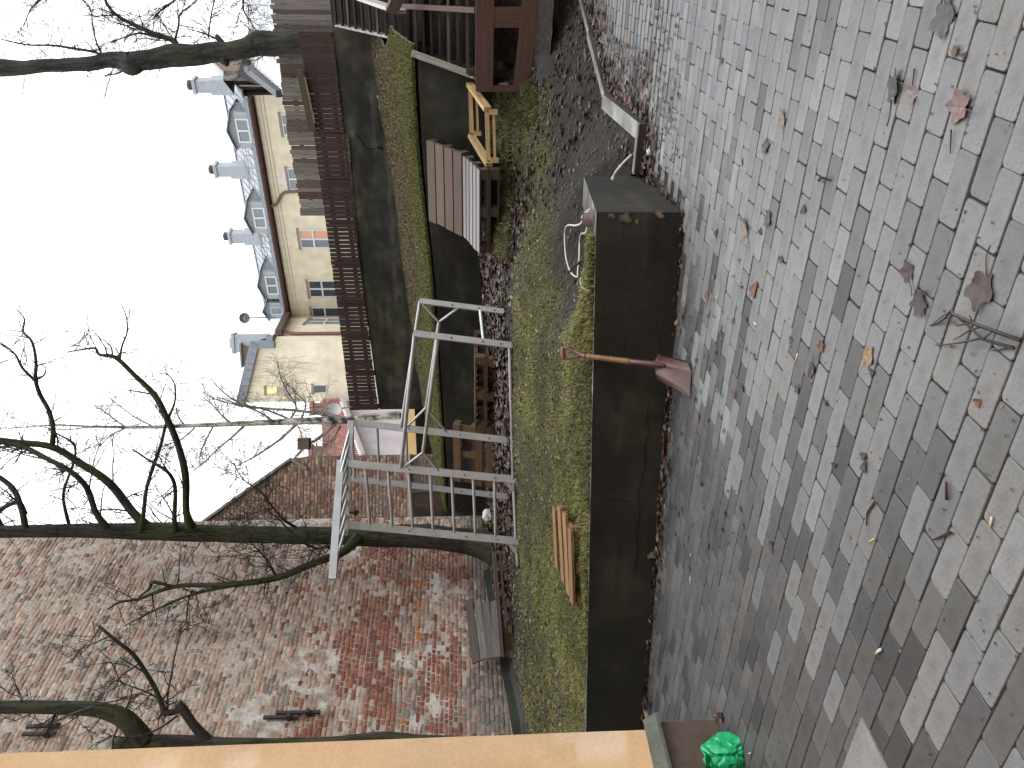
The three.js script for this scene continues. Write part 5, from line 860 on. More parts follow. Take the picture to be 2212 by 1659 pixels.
{
  // far left: pallet on edge in the leaves, weathered boards leaning on the brick wall
  const c0 = onLawn(1112, 1418), c1 = onLawn(1095, 1196), X = c1.clone().sub(c0).normalize(), Y = new THREE.Vector3(0.1, 1, 0.02).normalize(), N = new THREE.Vector3().crossVectors(X, Y).normalize();
  const L = c0.distanceTo(c1), t = thing('pallet', c0, 'old dark pallet standing on its side in the leaves by the brick wall', 'pallet'); 
  const bar = (u0, u1, h0, h1, d0, d1, m) => { h0 *= 0.46; h1 *= 0.46; const g = new MB(); g.obox(c0.clone().addScaledVector(X, (u0 + u1) / 2).addScaledVector(UP, (h0 + h1) / 2).addScaledVector(N, (d0 + d1) / 2), X.clone().multiplyScalar((u1 - u0) / 2), UP.clone().multiplyScalar((h1 - h0) / 2), N.clone().multiplyScalar((d1 - d0) / 2), R() * 5); return g.build('board', m, t); };
  bar(0, L, 0.33, 0.40, -0.02, 0.01, greyWood[0]); bar(0, L, 0.40, 0.43, -0.16, 0.01, greyWood[1]); bar(L * 0.28, L, 0.17, 0.23, -0.01, 0.015, greyWood[1]); bar(0, L, 0.0, 0.05, -0.1, 0.0, oldWood[3]);
  for (const u of [0.02, 0.27, 0.52, 0.78, 0.97]) { bar(u * L - 0.05, u * L + 0.05, 0, 0.33, -0.17, -0.03, rustWood[2]); bar(u * L - 0.05, u * L + 0.05, 0.02, 0.14, -0.03, 0.02, rustWood[1]); }
  bar(0, L * 0.26, 0.02, 0.32, -0.14, -0.05, oldWood[3]);
  const w = thing('weathered_boards', P(1080, 1400, -c0.z), 'weathered grey board panel leaning against the brick wall above the dark pallet', 'boards');
  const Z0 = -c0.z + 0.25, q = [[1085, 1418], [1075, 1300], [1003, 1292], [1020, 1428]], zz = [Z0, Z0 + 1.0, Z0 + 1.25, Z0 + 0.3].map((z) => z), C = q.map(([a, b], k) => P(a, b, zz[k])); const n = 4;
  for (let k = 0; k < n; k++) { const f0 = (k + 0.03) / n, f1 = (k + (k === 2 ? 0.8 : 0.93)) / n, e = [0.0, 0.0, 0.0, -0.03][k], a = mv(C[0], C[3], (f0 + f1) / 2), b = mv(C[1], C[2], (f0 + f1) / 2); a.addScaledVector(b.clone().sub(a), e); b.addScaledVector(a.clone().sub(b), [0, 0.03, 0.0, 0.02][k]); const g = new MB(); const hint = mv(C[3], C[2], 0.5).sub(mv(C[0], C[1], 0.5)); g.beam(a, b, 0.022, hint.length() * (f1 - f0), hint); g.build('board', k === 3 ? oldWood[3] : greyWood[k % 3], w); }
  for (const u of [0.1, 0.9]) { const g = new MB(), a = mv(C[0], C[1], u), b = mv(C[3], C[2], u); const o = new THREE.Vector3(-0.02, 0, -0.03); g.beam(a.add(o), b.add(o), 0.03, 0.09, C[1].clone().sub(C[0])); g.build('batten', oldWood[2], w); }
}
{
  // small fresh pallet of narrow boards on the lawn
  const a = onLawn(1232, 1302), b = onLawn(1246, 1150), c = onLawn(1204, 1096), lift = 0.0;
  const t = thing('slatted_pallet', a, 'small pallet of fresh orange boards lying tilted on the lawn', 'pallet');
  const rows = [[[1198, 1098], [1204, 1228]], [[1209, 1094], [1218, 1258]], [[1220, 1108], [1229, 1284]], [[1232, 1142], [1237, 1304]]];
  const zz = onLawn(1226, 1220), Zc = -zz.z; const h = [0.1, 0.1, 0.1, 0.1];
  const pts = rows.map(([s, e], k) => { const f = (v, hh) => { const g = march(v[0], v[1], (w) => hL(w) + hh, 4.5, 20); return g; }; return [f(s, h[k]), f(e, h[k])]; });
  for (const [s, e] of pts) { const g = new MB(); g.beam(s, e, 0.115, 0.022, mv(pts[0][0], pts[0][1], 0.5).sub(mv(pts[3][0], pts[3][1], 0.5)).cross(e.clone().sub(s)).normalize()); g.build('deck_board', freshWood[R() * 3 | 0], t); }
  const cr = (u0, u1, dy) => { const s = mv(pts[0][0], pts[0][1], u0), e = mv(pts[3][0], pts[3][1], u1), g = new MB(), o = new THREE.Vector3(0, dy, 0); g.beam(s.clone().add(o), e.clone().add(o), 0.07, 0.02); g.build('cross_board', freshWood[2], t); };
  cr(0.04, 0.03, -0.025); cr(0.5, 0.45, -0.025); cr(0.95, 0.93, -0.025);
  for (const [i, u] of [[3, 0.03], [3, 0.5], [3, 0.95], [0, 0.04], [0, 0.95]]) { const s = mv(pts[i][0], pts[i][1], u), g = new MB(), y = hL(s); g.beam(s.clone().setY(s.y - 0.035), s.clone().setY(Math.min(y - 0.02, s.y - 0.08)), 0.08, 0.09, pts[0][1].clone().sub(pts[0][0])); g.build('block', freshWood[1], t); }
}
{
  // open frame of new yellow timber against the stack
  const Zb = 9.05, b = P(1052, 242, Zb), c = P(1055, 346, Zb + 0.15), d = P(1019, 288, Zb + 0.95), a = b.clone().add(d).sub(c), down = UP.clone().multiplyScalar(-0.075), m = woodM([0.47, 0.32, 0.145], 0.6), t = thing('timber_frame', P(1075, 345, Zb), 'open rectangular frame of new yellow timber in the grass by the stacked pallets', 'timber frame');
  const bar = (p, q, w, h, nm) => { const g = new MB(); g.beam(p, q, w, h); g.build(nm, m, t); };
  bar(b, c, 0.05, 0.05, 'long_bar'); bar(a, d, 0.05, 0.05, 'long_bar');
  const ex = c.clone().sub(b).normalize().multiplyScalar(0.04), ey = b.clone().sub(a).normalize().multiplyScalar(0.04);
  bar(a.clone().sub(ey).sub(ex), b.clone().add(ey).sub(ex), 0.05, 0.085, 'end_bar'); bar(d.clone().sub(ey).add(ex), c.clone().add(ey).add(ex), 0.05, 0.085, 'end_bar');
  bar(b.clone().add(down), c.clone().add(down), 0.03, 0.03, 'lower_bar'); bar(a.clone().add(down), d.clone().add(down), 0.03, 0.03, 'lower_bar');
  for (const p of [a, b, c, d]) { const g = new MB(); g.beam(p.clone().setY(p.y - 0.02), p.clone().setY(p.y - 0.12), 0.06, 0.06, ex); g.build('leg', m, t); }
}

// ───────── shovel ─────────
{
  const base = onPave(1492, 800), n = new THREE.Vector3().crossVectors(wB.clone().sub(wA).normalize(), UP).normalize(); if (n.z < 0) n.negate();
  const shaftTop = onPlane(1259, 769, wA.clone().addScaledVector(n, 0.015), n);   // where it rests on the wall top
  const t = thing('shovel', base, 'red shovel with a worn wooden shaft and D handle leaning on the retaining wall', 'shovel');
  const neckPix = [1364, 781]; const ax0 = onPlane(1258, 768, wA.clone().addScaledVector(n, 0.02), n), tip = base.clone().setY(base.y + 0.01);
  const Zof = (px) => { const k = clamp((px - 1258) / (1492 - 1258), -0.3, 1.05); return lerp(-ax0.z, -tip.z, k); };
  const at = (px, py, dz = 0) => P(px, py, Zof(px) + dz);
  const red = mat('metal', [0.075, 0.016, 0.016], 0.45, 0.002), redW = mat('metal', [0.095, 0.03, 0.027], 0.42, 0.003), shW = woodM([0.22, 0.10, 0.028], 0.55);
  const sock0 = at(1258, 768), neck = at(1364, 781), bl0 = at(1412, 786);
  const g = new MB(); g.tube(spline([sock0, mv(sock0, neck, 0.5), neck], 12), Array.from({ length: 13 }, (_, k) => lerp(0.019, 0.021, k / 12)), 14); g.build('shaft', shW, t);
  const s = new MB(); s.tube([neck, mv(neck, bl0, 0.5), bl0, at(1436, 790, 0.01)], [0.0215, 0.021, 0.024, 0.014], 12); s.build('socket', red, t);
  // handle: forged yoke and grip
  const h = new MB(), y0 = at(1258.5, 767), ya = at(1238, 757.5), yb = at(1240, 772.5), ga = at(1219, 750), gb = at(1219, 776.5);
  h.tube(spline([at(1266, 769), y0, mv(y0, ya, 0.6), ya, ga], 14), Array.from({ length: 15 }, (_, k) => lerp(0.022, 0.0105, Math.min(1, k / 9))), 10); h.tube(spline([y0, mv(y0, yb, 0.55), yb, gb], 14), Array.from({ length: 15 }, (_, k) => lerp(0.017, 0.0095, Math.min(1, k / 9))), 10); h.rod(at(1246, 760), at(1247, 772), 0.009, 8);
  h.build('yoke', redW, t);
  const gr = new MB(); gr.tube([at(1216, 748.5), at(1215.5, 755), at(1216, 763), at(1216.5, 771), at(1217, 777.5)], [0.013, 0.0165, 0.0175, 0.0165, 0.013], 14); gr.build('grip', mat('fine', [0.17, 0.05, 0.045], 0.5, 0.001), t);
  // blade: dished plate with a centre rib and turned-up sides
  const TL = at(1411, 811, 0.02), TR = at(1419, 759, 0.02), BR = at(1480, 776, 0.0), BM = at(1493, 802, -0.03), BL = at(1487, 853, -0.01);
  const bl = new MB(), NU = 40, NV = 40, out = n.clone();
  for (const sgn of [0, 1]) bl.grid(NU, NV, (u, v) => {
    const tE = mv(TR, TL, u); const bE = u < 0.5 ? mv(BR, BM, u * 2) : mv(BM, BL, (u - 0.5) * 2), q = mv(tE, bE, v), du = u * 2 - 1;
    const sh = (1 - v * 0.55), dish = 0.05 * sh * (1 - du * du), rib = 0.016 * Math.exp(-du * du * 90) * sstep(0.75, 0.0, v), wing = Math.abs(du) > 0.8 ? (Math.abs(du) - 0.8) * 0.16 * sh : 0;
    q.addScaledVector(out, -dish + rib + wing + 0.03 - sgn * 0.0025);
    if (v < 0.08) q.addScaledVector(UP, -0.02 * (1 - Math.exp(-du * du * 8)) * (1 - v / 0.08) * 0.6);
    const w = fbm(u * 5, v * 6, 3, 4), worn = sstep(0.45, 0.7, w + 0.35 * sstep(0.55, 1, v)); return [q, mix([0.075, 0.011, 0.012], [0.075, 0.042, 0.037], worn * 0.7), u * 0.3, v * 0.3];
  });
  const bm = vmat('metal', 0.5, 0.002); bm.side = THREE.DoubleSide; bl.build('blade', bm, t);
}

// ───────── hose, spool, stick on the wall corner ─────────
{
  const wm = mat('fine', [0.55, 0.55, 0.5], 0.5, 0), Zc = -wA.z;
  const gl = (px, py, up = 0.02) => { const v = onLawn(px, py); v.y += up; return v; };
  const t = thing('white_cable', gl(1262, 560), 'white cable lying in loops on the grass at the wall corner', 'cable');
  const line = (pts, r = 0.0075, n = 60, nm = 'loop') => { const g = new MB(), s = spline(pts, n); g.tube(s, Array(s.length).fill(r), 8); g.build(nm, wm, t); };
  const Y = (px, py, dz) => P(px, py, Zc + dz);
  line([Y(1270, 482, 0.22), Y(1268, 495, 0.22), gl(1264, 520, 0.05), gl(1258, 560, 0.03), gl(1255, 590, 0.03), gl(1253, 598, 0.02), gl(1246, 590, 0.05), gl(1242, 560, 0.08), gl(1243, 525, 0.10), gl(1248, 500, 0.12), Y(1257, 480, 0.25), Y(1263, 470, 0.25)]);
  line([gl(1262, 600, 0.03), gl(1266, 618, 0.03), gl(1275, 628, 0.02), gl(1282, 622, 0.0), gl(1284, 614, -0.02)]);
  line([Y(1256, 472, 0.24), Y(1262, 462, 0.22), Y(1268, 455, 0.2), Y(1276, 452, 0.18)], 0.006, 30); line([Y(1265, 473, 0.24), Y(1266, 462, 0.21), Y(1273, 456, 0.18)], 0.006, 30);
  const e = thing('white_cable', onLawn(1365, 350), 'two white cable ends in the soil beside the wall end', 'cable');
  const bed = (px, py, up) => { const v = onLawn(px, py); v.y += up; return v; };
  for (const [a, b] of [[[1383, 334], [1339, 387]], [[1362, 356], [1342, 388]]]) { const g = new MB(), v = bed(...a, 0.05), w = bed(...b, 0.05), s = spline([v, mv(v, w, 0.5).add(new THREE.Vector3(0, 0.012, 0)), w], 12); g.tube(s, Array(s.length).fill(0.006), 8); g.build('cable_end', wm, e); }
  const p0 = P(1281, 476, Zc + 0.13), p1 = P(1258, 474, Zc + 0.14), ax = p1.clone().sub(p0), sp = thing('plastic_pipe', p0, 'short grey-pink corrugated plastic pipe standing on the wall corner', 'pipe');
  const g = new MB(), pts = [], rad = []; for (let k = 0; k <= 36; k++) { pts.push(mv(p0, p1, k / 36)); rad.push(0.05 + 0.0025 * Math.sin(k * 1.55) + (k < 2 || k > 34 ? 0.005 : 0)); } g.tube(pts, rad, 28, { cap: false }); const pm = mat('fine', [0.25, 0.185, 0.18], 0.4, 0); pm.side = THREE.DoubleSide; g.build('pipe_wall', pm, sp); const ins = new MB(); ins.tube([pts[0], pts[35]], [0.043, 0.043], 24, { cap: false }); const im = mat('fine', [0.07, 0.06, 0.055], 0.7, 0); im.side = THREE.DoubleSide; ins.build('pipe_lining', im, sp);
  const st = thing('stick', gl(1265, 565), 'short dark stick poking up beside the white cable', 'stick'); { const k = new MB(), s = spline([gl(1270, 556, 0.0), gl(1256, 572, 0.05), gl(1246, 588, 0.07)], 10); k.tube(s, s.map((_, i) => 0.014 - 0.0006 * i), 7, { rough: 0.3 }); k.build('stick', mat('bark', [0.035, 0.022, 0.018]), st); }
}

// ───────── crumpled green bag ─────────
{
  const c = onPave(1600, 1636), bag = thing('green_bag', c, 'crumpled bright green plastic bag on the paving by the orange house', 'bag');
  const Zc = -c.z, ctr = P(1567, 1634, Zc + 0.02), g = new MB(), Rr = 0.125;
  const warp = (d) => { let r = 1; const f = fbm(d.x * 1.1 + 5, d.y * 1.1, d.z * 1.1 + 2, 2); const ridge = 1 - Math.abs(2 * fbm(d.x * 2.3, d.y * 2.3 + 4, d.z * 2.3, 2) - 1), rg2 = 1 - Math.abs(2 * fbm(d.x * 7 + 3, d.y * 7, d.z * 7, 3) - 1); const c1 = noise(d.x * 1.3 + 8, d.y * 1.3 + 3, d.z * 1.3 + 5) - 0.5, c2 = noise(d.x * 1.9 + 4, d.y * 1.9 + 6, d.z * 1.9 + 9) - 0.47; return 0.80 + 0.75 * (f - 0.4) + 0.14 * (ridge - 0.6) - 0.16 * Math.exp(-((c1 / 0.022) ** 2)) - 0.09 * Math.exp(-((c2 / 0.02) ** 2)); };
  g.grid(150, 90, (u, v) => { const a = -u * 6.2832, e = (v - 0.5) * Math.PI, d = new THREE.Vector3(Math.cos(e) * Math.cos(a), Math.sin(e), Math.cos(e) * Math.sin(a)); const r = warp(d) * Rr; const q = ctr.clone().add(new THREE.Vector3(d.x * r * 1.05, d.y * r * 1.25, d.z * r)); const fl = yPave(pOf(q), qOf(q)) + 0.004; if (q.y < fl) q.y = fl + 0.001 * (u % 0.01); return [q, null, u, v]; });
  const m = new THREE.MeshPhysicalMaterial({ color: new THREE.Color().setRGB(0.006, 0.31, 0.115), roughness: 0.38, sheen: 0, clearcoat: 0.2 }); m.side = THREE.DoubleSide; g.build('crumpled_body', m, bag);
  const k = new MB(); const nb = P(1533, 1646, Zc - 0.03), nt = P(1524, 1655, Zc - 0.08); k.grid(40, 12, (u, v) => { const a = -u * 6.2832, rd = lerp(0.03, 0.055, v) * (1 + 0.35 * Math.sin(a * 5 + v * 3) + 0.2 * Math.sin(a * 11)); const q = mv(nb, nt, v).add(new THREE.Vector3(Math.cos(a) * rd, 0.3 * Math.sin(a) * rd, Math.sin(a) * rd)); return [q, null, u, v]; }); tag(k.build('gathered_neck', m, bag), 'gathered neck of the bag');
}

// ───────── trees ─────────
const barkG = vmat('bark', 0.95, 0.03);
function treeOf(name, label, Z0, { base, seed, moss = 0.5, dark = [0.020, 0.017, 0.0135], mossC = [0.03, 0.036, 0.009], group } = {}) {
  const r = rng(seed), t = thing(name, base, label, 'tree', group);
  const col = (q) => { const n = fbm(q.x * 2.2, q.y * 1.4, q.z * 2.2 + seed, 4); return mix(mix(dark, dark.map((c) => c * 2.1), fbm(q.x * 9, q.y * 5, q.z * 9, 3)), mossC, clamp(moss * 1.7 * sstep(0.38, 0.6, n))); };
  const tw = new MB();
  // pts: [px, py, radius in photo units, extra depth]
  const limb = (nm, pts, { sides = 12, rough = 0.16, twigs = 0, tl = [40, 120], seg = 5, lbl } = {}) => {
    const c = pts.map(([a, b, , dz]) => P(a, b, Z0 + (dz ?? 0))), n = (pts.length - 1) * seg, s = spline(c, n), rad = s.map((q, k) => { const f = k / n * (pts.length - 1), i = Math.min(pts.length - 2, Math.floor(f)); return lerp(pts[i][2], pts[i + 1][2], f - i) / F * Z0; });
    const g = new MB(); g.tube(s, rad, sides, { rough, color: col, seed, rs: 5 }); const m = g.build(nm, barkG, t); if (lbl) m.userData.label = lbl;
    twigs = Math.round(twigs * 2.5); for (let k = 0; k < twigs; k++) { const f = 0.12 + 0.88 * (k + r()) / twigs, i = Math.min(n - 1, Math.floor(f * n)), d = s[i + 1].clone().sub(s[i]).normalize(); twig(s[i], d, rr(tl[0], tl[1], r) / F * Z0, Math.min(Math.max(0.006, rad[i] * 0.5), rr(0.008, 0.017, r)), 0); }
    return s;
  };
  const dirs = () => new THREE.Vector3(r() - 0.5, r() - 0.5, (r() - 0.5) * 0.7).multiplyScalar(2);
  function twig(a, d, L, rad, lev, droop = 0) {
    const dir = d.clone().multiplyScalar(0.55).add(dirs().multiplyScalar(0.9)).normalize(), n = 5, pts = [a.clone()], rads = [rad]; let q = a.clone();
    for (let k = 1; k <= n; k++) { dir.add(dirs().multiplyScalar(0.28)).addScaledVector(UP, lev === 0 ? 0.04 : -droop).normalize(); q = q.clone().addScaledVector(dir, L / n); pts.push(q); rads.push(Math.max(0.0032, rad * (1 - 0.75 * k / n))); }
    tw.tube(pts, rads, 4, { cap: false, color: () => dark.map((c) => c * 1.25) });
    if (lev < 2 && L > 0.18) { const m = lev === 0 ? 4 + (r() * 3 | 0) : 2 + (r() * 2 | 0); for (let k = 0; k < m; k++) { const i = 1 + (r() * (n - 1) | 0); twig(pts[i], dir, L * rr(0.35, 0.6, r), rads[i] * 0.65, lev + 1, droop); } }
  }
  const done = () => { if (tw.p.length) { const m = tw.build('twigs', vmat(null, 0.95, 0), t); m.userData.kind = 'stuff'; } return t; };
  return { t, limb, twig, done, r, P: (a, b, dz = 0) => P(a, b, Z0 + dz) };
}
{
  // mossy tree by the scaffold
  const foot = onLawn(1060, 1178), Z = -foot.z; 
  const T1 = treeOf('bare_tree', 'mossy bare tree with long arching limbs standing behind the scaffold', Z, { base: foot, seed: 21, moss: 0.75 });
  const L = T1.limb;
  L('trunk', [[1078, 1184, 44], [1050, 1178, 34], [1010, 1170, 28], [950, 1162, 26], [890, 1158, 26], [800, 1158, 22], [720, 1157, 19], [600, 1156, 18], [520, 1154, 18], [450, 1152, 18], [390, 1150, 19], [333, 1148, 18], [270, 1148, 16], [200, 1146, 15], [100, 1147, 13.5], [0, 1149, 12.5], [-80, 1150, 11]], { sides: 22, rough: 0.13, seg: 7, twigs: 10, tl: [60, 160] });
  L('limb', [[325, 1145, 12], [287, 1106, 9], [233, 1040, 8], [173, 1000, 7.5], [113, 966, 7], [40, 956, 6.5], [-30, 948, 6]], { twigs: 7, tl: [60, 140] });
  L('limb', [[230, 1141, 8, -0.2], [207, 1106, 6, -0.3], [187, 1053, 5.5, -0.4], [150, 1016, 5, -0.4], [100, 990, 5, -0.4], [50, 966, 5, -0.3], [-30, 950, 4.5, -0.3]], { twigs: 7, tl: [60, 130] });
  L('limb', [[412, 1138, 11, -0.2], [403, 1106, 7, -0.4], [400, 1020, 7, -0.7], [383, 956, 6.3, -0.9], [360, 903, 6, -1], [333, 853, 6, -1], [290, 810, 4.6, -1], [247, 771, 4.2, -1], [213, 765, 2.6, -1], [207, 753, 2.2, -1], [177, 755, 1.8, -1], [143, 761, 1, -1]], { twigs: 5, tl: [40, 100] });
  L('limb', [[258, 783, 2.4, -1], [263, 750, 2, -1], [275, 716, 1.6, -1.1], [273, 686, 1.3, -1.1], [263, 656, 0.8, -1.1]], { sides: 6, twigs: 2, tl: [20, 50] });
  L('limb', [[243, 771, 2, -1], [240, 750, 1.4, -1], [222, 733, 0.9, -1]], { sides: 6 });
  L('limb', [[112, 970, 6], [115, 926, 5], [107, 890, 4.6], [87, 853, 4.3], [77, 820, 4], [78, 783, 3.2], [68, 736, 2.6], [50, 716, 2.2], [53, 690, 1.6], [37, 670, 1]], { sides: 8, twigs: 5, tl: [30, 90] });
  L('limb', [[75, 822, 3.4], [47, 793, 2.8], [33, 766, 2.2], [0, 740, 1.6], [-30, 725, 1.2]], { sides: 7, twigs: 4, tl: [30, 80] });
  L('limb', [[76, 822, 2.2], [95, 810, 1.6], [99, 795, 1.2], [82, 780, 0.8]], { sides: 6 });
  L('limb', [[304, 1146, 6, -0.1], [310, 1110, 4.5, -0.3], [317, 1053, 4, -0.4], [333, 1003, 3.6, -0.5], [347, 963, 3.2, -0.6], [360, 910, 3, -0.8], [377, 870, 1.9, -0.9], [377, 830, 1.5, -0.9], [363, 810, 1.1, -0.9], [340, 806, 0.8, -0.9]], { sides: 8, twigs: 4, tl: [40, 110] });
  L('limb', [[379, 1148, 7, -0.1], [377, 1120, 5, -0.3], [377, 1046, 4.2, -0.5], [363, 1020, 3.6, -0.6], [337, 1003, 3, -0.6], [320, 993, 2, -0.6], [285, 970, 1.2, -0.6]], { sides: 8, twigs: 5, tl: [40, 100] });
  L('limb', [[5, 1146, 7, 0.2], [-5, 1110, 5, 0.2], [40, 1085, 4.6, 0.2], [55, 1110, 5, 0.1]], { sides: 8 });
  L('limb', [[55, 1140, 6.5, -0.2], [47, 1100, 6, -0.3], [30, 1058, 5.2, -0.3], [0, 1032, 4.6, -0.3], [-30, 1015, 4, -0.3]], { twigs: 4, tl: [50, 110] });
  L('limb', [[150, 1138, 4, 0.2], [137, 1080, 3.4, 0.2], [138, 1060, 3, 0.2], [163, 980, 2.4, 0.2], [158, 958, 2.6, 0.2], [120, 935, 1.4, 0.2]], { sides: 7, twigs: 4, tl: [40, 90] });
  // low branch to the left and its companion
  L('limb', [[775, 1160, 13, -0.2], [737, 1194, 8.5, -0.4], [700, 1208, 8, -0.5], [667, 1221, 7.5, -0.5], [600, 1247, 7, -0.6], [533, 1259, 6.2, -0.7], [467, 1264, 5.2, -0.7], [383, 1266, 4.4, -0.7], [330, 1282, 3.6, -0.7], [300, 1294, 3, -0.7], [255, 1302, 2.2, -0.7], [233, 1316, 1.4, -0.7]], { twigs: 5, tl: [30, 90] });
  L('limb', [[560, 1259, 4, -0.7], [520, 1263, 3.6, -0.7], [433, 1279, 3.2, -0.7], [383, 1296, 2.6, -0.7], [333, 1319, 2.2, -0.7], [267, 1353, 1.1, -0.7]], { sides: 7, twigs: 5, tl: [30, 80] });
  L('limb', [[372, 1266, 3, -0.7], [327, 1258, 4, -0.75], [325, 1268, 3, -0.7], [300, 1290, 2, -0.7]], { sides: 7 });
  L('limb', [[597, 1247, 3.2, -0.6], [580, 1215, 2.4, -0.7], [560, 1190, 1.8, -0.8], [540, 1172, 1.1, -0.8], [500, 1130, 0.8, -0.8]], { sides: 6, twigs: 5, tl: [40, 90] });
  L('limb', [[727, 1196, 4, -0.5], [705, 1180, 3.2, -0.7], [690, 1185, 3, -0.7], [655, 1172, 2, -0.8], [600, 1120, 1.4, -0.9], [560, 1090, 1, -0.9]], { sides: 6, twigs: 7, tl: [40, 120] });
  L('limb', [[640, 1140, 3.4, -0.5], [610, 1120, 2.4, -0.7], [560, 1060, 1.8, -0.8], [525, 1035, 1.3, -0.8], [505, 1000, 0.9, -0.8]], { sides: 6, twigs: 7, tl: [40, 120] });
  L('limb', [[415, 1274, 1.6, -0.7], [405, 1310, 1.4, -0.7], [407, 1350, 1.2, -0.7], [440, 1345, 0.8, -0.7], [470, 1352, 0.6, -0.7]], { sides: 5, twigs: 3, tl: [20, 60] });
  T1.done();
}
{
  // bent tree half hidden by the orange house
  const Z = 8.6, b = P(1150, 1625, Z); b.y = hL(b);
  const T2 = treeOf('bare_tree', 'bent bare tree with mossy limbs half hidden behind the orange house', Z, { base: b, seed: 33, moss: 0.6 });
  const L = T2.limb;
  L('trunk', [[1160, 1628, 34], [1000, 1622, 30], [900, 1616, 28], [820, 1611, 28], [720, 1617, 24], [620, 1619, 23], [520, 1617, 22], [430, 1614, 22], [330, 1611, 22], [250, 1616, 20]], { sides: 20, seg: 6 });
  L('limb', [[315, 1606, 22], [293, 1576, 21], [267, 1551, 19.5], [217, 1534, 16], [133, 1529, 14], [60, 1527, 13.5], [0, 1528, 13], [-70, 1528, 12]], { sides: 18, seg: 7, rough: 0.12, twigs: 4, tl: [60, 140] });
  L('limb', [[455, 1607, 12], [417, 1563, 9.5], [392, 1528, 10], [384, 1520, 8]], { sides: 14, seg: 6 });
  L('limb', [[392, 1530, 8], [378, 1537, 7], [357, 1539, 7], [349, 1522, 5.5], [335, 1487, 5], [317, 1456, 4.8], [290, 1416, 4.2], [250, 1383, 3.8], [225, 1362, 3.4], [213, 1351, 2.6]], { sides: 10, twigs: 3, tl: [50, 110] });
  L('limb', [[350, 1515, 2.6], [320, 1496, 2], [290, 1485, 1.6], [262, 1472, 1.4], [240, 1430, 1.1], [210, 1400, 0.8]], { sides: 6, twigs: 3, tl: [40, 90] });
  L('limb', [[352, 1512, 2], [362, 1495, 2], [377, 1420, 1.6], [390, 1370, 1.3], [408, 1347, 1], [407, 1290, 0.7]], { sides: 6, twigs: 2, tl: [30, 70] });
  L('limb', [[310, 1452, 2], [285, 1436, 1.8], [259, 1421, 1.4]], { sides: 6 });
  L('limb', [[384, 1545, 2.4, -0.2], [350, 1570, 2, -0.3], [300, 1590, 1.8, -0.3], [250, 1591, 1.3, -0.3], [218, 1580, 0.9, -0.3]], { sides: 6, twigs: 2, tl: [30, 80] });
  L('limb', [[118, 1540, 3.4, -0.2], [117, 1555, 2.6, -0.2], [160, 1540, 2, -0.4], [220, 1520, 1.6, -0.5], [300, 1505, 0.9, -0.6]], { sides: 6, twigs: 2, tl: [30, 80] });
  T2.done();
}
{
  // straight trunk on the right behind the brown fence
  const Z = 16, b = P(760, 85, Z); b.y = yUpTop(3) - 0.3;
  const T3 = treeOf('bare_tree', 'straight knobbly trunk rising behind the brown fence at the right', Z, { base: b, seed: 45, moss: 0.35, dark: [0.021, 0.019, 0.0165], mossC: [0.032, 0.036, 0.017] });
  const L = T3.limb;
  L('trunk', [[760, 90, 26], [700, 91, 25], [640, 92, 24], [590, 95, 24], [560, 94, 25], [535, 104, 20], [490, 112, 20.5], [460, 114, 20], [420, 119, 21], [385, 119, 24], [367, 121, 23], [330, 128, 20], [300, 132, 20], [283, 138, 24], [265, 132, 19], [233, 130, 16], [200, 137, 14.5], [150, 140, 13.5], [100, 142, 13], [50, 147, 14], [0, 146, 17], [-80, 150, 15]], { sides: 22, seg: 5, rough: 0.15, twigs: 9, tl: [50, 130] });
  for (const [a, bb] of [[[283, 142, 13], [283, 156, 9]], [[483, 125, 11], [487, 138, 8]], [[483, 100, 8], [470, 80, 5]], [[385, 112, 9], [377, 92, 7]]]) L('knob', [a, bb, [bb[0] - 3, bb[1] + (bb[1] - a[1]) * 0.25, 3]], { sides: 10, rough: 0.3, seg: 4 });
  L('limb', [[380, 100, 8], [377, 90, 6], [327, 70, 5], [283, 50, 4.4], [253, 33, 3.6], [230, 7, 2.6], [225, -20, 2]], { sides: 8, twigs: 9, tl: [60, 150] });
  L('limb', [[215, 122, 3.6], [213, 116, 3], [160, 105, 2.6], [113, 98, 2.2], [60, 97, 1.8], [3, 85, 1.2]], { sides: 7, twigs: 6, tl: [40, 90] });
  L('limb', [[220, 118, 2.4], [207, 87, 1.8], [200, 50, 1.5], [195, 20, 1.2], [178, 0, 1]], { sides: 6, twigs: 4, tl: [40, 80] });
  L('limb', [[335, 78, 3], [300, 72, 2.4], [270, 80, 1.8], [240, 92, 1.1]], { sides: 6, twigs: 3, tl: [30, 80] });
  L('limb', [[375, 95, 3], [385, 60, 2.2], [390, 30, 1.8], [420, 5, 1.4], [430, -20, 1]], { sides: 6, twigs: 7, tl: [50, 120] });
  L('limb', [[470, 85, 2.4], [440, 72, 1.7], [405, 62, 1]], { sides: 6, twigs: 1, tl: [30, 60] });
  L('limb', [[450, 80, 2, 0.3], [455, 40, 1.7, 0.5], [465, -10, 1.2, 0.5]], { sides: 6, twigs: 5, tl: [50, 110] });
  L('limb', [[265, 152, 2.6], [255, 158, 2], [225, 163, 1]], { sides: 6 });
  T3.done();
}
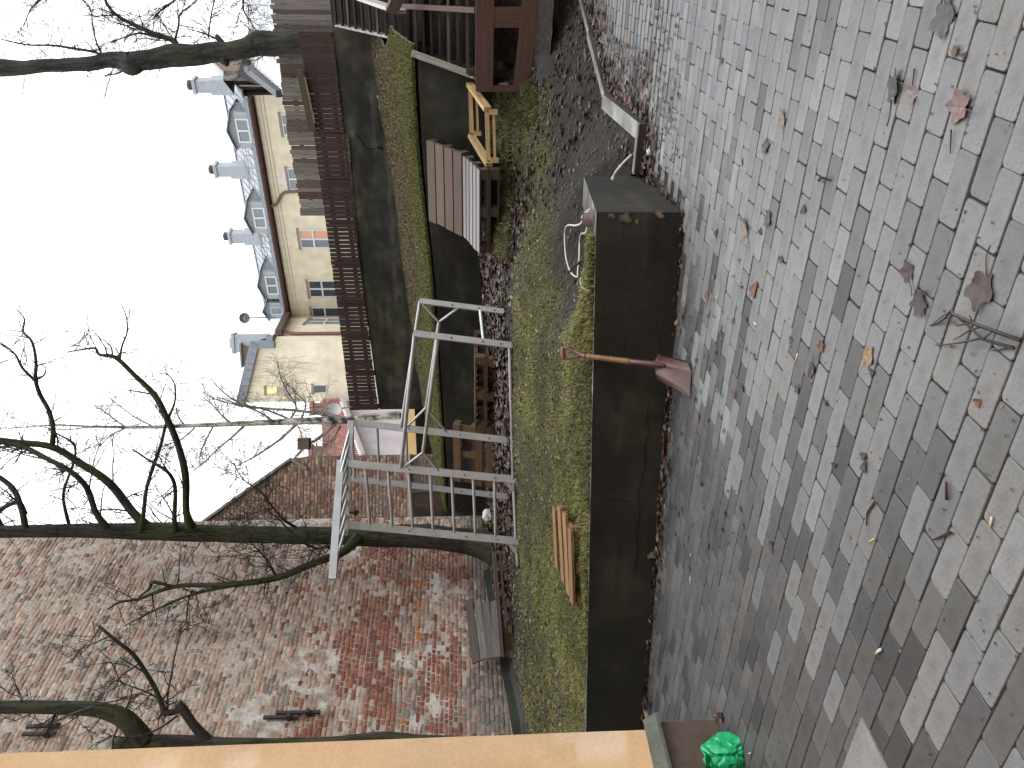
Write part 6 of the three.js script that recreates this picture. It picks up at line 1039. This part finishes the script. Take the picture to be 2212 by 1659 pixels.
{
  // branches of a tree just outside the frame, hanging in over the shed
  const Z = 18, b = P(760, -90, Z); b.y = 3.3; const T5 = treeOf('bare_tree', 'thin bare tree whose twigs hang over the metal roofed shed at the photo top', Z, { base: b, seed: 61, moss: 0.2 });
  T5.limb('trunk', [[800, -95, 12], [640, -80, 10], [480, -75, 8], [300, -85, 7], [120, -80, 5]], { twigs: 4, tl: [60, 120] });
  T5.limb('limb', [[560, -78, 5], [530, -20, 2.4], [526, 20, 1.8], [540, 45, 1.3], [556, 70, 0.9]], { sides: 6, twigs: 8, tl: [40, 90] });
  T5.limb('limb', [[420, -78, 5], [400, -20, 2.4], [350, 20, 1.8], [330, 40, 1]], { sides: 6, twigs: 7, tl: [50, 110] });
  T5.limb('limb', [[200, -80, 4], [120, -20, 2], [70, 15, 1.4], [50, 60, 0.8]], { sides: 6, twigs: 9, tl: [50, 120] });
  T5.done();
}
{
  // birch in the distance
  const Z = 26, b = P(960, 894, Z); b.y = 3; const r = rng(91);
  const T4 = treeOf('birch_tree', 'slender white birch with drooping twigs in front of the yellow house', Z, { base: b, seed: 52, moss: 0, dark: [0.14, 0.13, 0.115] });
  const dk = { ...T4 };
  const g = new MB(), pts = [[985, 893, 9], [895, 896, 9], [862, 897, 9], [796, 902, 8.5], [737, 908, 8], [700, 909, 8], [633, 910, 8], [600, 912, 7], [500, 916, 5.4], [400, 920, 4.4], [300, 923, 3.4], [190, 921, 2.4], [123, 918, 1.9], [60, 922, 1.4], [0, 926, 1]], s = spline(pts.map(([a, c]) => P(a, c, Z)), 110), rad = s.map((_, k) => interp(pts.map((_, i) => i / (pts.length - 1)), pts.map((e) => e[2]), k / 110) / F * Z);
  g.tube(s, rad, 14, { rough: 0.12, seed: 4, color: (q) => mix(mix([0.46, 0.44, 0.4], [0.28, 0.265, 0.2], fbm(q.x * 4, q.y * 3, q.z * 4, 3)), [0.035, 0.032, 0.03], sstep(0.6, 0.68, fbm(q.x * 3, q.y * 7, q.z * 3, 3) + 0.1 * sstep(9, 5, q.y)))}); g.build('trunk', barkG, T4.t);
  const L = (pts2, tw) => T4.limb('limb', pts2, { sides: 6, rough: 0.1, ...tw });
  T4.darkened = true;
  const br = [
    [[640, 912, 3], [600, 895, 2.2], [567, 883, 2], [520, 876, 1.7], [467, 863, 1.3], [437, 846, 0.8]], [[500, 916, 2.6], [480, 898, 1.8], [460, 876, 1.3], [437, 856, 0.8]],
    [[742, 907, 5], [720, 898, 4.4], [687, 893, 3.6], [633, 886, 3], [583, 883, 2.5], [523, 873, 1.9], [480, 845, 1.4], [453, 816, 0.9]], [[592, 912, 2.6], [560, 890, 1.9], [520, 875, 1.5], [470, 858, 1]],
    [[640, 916, 3.6], [610, 945, 2.4], [567, 976, 2], [540, 992, 1.6], [513, 1006, 1]], [[527, 920, 3], [500, 945, 2], [467, 973, 1.6], [440, 1000, 1.3], [407, 1026, 0.8]],
    [[625, 908, 2.6], [640, 880, 1.8], [620, 845, 1.6], [605, 810, 1.3], [600, 780, 0.9]], [[650, 908, 2.4], [660, 870, 1.5], [640, 850, 1.2], [620, 830, 0.9]],
    [[268, 921, 1.6], [240, 900, 1.3], [220, 885, 0.9], [200, 875, 0.6]], [[330, 921, 1.8], [290, 900, 1.4], [250, 870, 1.1], [237, 860, 0.7]],
    [[400, 920, 2], [385, 900, 1.5], [380, 880, 1.1]], [[420, 925, 2], [390, 950, 1.5], [350, 965, 1.1], [320, 990, 0.7]], [[270, 925, 1.8], [240, 940, 1.3], [215, 965, 0.9]], [[200, 922, 1.5], [130, 928, 1.1], [60, 915, 0.8], [20, 900, 0.5]],
    [[725, 915, 4], [690, 945, 3.4], [660, 965, 2.8], [640, 985, 2.2], [600, 1040, 1]], [[735, 920, 3], [720, 945, 2.2], [700, 965, 1.6], [690, 1000, 1.3], [672, 1030, 0.9]], [[460, 922, 2], [440, 960, 1.4], [430, 990, 1]], [[640, 914, 1.4], [650, 935, 1.1], [655, 960, 0.9]]];
  for (const b2 of br) L(b2, { twigs: 6, tl: [30, 75] });
  // hanging twigs in front of the yellow gable
  const hang = new MB(); for (let k = 0; k < 130; k++) { const px = rr(470, 640, r), py = rr(770, 880, r), q0 = P(px, py, Z + rr(-1, 1, r)), n = 6, pp = [q0]; let q = q0.clone(), dx = rr(-0.25, 0.25, r); for (let j = 1; j <= n; j++) { q = q.clone().add(new THREE.Vector3(dx * 0.12 + rr(-.03, .03, r), -0.13 * rr(0.6, 1.4, r), rr(-.05, .05, r))); pp.push(q); } hang.tube(pp, pp.map((_, j) => 0.0042 - 0.0005 * j), 3, { cap: false, color: () => [0.05, 0.04, 0.035] }); }
  const hm = hang.build('hanging_twigs', vmat(null, 0.95, 0), T4.t); hm.userData.kind = 'stuff';
  T4.done();
}

// ───────── grass, litter, leaves ─────────
function instanced(name, geo, m, list, parent, label, cols) {
  const im = new THREE.InstancedMesh(geo, m, list.length); list.forEach((M, k) => { im.setMatrixAt(k, M); if (cols) im.setColorAt(k, cols[k]); }); im.castShadow = im.receiveShadow = true; im.name = parent === scene ? numbered(name) : name; im.userData.kind = 'stuff'; if (label) im.userData.label = label; parent.add(im); return im;
}
function bladeGeo(seed, n = 7) {
  const g = new MB(), r = rng(seed);
  for (let k = 0; k < n; k++) { const a = r() * 6.283, l = rr(0.6, 1, r), lean = rr(0.25, 0.95, r), w = 0.055, x0 = rr(-.25, .25, r), z0 = rr(-.25, .25, r), ca = Math.cos(a), sa = Math.sin(a); let prev = null; for (let j = 0; j <= 3; j++) { const t = j / 3, o = lean * t * t * l, y = l * t * (1 - 0.35 * lean * t), ww = w * (1 - t * 0.92), x = x0 + ca * o, z = z0 + sa * o; const c = [g.v(x - sa * ww, y, z + ca * ww, 0, t), g.v(x + sa * ww, y, z - ca * ww, 1, t)]; if (prev) { g.tri(prev[0], prev[1], c[1]); g.tri(prev[0], c[1], c[0]); } prev = c; } }
  return g.geo();
}
const M4 = new THREE.Matrix4(), Q4 = new THREE.Quaternion(), S4 = new THREE.Vector3(), E4 = new THREE.Euler();
const grassMat = new THREE.MeshPhysicalMaterial({ roughness: 0.85, side: THREE.DoubleSide }); 
{
  const r = rng(123), list = [], cols = [], bl = [], bc = [];
  const col = (p, q, r0) => { const n = fbm(p * 0.9, q * 0.9, 12, 3), d = r(); const green = [0.105, 0.135, 0.032], lush = [0.11, 0.155, 0.028], straw = [0.27, 0.225, 0.10], ol = [0.19, 0.175, 0.062]; const e = p > pA ? sstep(0.7, 0.15, q - qFront(p)) : 0, c = mix(mix(mix(green, ol, d), mix(lush, straw, d), sstep(0.38, 0.62, n)), mix([0.12, 0.13, 0.034], [0.19, 0.17, 0.065], d), e * 0.8), dk = 0.62 + 0.5 * sstep(0.35, 0.6, fbm(p * 2.4, q * 2.4, 31, 3)); return new THREE.Color().setRGB(c[0] * dk, c[1] * dk, c[2] * dk); };
  for (let k = 0; k < 130000; k++) {
    const q = rr(3.7, 10.35, r), a = pMin(q) + (q < qC ? 0.17 : 0.1), b = Math.min(pWall(q) - 0.25, 9.5); if (b < a) continue; const p = rr(a, b, r), edge = q < qC ? (q - qFront(p)) : 9, ke = p > pA ? sstep(0.9, 0.2, q - qFront(p)) : 0;
    let kd = Math.max(lawnKind(p, q), 0.9 * ke * (p > pA + 0.2 ? 1 : 0)); if (r() > kd * 1.15) continue;
    const s = rr(0.018, 0.042, r) * (1 + 0.8 * ke) * (p < 2.4 ? 1.3 : 1); M4.compose(fromPQ(p, q, hLawn(p, q) - 0.004), Q4.setFromEuler(E4.set(rr(-.3, .3, r), r() * 6.28, rr(-.3, .3, r))), S4.set(s * 1.3, s, s * 1.3)); list.push(M4.clone()); cols.push(col(p, q));
  }
  instanced('lawn_grass', bladeGeo(1), grassMat, list, scene, 'short patchy green and straw-coloured grass on the lawn', cols);
  for (let k = 0; k < 130000; k++) { const q = QB + 0.1 + (QU - QB) * r() ** 1.6, p = rr(-1, pEnd, r), kd = bankKind(p, q); if (p < lerp(1.38, 1.75, sstep(12.3, 13.0, q)) && p > 0.1 && q > 10.4) continue; if (r() > kd * 0.5 + 0.62) continue; const s = rr(0.025, 0.06, r) * (q < QB + 0.5 ? 1.25 : 1); M4.compose(fromPQ(p, q, hBank(p, q) - 0.004), Q4.setFromEuler(E4.set(rr(-.3, .3, r), r() * 6.28, rr(-.3, .3, r))), S4.set(s * 1.3, s, s * 1.3)); bl.push(M4.clone()); const c = mix([0.085, 0.105, 0.022], [0.14, 0.13, 0.04], r()); bc.push(new THREE.Color().setRGB(...mix(c, mix([0.13, 0.1, 0.045], [0.075, 0.048, 0.026], r()), kd > 0.5 ? 0.3 * r() : 0.5 + 0.5 * r()))); }
  instanced('bank_grass', bladeGeo(2), grassMat, bl, scene, 'bright moss-green grass along the edge of the upper bank', bc);
  // taller tufts under the landing frame and along the pallets
  const tf = [], tc = []; for (let k = 0; k < 2600; k++) { const spot = r() < 0.55, v = spot ? onLawn(rr(1080, 1160, r), rr(185, 260, r)) : onLawn(rr(1070, 1105, r), rr(250, 560, r)); const s = rr(0.04, 0.11, r); M4.compose(v.add(new THREE.Vector3(rr(-.05, .05, r), -0.005, rr(-.05, .05, r))), Q4.setFromEuler(E4.set(rr(-.3, .3, r), r() * 6.28, rr(-.3, .3, r))), S4.set(s, s, s)); tf.push(M4.clone()); tc.push(new THREE.Color().setRGB(...mix([0.06, 0.075, 0.022], [0.13, 0.11, 0.045], r()))); }
  instanced('tall_grass', bladeGeo(3, 9), grassMat, tf, scene, 'taller olive grass tufts by the landing frame and the stacked pallets', tc);
}
function leafGeo(seed, lobes = 5) {               // a curled, crumpled fallen leaf, about one unit long
  const r = rng(seed), g = new MB(), n = lobes * 6, cu = rr(0.35, 0.9, r), tw = rr(-.5, .5, r), el = rr(0.62, 0.85, r);
  const Y = (x, z) => cu * x * x * 0.8 + 0.3 * cu * z * z * (z > 0 ? 1.4 : 0.4) + tw * x * z + 0.10 * (fbm(x * 4 + seed, z * 4, seed, 3) - 0.5) + 0.03 * Math.abs(x);
  const rings = [0.33, 0.68, 1].map((f, ri) => { const o = []; for (let k = 0; k < n; k++) { const t = k / n, a = t * 6.2832, lobe = 0.7 + 0.3 * Math.cos(a * lobes) + 0.12 * (hash3(k, seed, 3) - 0.5) + 0.10 * Math.cos(a * lobes * 3 + seed), back = 1 - 0.45 * Math.exp(-((t - 0.5) ** 2) * 60), R0 = 0.52 * (ri === 2 ? 0.45 + 0.55 * lobe : 0.8) * back * f, x = Math.sin(a) * R0 * el, z = Math.cos(a) * R0; o.push(g.v(x, Y(x, z), z, 0.5 + x, 0.5 + z)); } return o; });
  const c = g.v(0, Y(0, 0), 0, 0.5, 0.5);
  for (let k = 0; k < n; k++) { const q = (k + 1) % n; g.tri(c, rings[0][k], rings[0][q]); for (let i = 0; i < 2; i++) { g.tri(rings[i][k], rings[i + 1][k], rings[i + 1][q]); g.tri(rings[i][k], rings[i + 1][q], rings[i][q]); } }
  const sp = []; for (let j = 0; j <= 5; j++) sp.push(new THREE.Vector3(0.05 * Math.sin(j * 0.8 + seed), 0.015 + 0.025 * j * (seed % 2), -0.22 - 0.12 * j)); g.tube(sp, [0.018, 0.013, 0.012, 0.011, 0.011, 0.013], 4, { cap: false });
  return g.geo();
}
const leafGeos = [leafGeo(1), leafGeo(2), leafGeo(3, 3), leafGeo(4, 7)];
const smallLeaf = (() => { const g = new MB(), pts = [[0, .5], [.22, .2], [.26, -.15], [0, -.5], [-.26, -.15], [-.22, .2]], c = g.v(0, 0.0, 0, 0, 0), i = pts.map(([x, z]) => g.v(x, 0.22 * Math.abs(x) + 0.25 * z * z, z, x, z)); for (let k = 0; k < 6; k++) g.tri(c, i[k], i[(k + 1) % 6]); return g.geo(); })();
const leafMat = mat('leaf', [1, 1, 1], 0.6, 0.001); leafMat.side = THREE.DoubleSide;
{
  const r = rng(321), list = [], cols = []; const pal = [[0.055, 0.025, 0.018], [0.085, 0.04, 0.027], [0.034, 0.017, 0.013], [0.12, 0.07, 0.052], [0.2, 0.15, 0.12], [0.042, 0.027, 0.024], [0.10, 0.04, 0.018], [0.09, 0.05, 0.04]];
  const put = (v, s, flat = 0.5, c) => { M4.compose(v, Q4.setFromEuler(E4.set(rr(-flat, flat, r), r() * 6.28, rr(-flat, flat, r))), S4.set(s * rr(0.7, 1.3, r), s, s)); list.push(M4.clone()); const k = c ?? pal[r() * pal.length | 0], sh = rr(0.7, 1.3, r); cols.push(new THREE.Color().setRGB(k[0] * sh, k[1] * sh, k[2] * sh)); };
  for (let k = 0; k < 34000; k++) {               // lawn: thick under the back wall, thin elsewhere
    const q = rr(4.2, 10.36, r), a = pMin(q) + (q < qC ? 0.2 : 0.06), b = Math.min(pWall(q) - 0.2, 11); if (b < a) continue; const p = rr(a, b, r), d = kerbDist(p, q);
    let w = 0.21 + 0.95 * sstep(7.7, 8.3, q + 0.8 * (fbm(p, q, 3, 2) - 0.5) - 0.16 * Math.max(0, 6 - p)) * sstep(2, 3.2, p) + 0.22 * sstep(1.6, 0.3, d) + 0.5 * sstep(6.2, 8, p); if (p < 1.7) w = Math.max(w, 0.5);
    if (r() > w) continue; put(fromPQ(p, q, hLawn(p, q) + 0.012), (0.25 + 0.75 * r() ** 1.6) * 0.1 * (q > 8 ? 1.0 : d < 1.4 ? 0.6 : 0.5), d < 1.4 ? 0.25 : 0.5, q < 8 && d > 1.4 && r() < 0.5 ? [0.27, 0.22, 0.16] : undefined);
  }
  for (let k = 0; k < 9000; k++) { const q = rr(10.5, 17, r), b = pWall(q) - 0.2, a = pEnd + 0.05; if (b < a) continue; const p = rr(a, b, r); put(fromPQ(p, q, hLawn(p, q) + 0.012), rr(0.04, 0.1, r)); }
  for (let k = 0; k < 6500; k++) { const q = lerp(QB + 0.4, QU, r() ** 0.7), p = rr(1.75, pEnd, r), w = 1 - bankKind(p, q) * 0.93; if (r() > w) continue; put(fromPQ(p, q, hBank(p, q) + 0.015), rr(0.02, 0.055, r), 0.6, mix([0.06, 0.036, 0.02], [0.12, 0.078, 0.04], r())); }
  instanced('leaf_litter', smallLeaf, leafMat, list, scene, 'brown fallen leaves scattered over the lawn and the bank', cols);
  // leaves drifted against the wall foot and the kerb, on the paving
  const l2 = [], c2 = []; const put2 = (v, s, flat) => { M4.compose(v, Q4.setFromEuler(E4.set(rr(-flat, flat, r), r() * 6.28, rr(-flat, flat, r))), S4.set(s, s, s)); l2.push(M4.clone()); const k = pal[r() * pal.length | 0], sh = rr(0.6, 1.5, r); c2.push(new THREE.Color().setRGB(k[0] * sh, k[1] * sh, k[2] * sh)); };
  const along = (a, b, n, w, side, s0, s1, gamma = 2.5) => { for (let k = 0; k < n; k++) { const v = mv(a, b, r()).addScaledVector(side, 0.012 + w * r() ** gamma); v.y = yPave(pOf(v), qOf(v)) + 0.01 + 0.03 * r(); put2(v, rr(s0, s1, r), 0.3); } };
  const nf = new THREE.Vector3().crossVectors(wB.clone().sub(wA).normalize(), UP).normalize(); if (nf.z < 0) nf.negate();
  along(wA, wB, 150, 0.3, nf, 0.025, 0.06, 3); along(mv(wA, wB, 0.28), mv(wA, wB, 0.7), 170, 0.16, nf, 0.03, 0.07, 2); along(mv(wA, wB, 0.9), wL, 200, 0.22, nf, 0.03, 0.08, 2);
  const sr = fromPQ(-1, 0), sq = fromPQ(0, -1); along(wC, wA, 60, 0.12, sr, 0.03, 0.06); along(kerbPts[0], kerbPts[1], 150, 0.3, sq, 0.035, 0.08, 2); along(kerbPts[1], kerbPts[2], 420, 0.5, sr, 0.03, 0.08, 2.2); along(kerbPts[2], kerbPts[4], 500, 0.5, sr, 0.03, 0.08, 2);
  for (let k = 0; k < 240; k++) { const v = onPave(rr(1395, 1470, r), rr(40, 380, r)); if (r() < 0.5) { v.addScaledVector(sr, 0.1); } v.y = yPave(pOf(v), qOf(v)) + 0.008; put2(v, rr(0.015, 0.05, r), 0.4); }
  for (let k = 0; k < 420; k++) { const v = onPave(rr(1400, 2200, r), rr(0, 1659, r)); v.y = yPave(pOf(v), qOf(v)) + 0.004; put2(v, rr(0.004, 0.018, r), 0.3); }
  for (let k = 0; k < 70; k++) { const v = onPave(rr(1425, 1620, r), rr(560, 1250, r)); v.y += 0.008; put2(v, rr(0.025, 0.06, r), 0.25); }
  for (let k = 0; k < 50; k++) { const v = onPave(rr(1545, 1565, r), rr(1560, 1572, r)); put2(v.add(new THREE.Vector3(0.05, 0.01, 0)), rr(0.02, 0.05, r), 0.6); }
  instanced('drifted_leaves', smallLeaf, leafMat, l2, scene, 'dead leaves and crumbs drifted along the wall foot and kerb', c2);
}
// single leaves one can pick out on the paving
{
  const r = rng(555), tones = { pink: [0.205, 0.148, 0.125], grey: [0.062, 0.055, 0.058], dark: [0.04, 0.029, 0.026], brown: [0.06, 0.036, 0.031], rust: [0.15, 0.062, 0.03], tan: [0.24, 0.165, 0.11] };
  const spots = [
    [2079, 230, 0.15, 'pink', 0, 'large pale pink curled leaf at the right of the paving'], [1935, 195, 0.15, 'grey', 1, 'large flat dark grey leaf right of the pink curled one'], [2043, 32, 0.15, 'grey', 0, 'wide grey-violet leaf nearest the top edge of the photo'], [1976, 205, 0.085, 'pink', 2, 'small round pink leaf touching the large grey leaf'],
    [2125, 620, 0.15, 'brown', 1, 'big brown-violet leaf beside the fallen twig'], [1990, 650, 0.13, 'dark', 3, 'crumpled blackish leaf between the paving rows by the twig'], [1878, 775, 0.11, 'tan', 0, 'curled tan leaf with a rusty edge in the middle of the paving'], [1612, 495, 0.16, 'pink', 3, 'salmon pink leaf ahead of the wall corner'], [1630, 627, 0.12, 'rust', 2, 'orange-pink twisted leaf nearest the wall middle'], [1757, 797, 0.1, 'dark', 2, 'round dark curled leaf in the middle of the paving'],
    [1693, 260, 0.12, 'pink', 3, 'narrow serrated pink leaf on the far right paving'], [1655, 318, 0.11, 'grey', 1, 'grey shrivelled leaf on the far right paving'], [1603, 348, 0.06, 'tan', 2, 'small bright tan leaf on the far right paving'], [1738, 452, 0.06, 'brown', 2, 'small upright brown leaf right of the paving middle'], [1660, 470, 0.12, 'grey', 0, 'grey leaf with a long stalk in front of the wall corner'], [1885, 805, 0.05, 'dark', 2, 'tiny dark leaf just left of the curled tan leaf'],
    [1965, 590, 0.1, 'brown', 1, 'violet-brown ragged leaf above the twig'], [1776, 750, 0.075, 'rust', 3, 'rusty spiky leaf left of the middle paving'], [1667, 1178, 0.085, 'brown', 2, 'red-brown oval leaf on the dark left paving'], [1868, 1010, 0.06, 'brown', 2, 'small brown leaf beyond the red sticks on the dark stones'], [1600, 1100, 0.05, 'brown', 2, 'small brown leaf on the left paving halfway to the wall'], [1516, 1045, 0.06, 'dark', 0, 'small dark leaf nearest the wall, left of the shovel'], [1605, 838, 0.07, 'dark', 3, 'small dark spiky leaf just below the shovel blade'], [1725, 840, 0.06, 'brown', 0, 'small brown leaf level with the shovel, nearer the viewer'], [2115, 870, 0.045, 'rust', 2, 'tiny rusty leaf near the lower edge below the twig'], [1607, 1138, 0.045, 'brown', 2, 'small brown leaf beside another on the left paving'], [1866, 985, 0.05, 'brown', 2, 'small red-brown leaf above the thin red stick'], [1530, 640, 0.09, 'rust', 3, 'rusty ragged leaf close to the wall right half'], [1548, 505, 0.07, 'brown', 2, 'small brown leaf just below the wall corner'], [1556, 60, 0.05, 'dark', 0, 'small dark leaf far right on the paving by the kerb'], [1645, 500, 0.06, 'dark', 2, 'small dark leaf beside the salmon pink leaf'], [1560, 130, 0.06, 'brown', 2, 'small brown leaf on the far right paving by the kerb'], [1710, 735, 0.05, 'brown', 2, 'small brown leaf right of the bright cigarette end'], [1632, 770, 0.05, 'brown', 2, 'small brown leaf below the shovel handle'], [1540, 1110, 0.05, 'brown', 2, 'small brown leaf near the wall on the left'], [1560, 730, 0.06, 'brown', 2, 'small brown leaf right of the shovel blade'], [1510, 900, 0.07, 'rust', 2, 'rusty leaf at the wall foot left of the shovel'], [1495, 1000, 0.08, 'brown', 0, 'brown leaf at the wall foot below the slatted pallet right end'], [1785, 870, 0.045, 'dark', 2, 'tiny dark leaf in the middle of the paving'], [1802, 1005, 0.04, 'dark', 2, 'tiny dark leaf on the dark left stones'], [1690, 560, 0.05, 'brown', 2, 'small brown leaf between the salmon and the violet leaves'], [1530, 1180, 0.06, 'brown', 2, 'small brown leaf near the wall below the slatted pallet'], [1490, 1230, 0.07, 'brown', 1, 'flat brown leaf at the wall foot on the left'], [2065, 110, 0.06, 'rust', 3, 'small rusty leaf with a curled stalk near the right edge'], [2085, 120, 0.03, 'brown', 2, 'tiny brown leaf beside the rusty leaf near the right edge']];
  for (const [px, py, s, tone, k, label] of spots) {
    const v = onPave(px, py), m = mat('leaf', tones[tone].map((c) => c * rr(0.95, 1.3, r)), 0.55, 0.003); m.side = THREE.DoubleSide;
    const o = shadows(new THREE.Mesh(leafGeos[k], m)); o.name = numbered('fallen_leaf'); o.position.copy(v); o.position.y += 0.004; o.rotation.set(rr(-.1, .15, r), r() * 6.28, rr(-.12, .12, r)); o.scale.setScalar(s); scene.add(o);
    tag(o, label, 'leaf', s < 0.095 ? 'small fallen leaves on the paving' : 'large fallen leaves on the paving');
  }
  // stalks and sticks
  const stick = (pts, rad, label, c = [0.04, 0.028, 0.022]) => { const p = pts.map(([a, b, u]) => { const v = onPave(a, b); v.y += u ?? 0.008; return v; }), s = spline(p, 16), g = new MB(); g.tube(s, s.map((_, i) => rad * (1 - 0.4 * i / 16)), 6); const m = g.build('stick', mat('bark', c), scene); tag(m, label, 'stick'); };
  stick([[2068, 1150], [2045, 1160], [2030, 1166]].map((a) => [a[0] - 10, a[1]]), 0.005, 'short red-brown stick on the left paving', [0.07, 0.03, 0.025]); stick([[1893, 1085], [1878, 1110], [1876, 1135]], 0.005, 'thin red stick lying by the dark left stones', [0.11, 0.04, 0.025]); stick([[2050, 1080], [2049, 1040]], 0.006, 'straight dark red stick right of the thin red one', [0.07, 0.025, 0.018]);
  stick([[1778, 480, 0.004], [1774, 390, 0.01], [1788, 384, 0.025], [1797, 390, 0.004]].slice(1), 0.006, 'small black bent twig like a hook on the right paving', [0.02, 0.02, 0.022]); stick([[1980, 148], [1976, 185]], 0.003, 'thin leaf stalk beside the grey leaf'); stick([[2100, 300], [2060, 280], [2058, 332]].slice(1), 0.003, 'thin leaf stalk left of the large pink leaf');
  // fallen twig, many-branched
  const tw = thing('fallen_twig', onPave(2140, 710), 'branching dry twig lying on the paving near the lower right', 'twig'), A = (a, b, u) => { const v = onPave(a, b); v.y += u; return v; }, tm = mat('bark', [0.06, 0.048, 0.042]);
  const tb = (pts, r0) => { const s = pts.map((e) => A(...e)), g = new MB(), L = s.length - 1; g.tube(s, s.map((_, i) => r0 * (1 - 0.6 * i / L)), 6, { rough: 0.2 }); g.build('branch', tm, tw); };
  tb([[2212, 735, 0.01], [2152, 705, 0.045], [2102, 680, 0.06], [2092, 670, 0.055], [2062, 686, 0.03], [2038, 696, 0.015], [2012, 703, 0.004]], 0.006);
  tb([[2198, 753, 0.01], [2152, 733, 0.04], [2128, 708, 0.045], [2108, 686, 0.05], [2102, 679, 0.058]], 0.0045);
  tb([[2197, 750, 0.012], [2142, 731, 0.035], [2095, 740, 0.03], [2042, 745, 0.012], [2022, 745, 0.004]], 0.0042);
  tb([[2152, 705, 0.045], [2118, 716, 0.04], [2092, 726, 0.025], [2062, 733, 0.004]], 0.0034);
  tb([[2137, 697, 0.05], [2092, 703, 0.035], [2048, 686, 0.006]], 0.0032);
  tb([[2152, 733, 0.04], [2175, 717, 0.045], [2153, 705, 0.045]], 0.003);
  tb([[2135, 696, 0.05], [2138, 682, 0.06]], 0.003);
  tb([[2192, 750, 0.012], [2162, 756, 0.008], [2143, 757, 0.004]], 0.003);
  tb([[2092, 670, 0.055], [2072, 678, 0.04], [2052, 681, 0.02], [2015, 701, 0.004]], 0.003);
  // cigarette ends and white scraps
  const cig = (px, py, L, a, label, c = [0.72, 0.7, 0.64], rad = 0.004) => { const v = onPave(px, py); v.y += rad; const d = new THREE.Vector3(Math.cos(a), 0, Math.sin(a)), t = thing('cigarette_end', v, label, 'cigarette end'); const g = new MB(); g.rod(v, v.clone().addScaledVector(d, L), rad, 8); g.build('paper', mat('fine', c, 0.7, 0), t); const f = new MB(); f.rod(v.clone().addScaledVector(d, -L * 0.6), v, rad * 1.02, 8); f.build('filter', mat('fine', [0.55, 0.36, 0.16], 0.7, 0), t); };
  cig(1722, 775, 0.028, 0.6, 'bright cigarette end by the dark curled leaf'); cig(1632, 698, 0.024, 2, 'white cigarette end on the paving below the wall middle'); cig(1885, 1168, 0.024, 1.1, 'yellowish cigarette end on the left paving', [0.6, 0.5, 0.2]); cig(1900, 1408, 0.028, 0.9, 'white-blue scrap beside dark stones on the left', [0.7, 0.78, 0.82], 0.006); cig(2143, 1130, 0.02, 0.3, 'tiny white scrap right of the dark red stick'); cig(1492, 1255, 0.03, 0.2, 'white cigarette end at the foot of the wall on the left'); cig(1620, 1628, 0.025, 1, 'white scrap below the green bag'); cig(1550, 645, 0.02, 0.5, 'tiny white scrap in front of the wall right half');
  const sc = thing('white_stone', onPave(1408, 328), 'small white stone among leaves at the kerb end', 'stone'), v = onPave(1408, 328), g = new MB(); g.grid(16, 10, (a, b) => { const e = (b - 0.5) * Math.PI, d = new THREE.Vector3(Math.cos(e) * Math.cos(-a * 6.283), Math.sin(e), Math.cos(e) * Math.sin(-a * 6.283)); return [v.clone().addScaledVector(d, 0.028 * (0.8 + 0.5 * fbm(d.x * 2 + 3, d.y * 2, d.z * 2, 2))).add(new THREE.Vector3(0, 0.015, 0)), null, a, b]; }); g.build('stone', mat('fine', [0.6, 0.6, 0.58], 0.7, 0.002), sc);
  // white rag and green tuft by the trunk; white plastic strip along the upper wall
  const wv = onLawn(1062, 1112), rg = thing('white_rag', wv, 'small white rag in the leaves beside the tree trunk', 'rag'), g2 = new MB(); g2.grid(24, 14, (a, b) => { const e = (b - 0.5) * Math.PI, d = new THREE.Vector3(Math.cos(e) * Math.cos(-a * 6.283), Math.sin(e), Math.cos(e) * Math.sin(-a * 6.283)); return [wv.clone().add(new THREE.Vector3(0, 0.05, 0)).addScaledVector(d, 0.1 * (0.5 + 0.9 * fbm(d.x * 2 + 1, d.y * 2, d.z * 2, 3))), null, a, b]; }); g2.build('cloth', mat('fine', [0.55, 0.55, 0.54], 0.9, 0.004), rg);
  const gp = onLawn(1058, 1130), pl = thing('green_plant', gp, 'small bright green plant beside the white rag', 'plant'), g3 = shadows(new THREE.Mesh(bladeGeo(9, 26), mat('fine', [0.06, 0.2, 0.02], 0.7, 0))); g3.material.side = THREE.DoubleSide; g3.name = 'leaves'; g3.scale.set(0.12, 0.14, 0.12); pl.add(g3);
  const ps = [[823, 206], [828, 226], [833, 250], [838, 272]].map(([a, b]) => onQ(a, b, QU - 0.12)), st = thing('plastic_strip', ps[0], 'torn whitish plastic sheet strip at the foot of the upper wall', 'plastic'), g4 = new MB(); g4.grid(30, 4, (u, w) => { const q = spline(ps, 30)[Math.round(u * 30)].clone(); q.y += (w - 0.5) * 0.13 * (0.6 + fbm(u * 7, 2, 1, 2)); q.addScaledVector(fromPQ(0, -1), 0.05 * fbm(u * 9, w * 4, 3, 3)); return [q, null, u, w]; }); const pm2 = mat('fine', [0.42, 0.47, 0.47], 0.4, 0.004); pm2.side = THREE.DoubleSide; g4.build('sheet', pm2, st);
}
renderer.render(scene, camera);
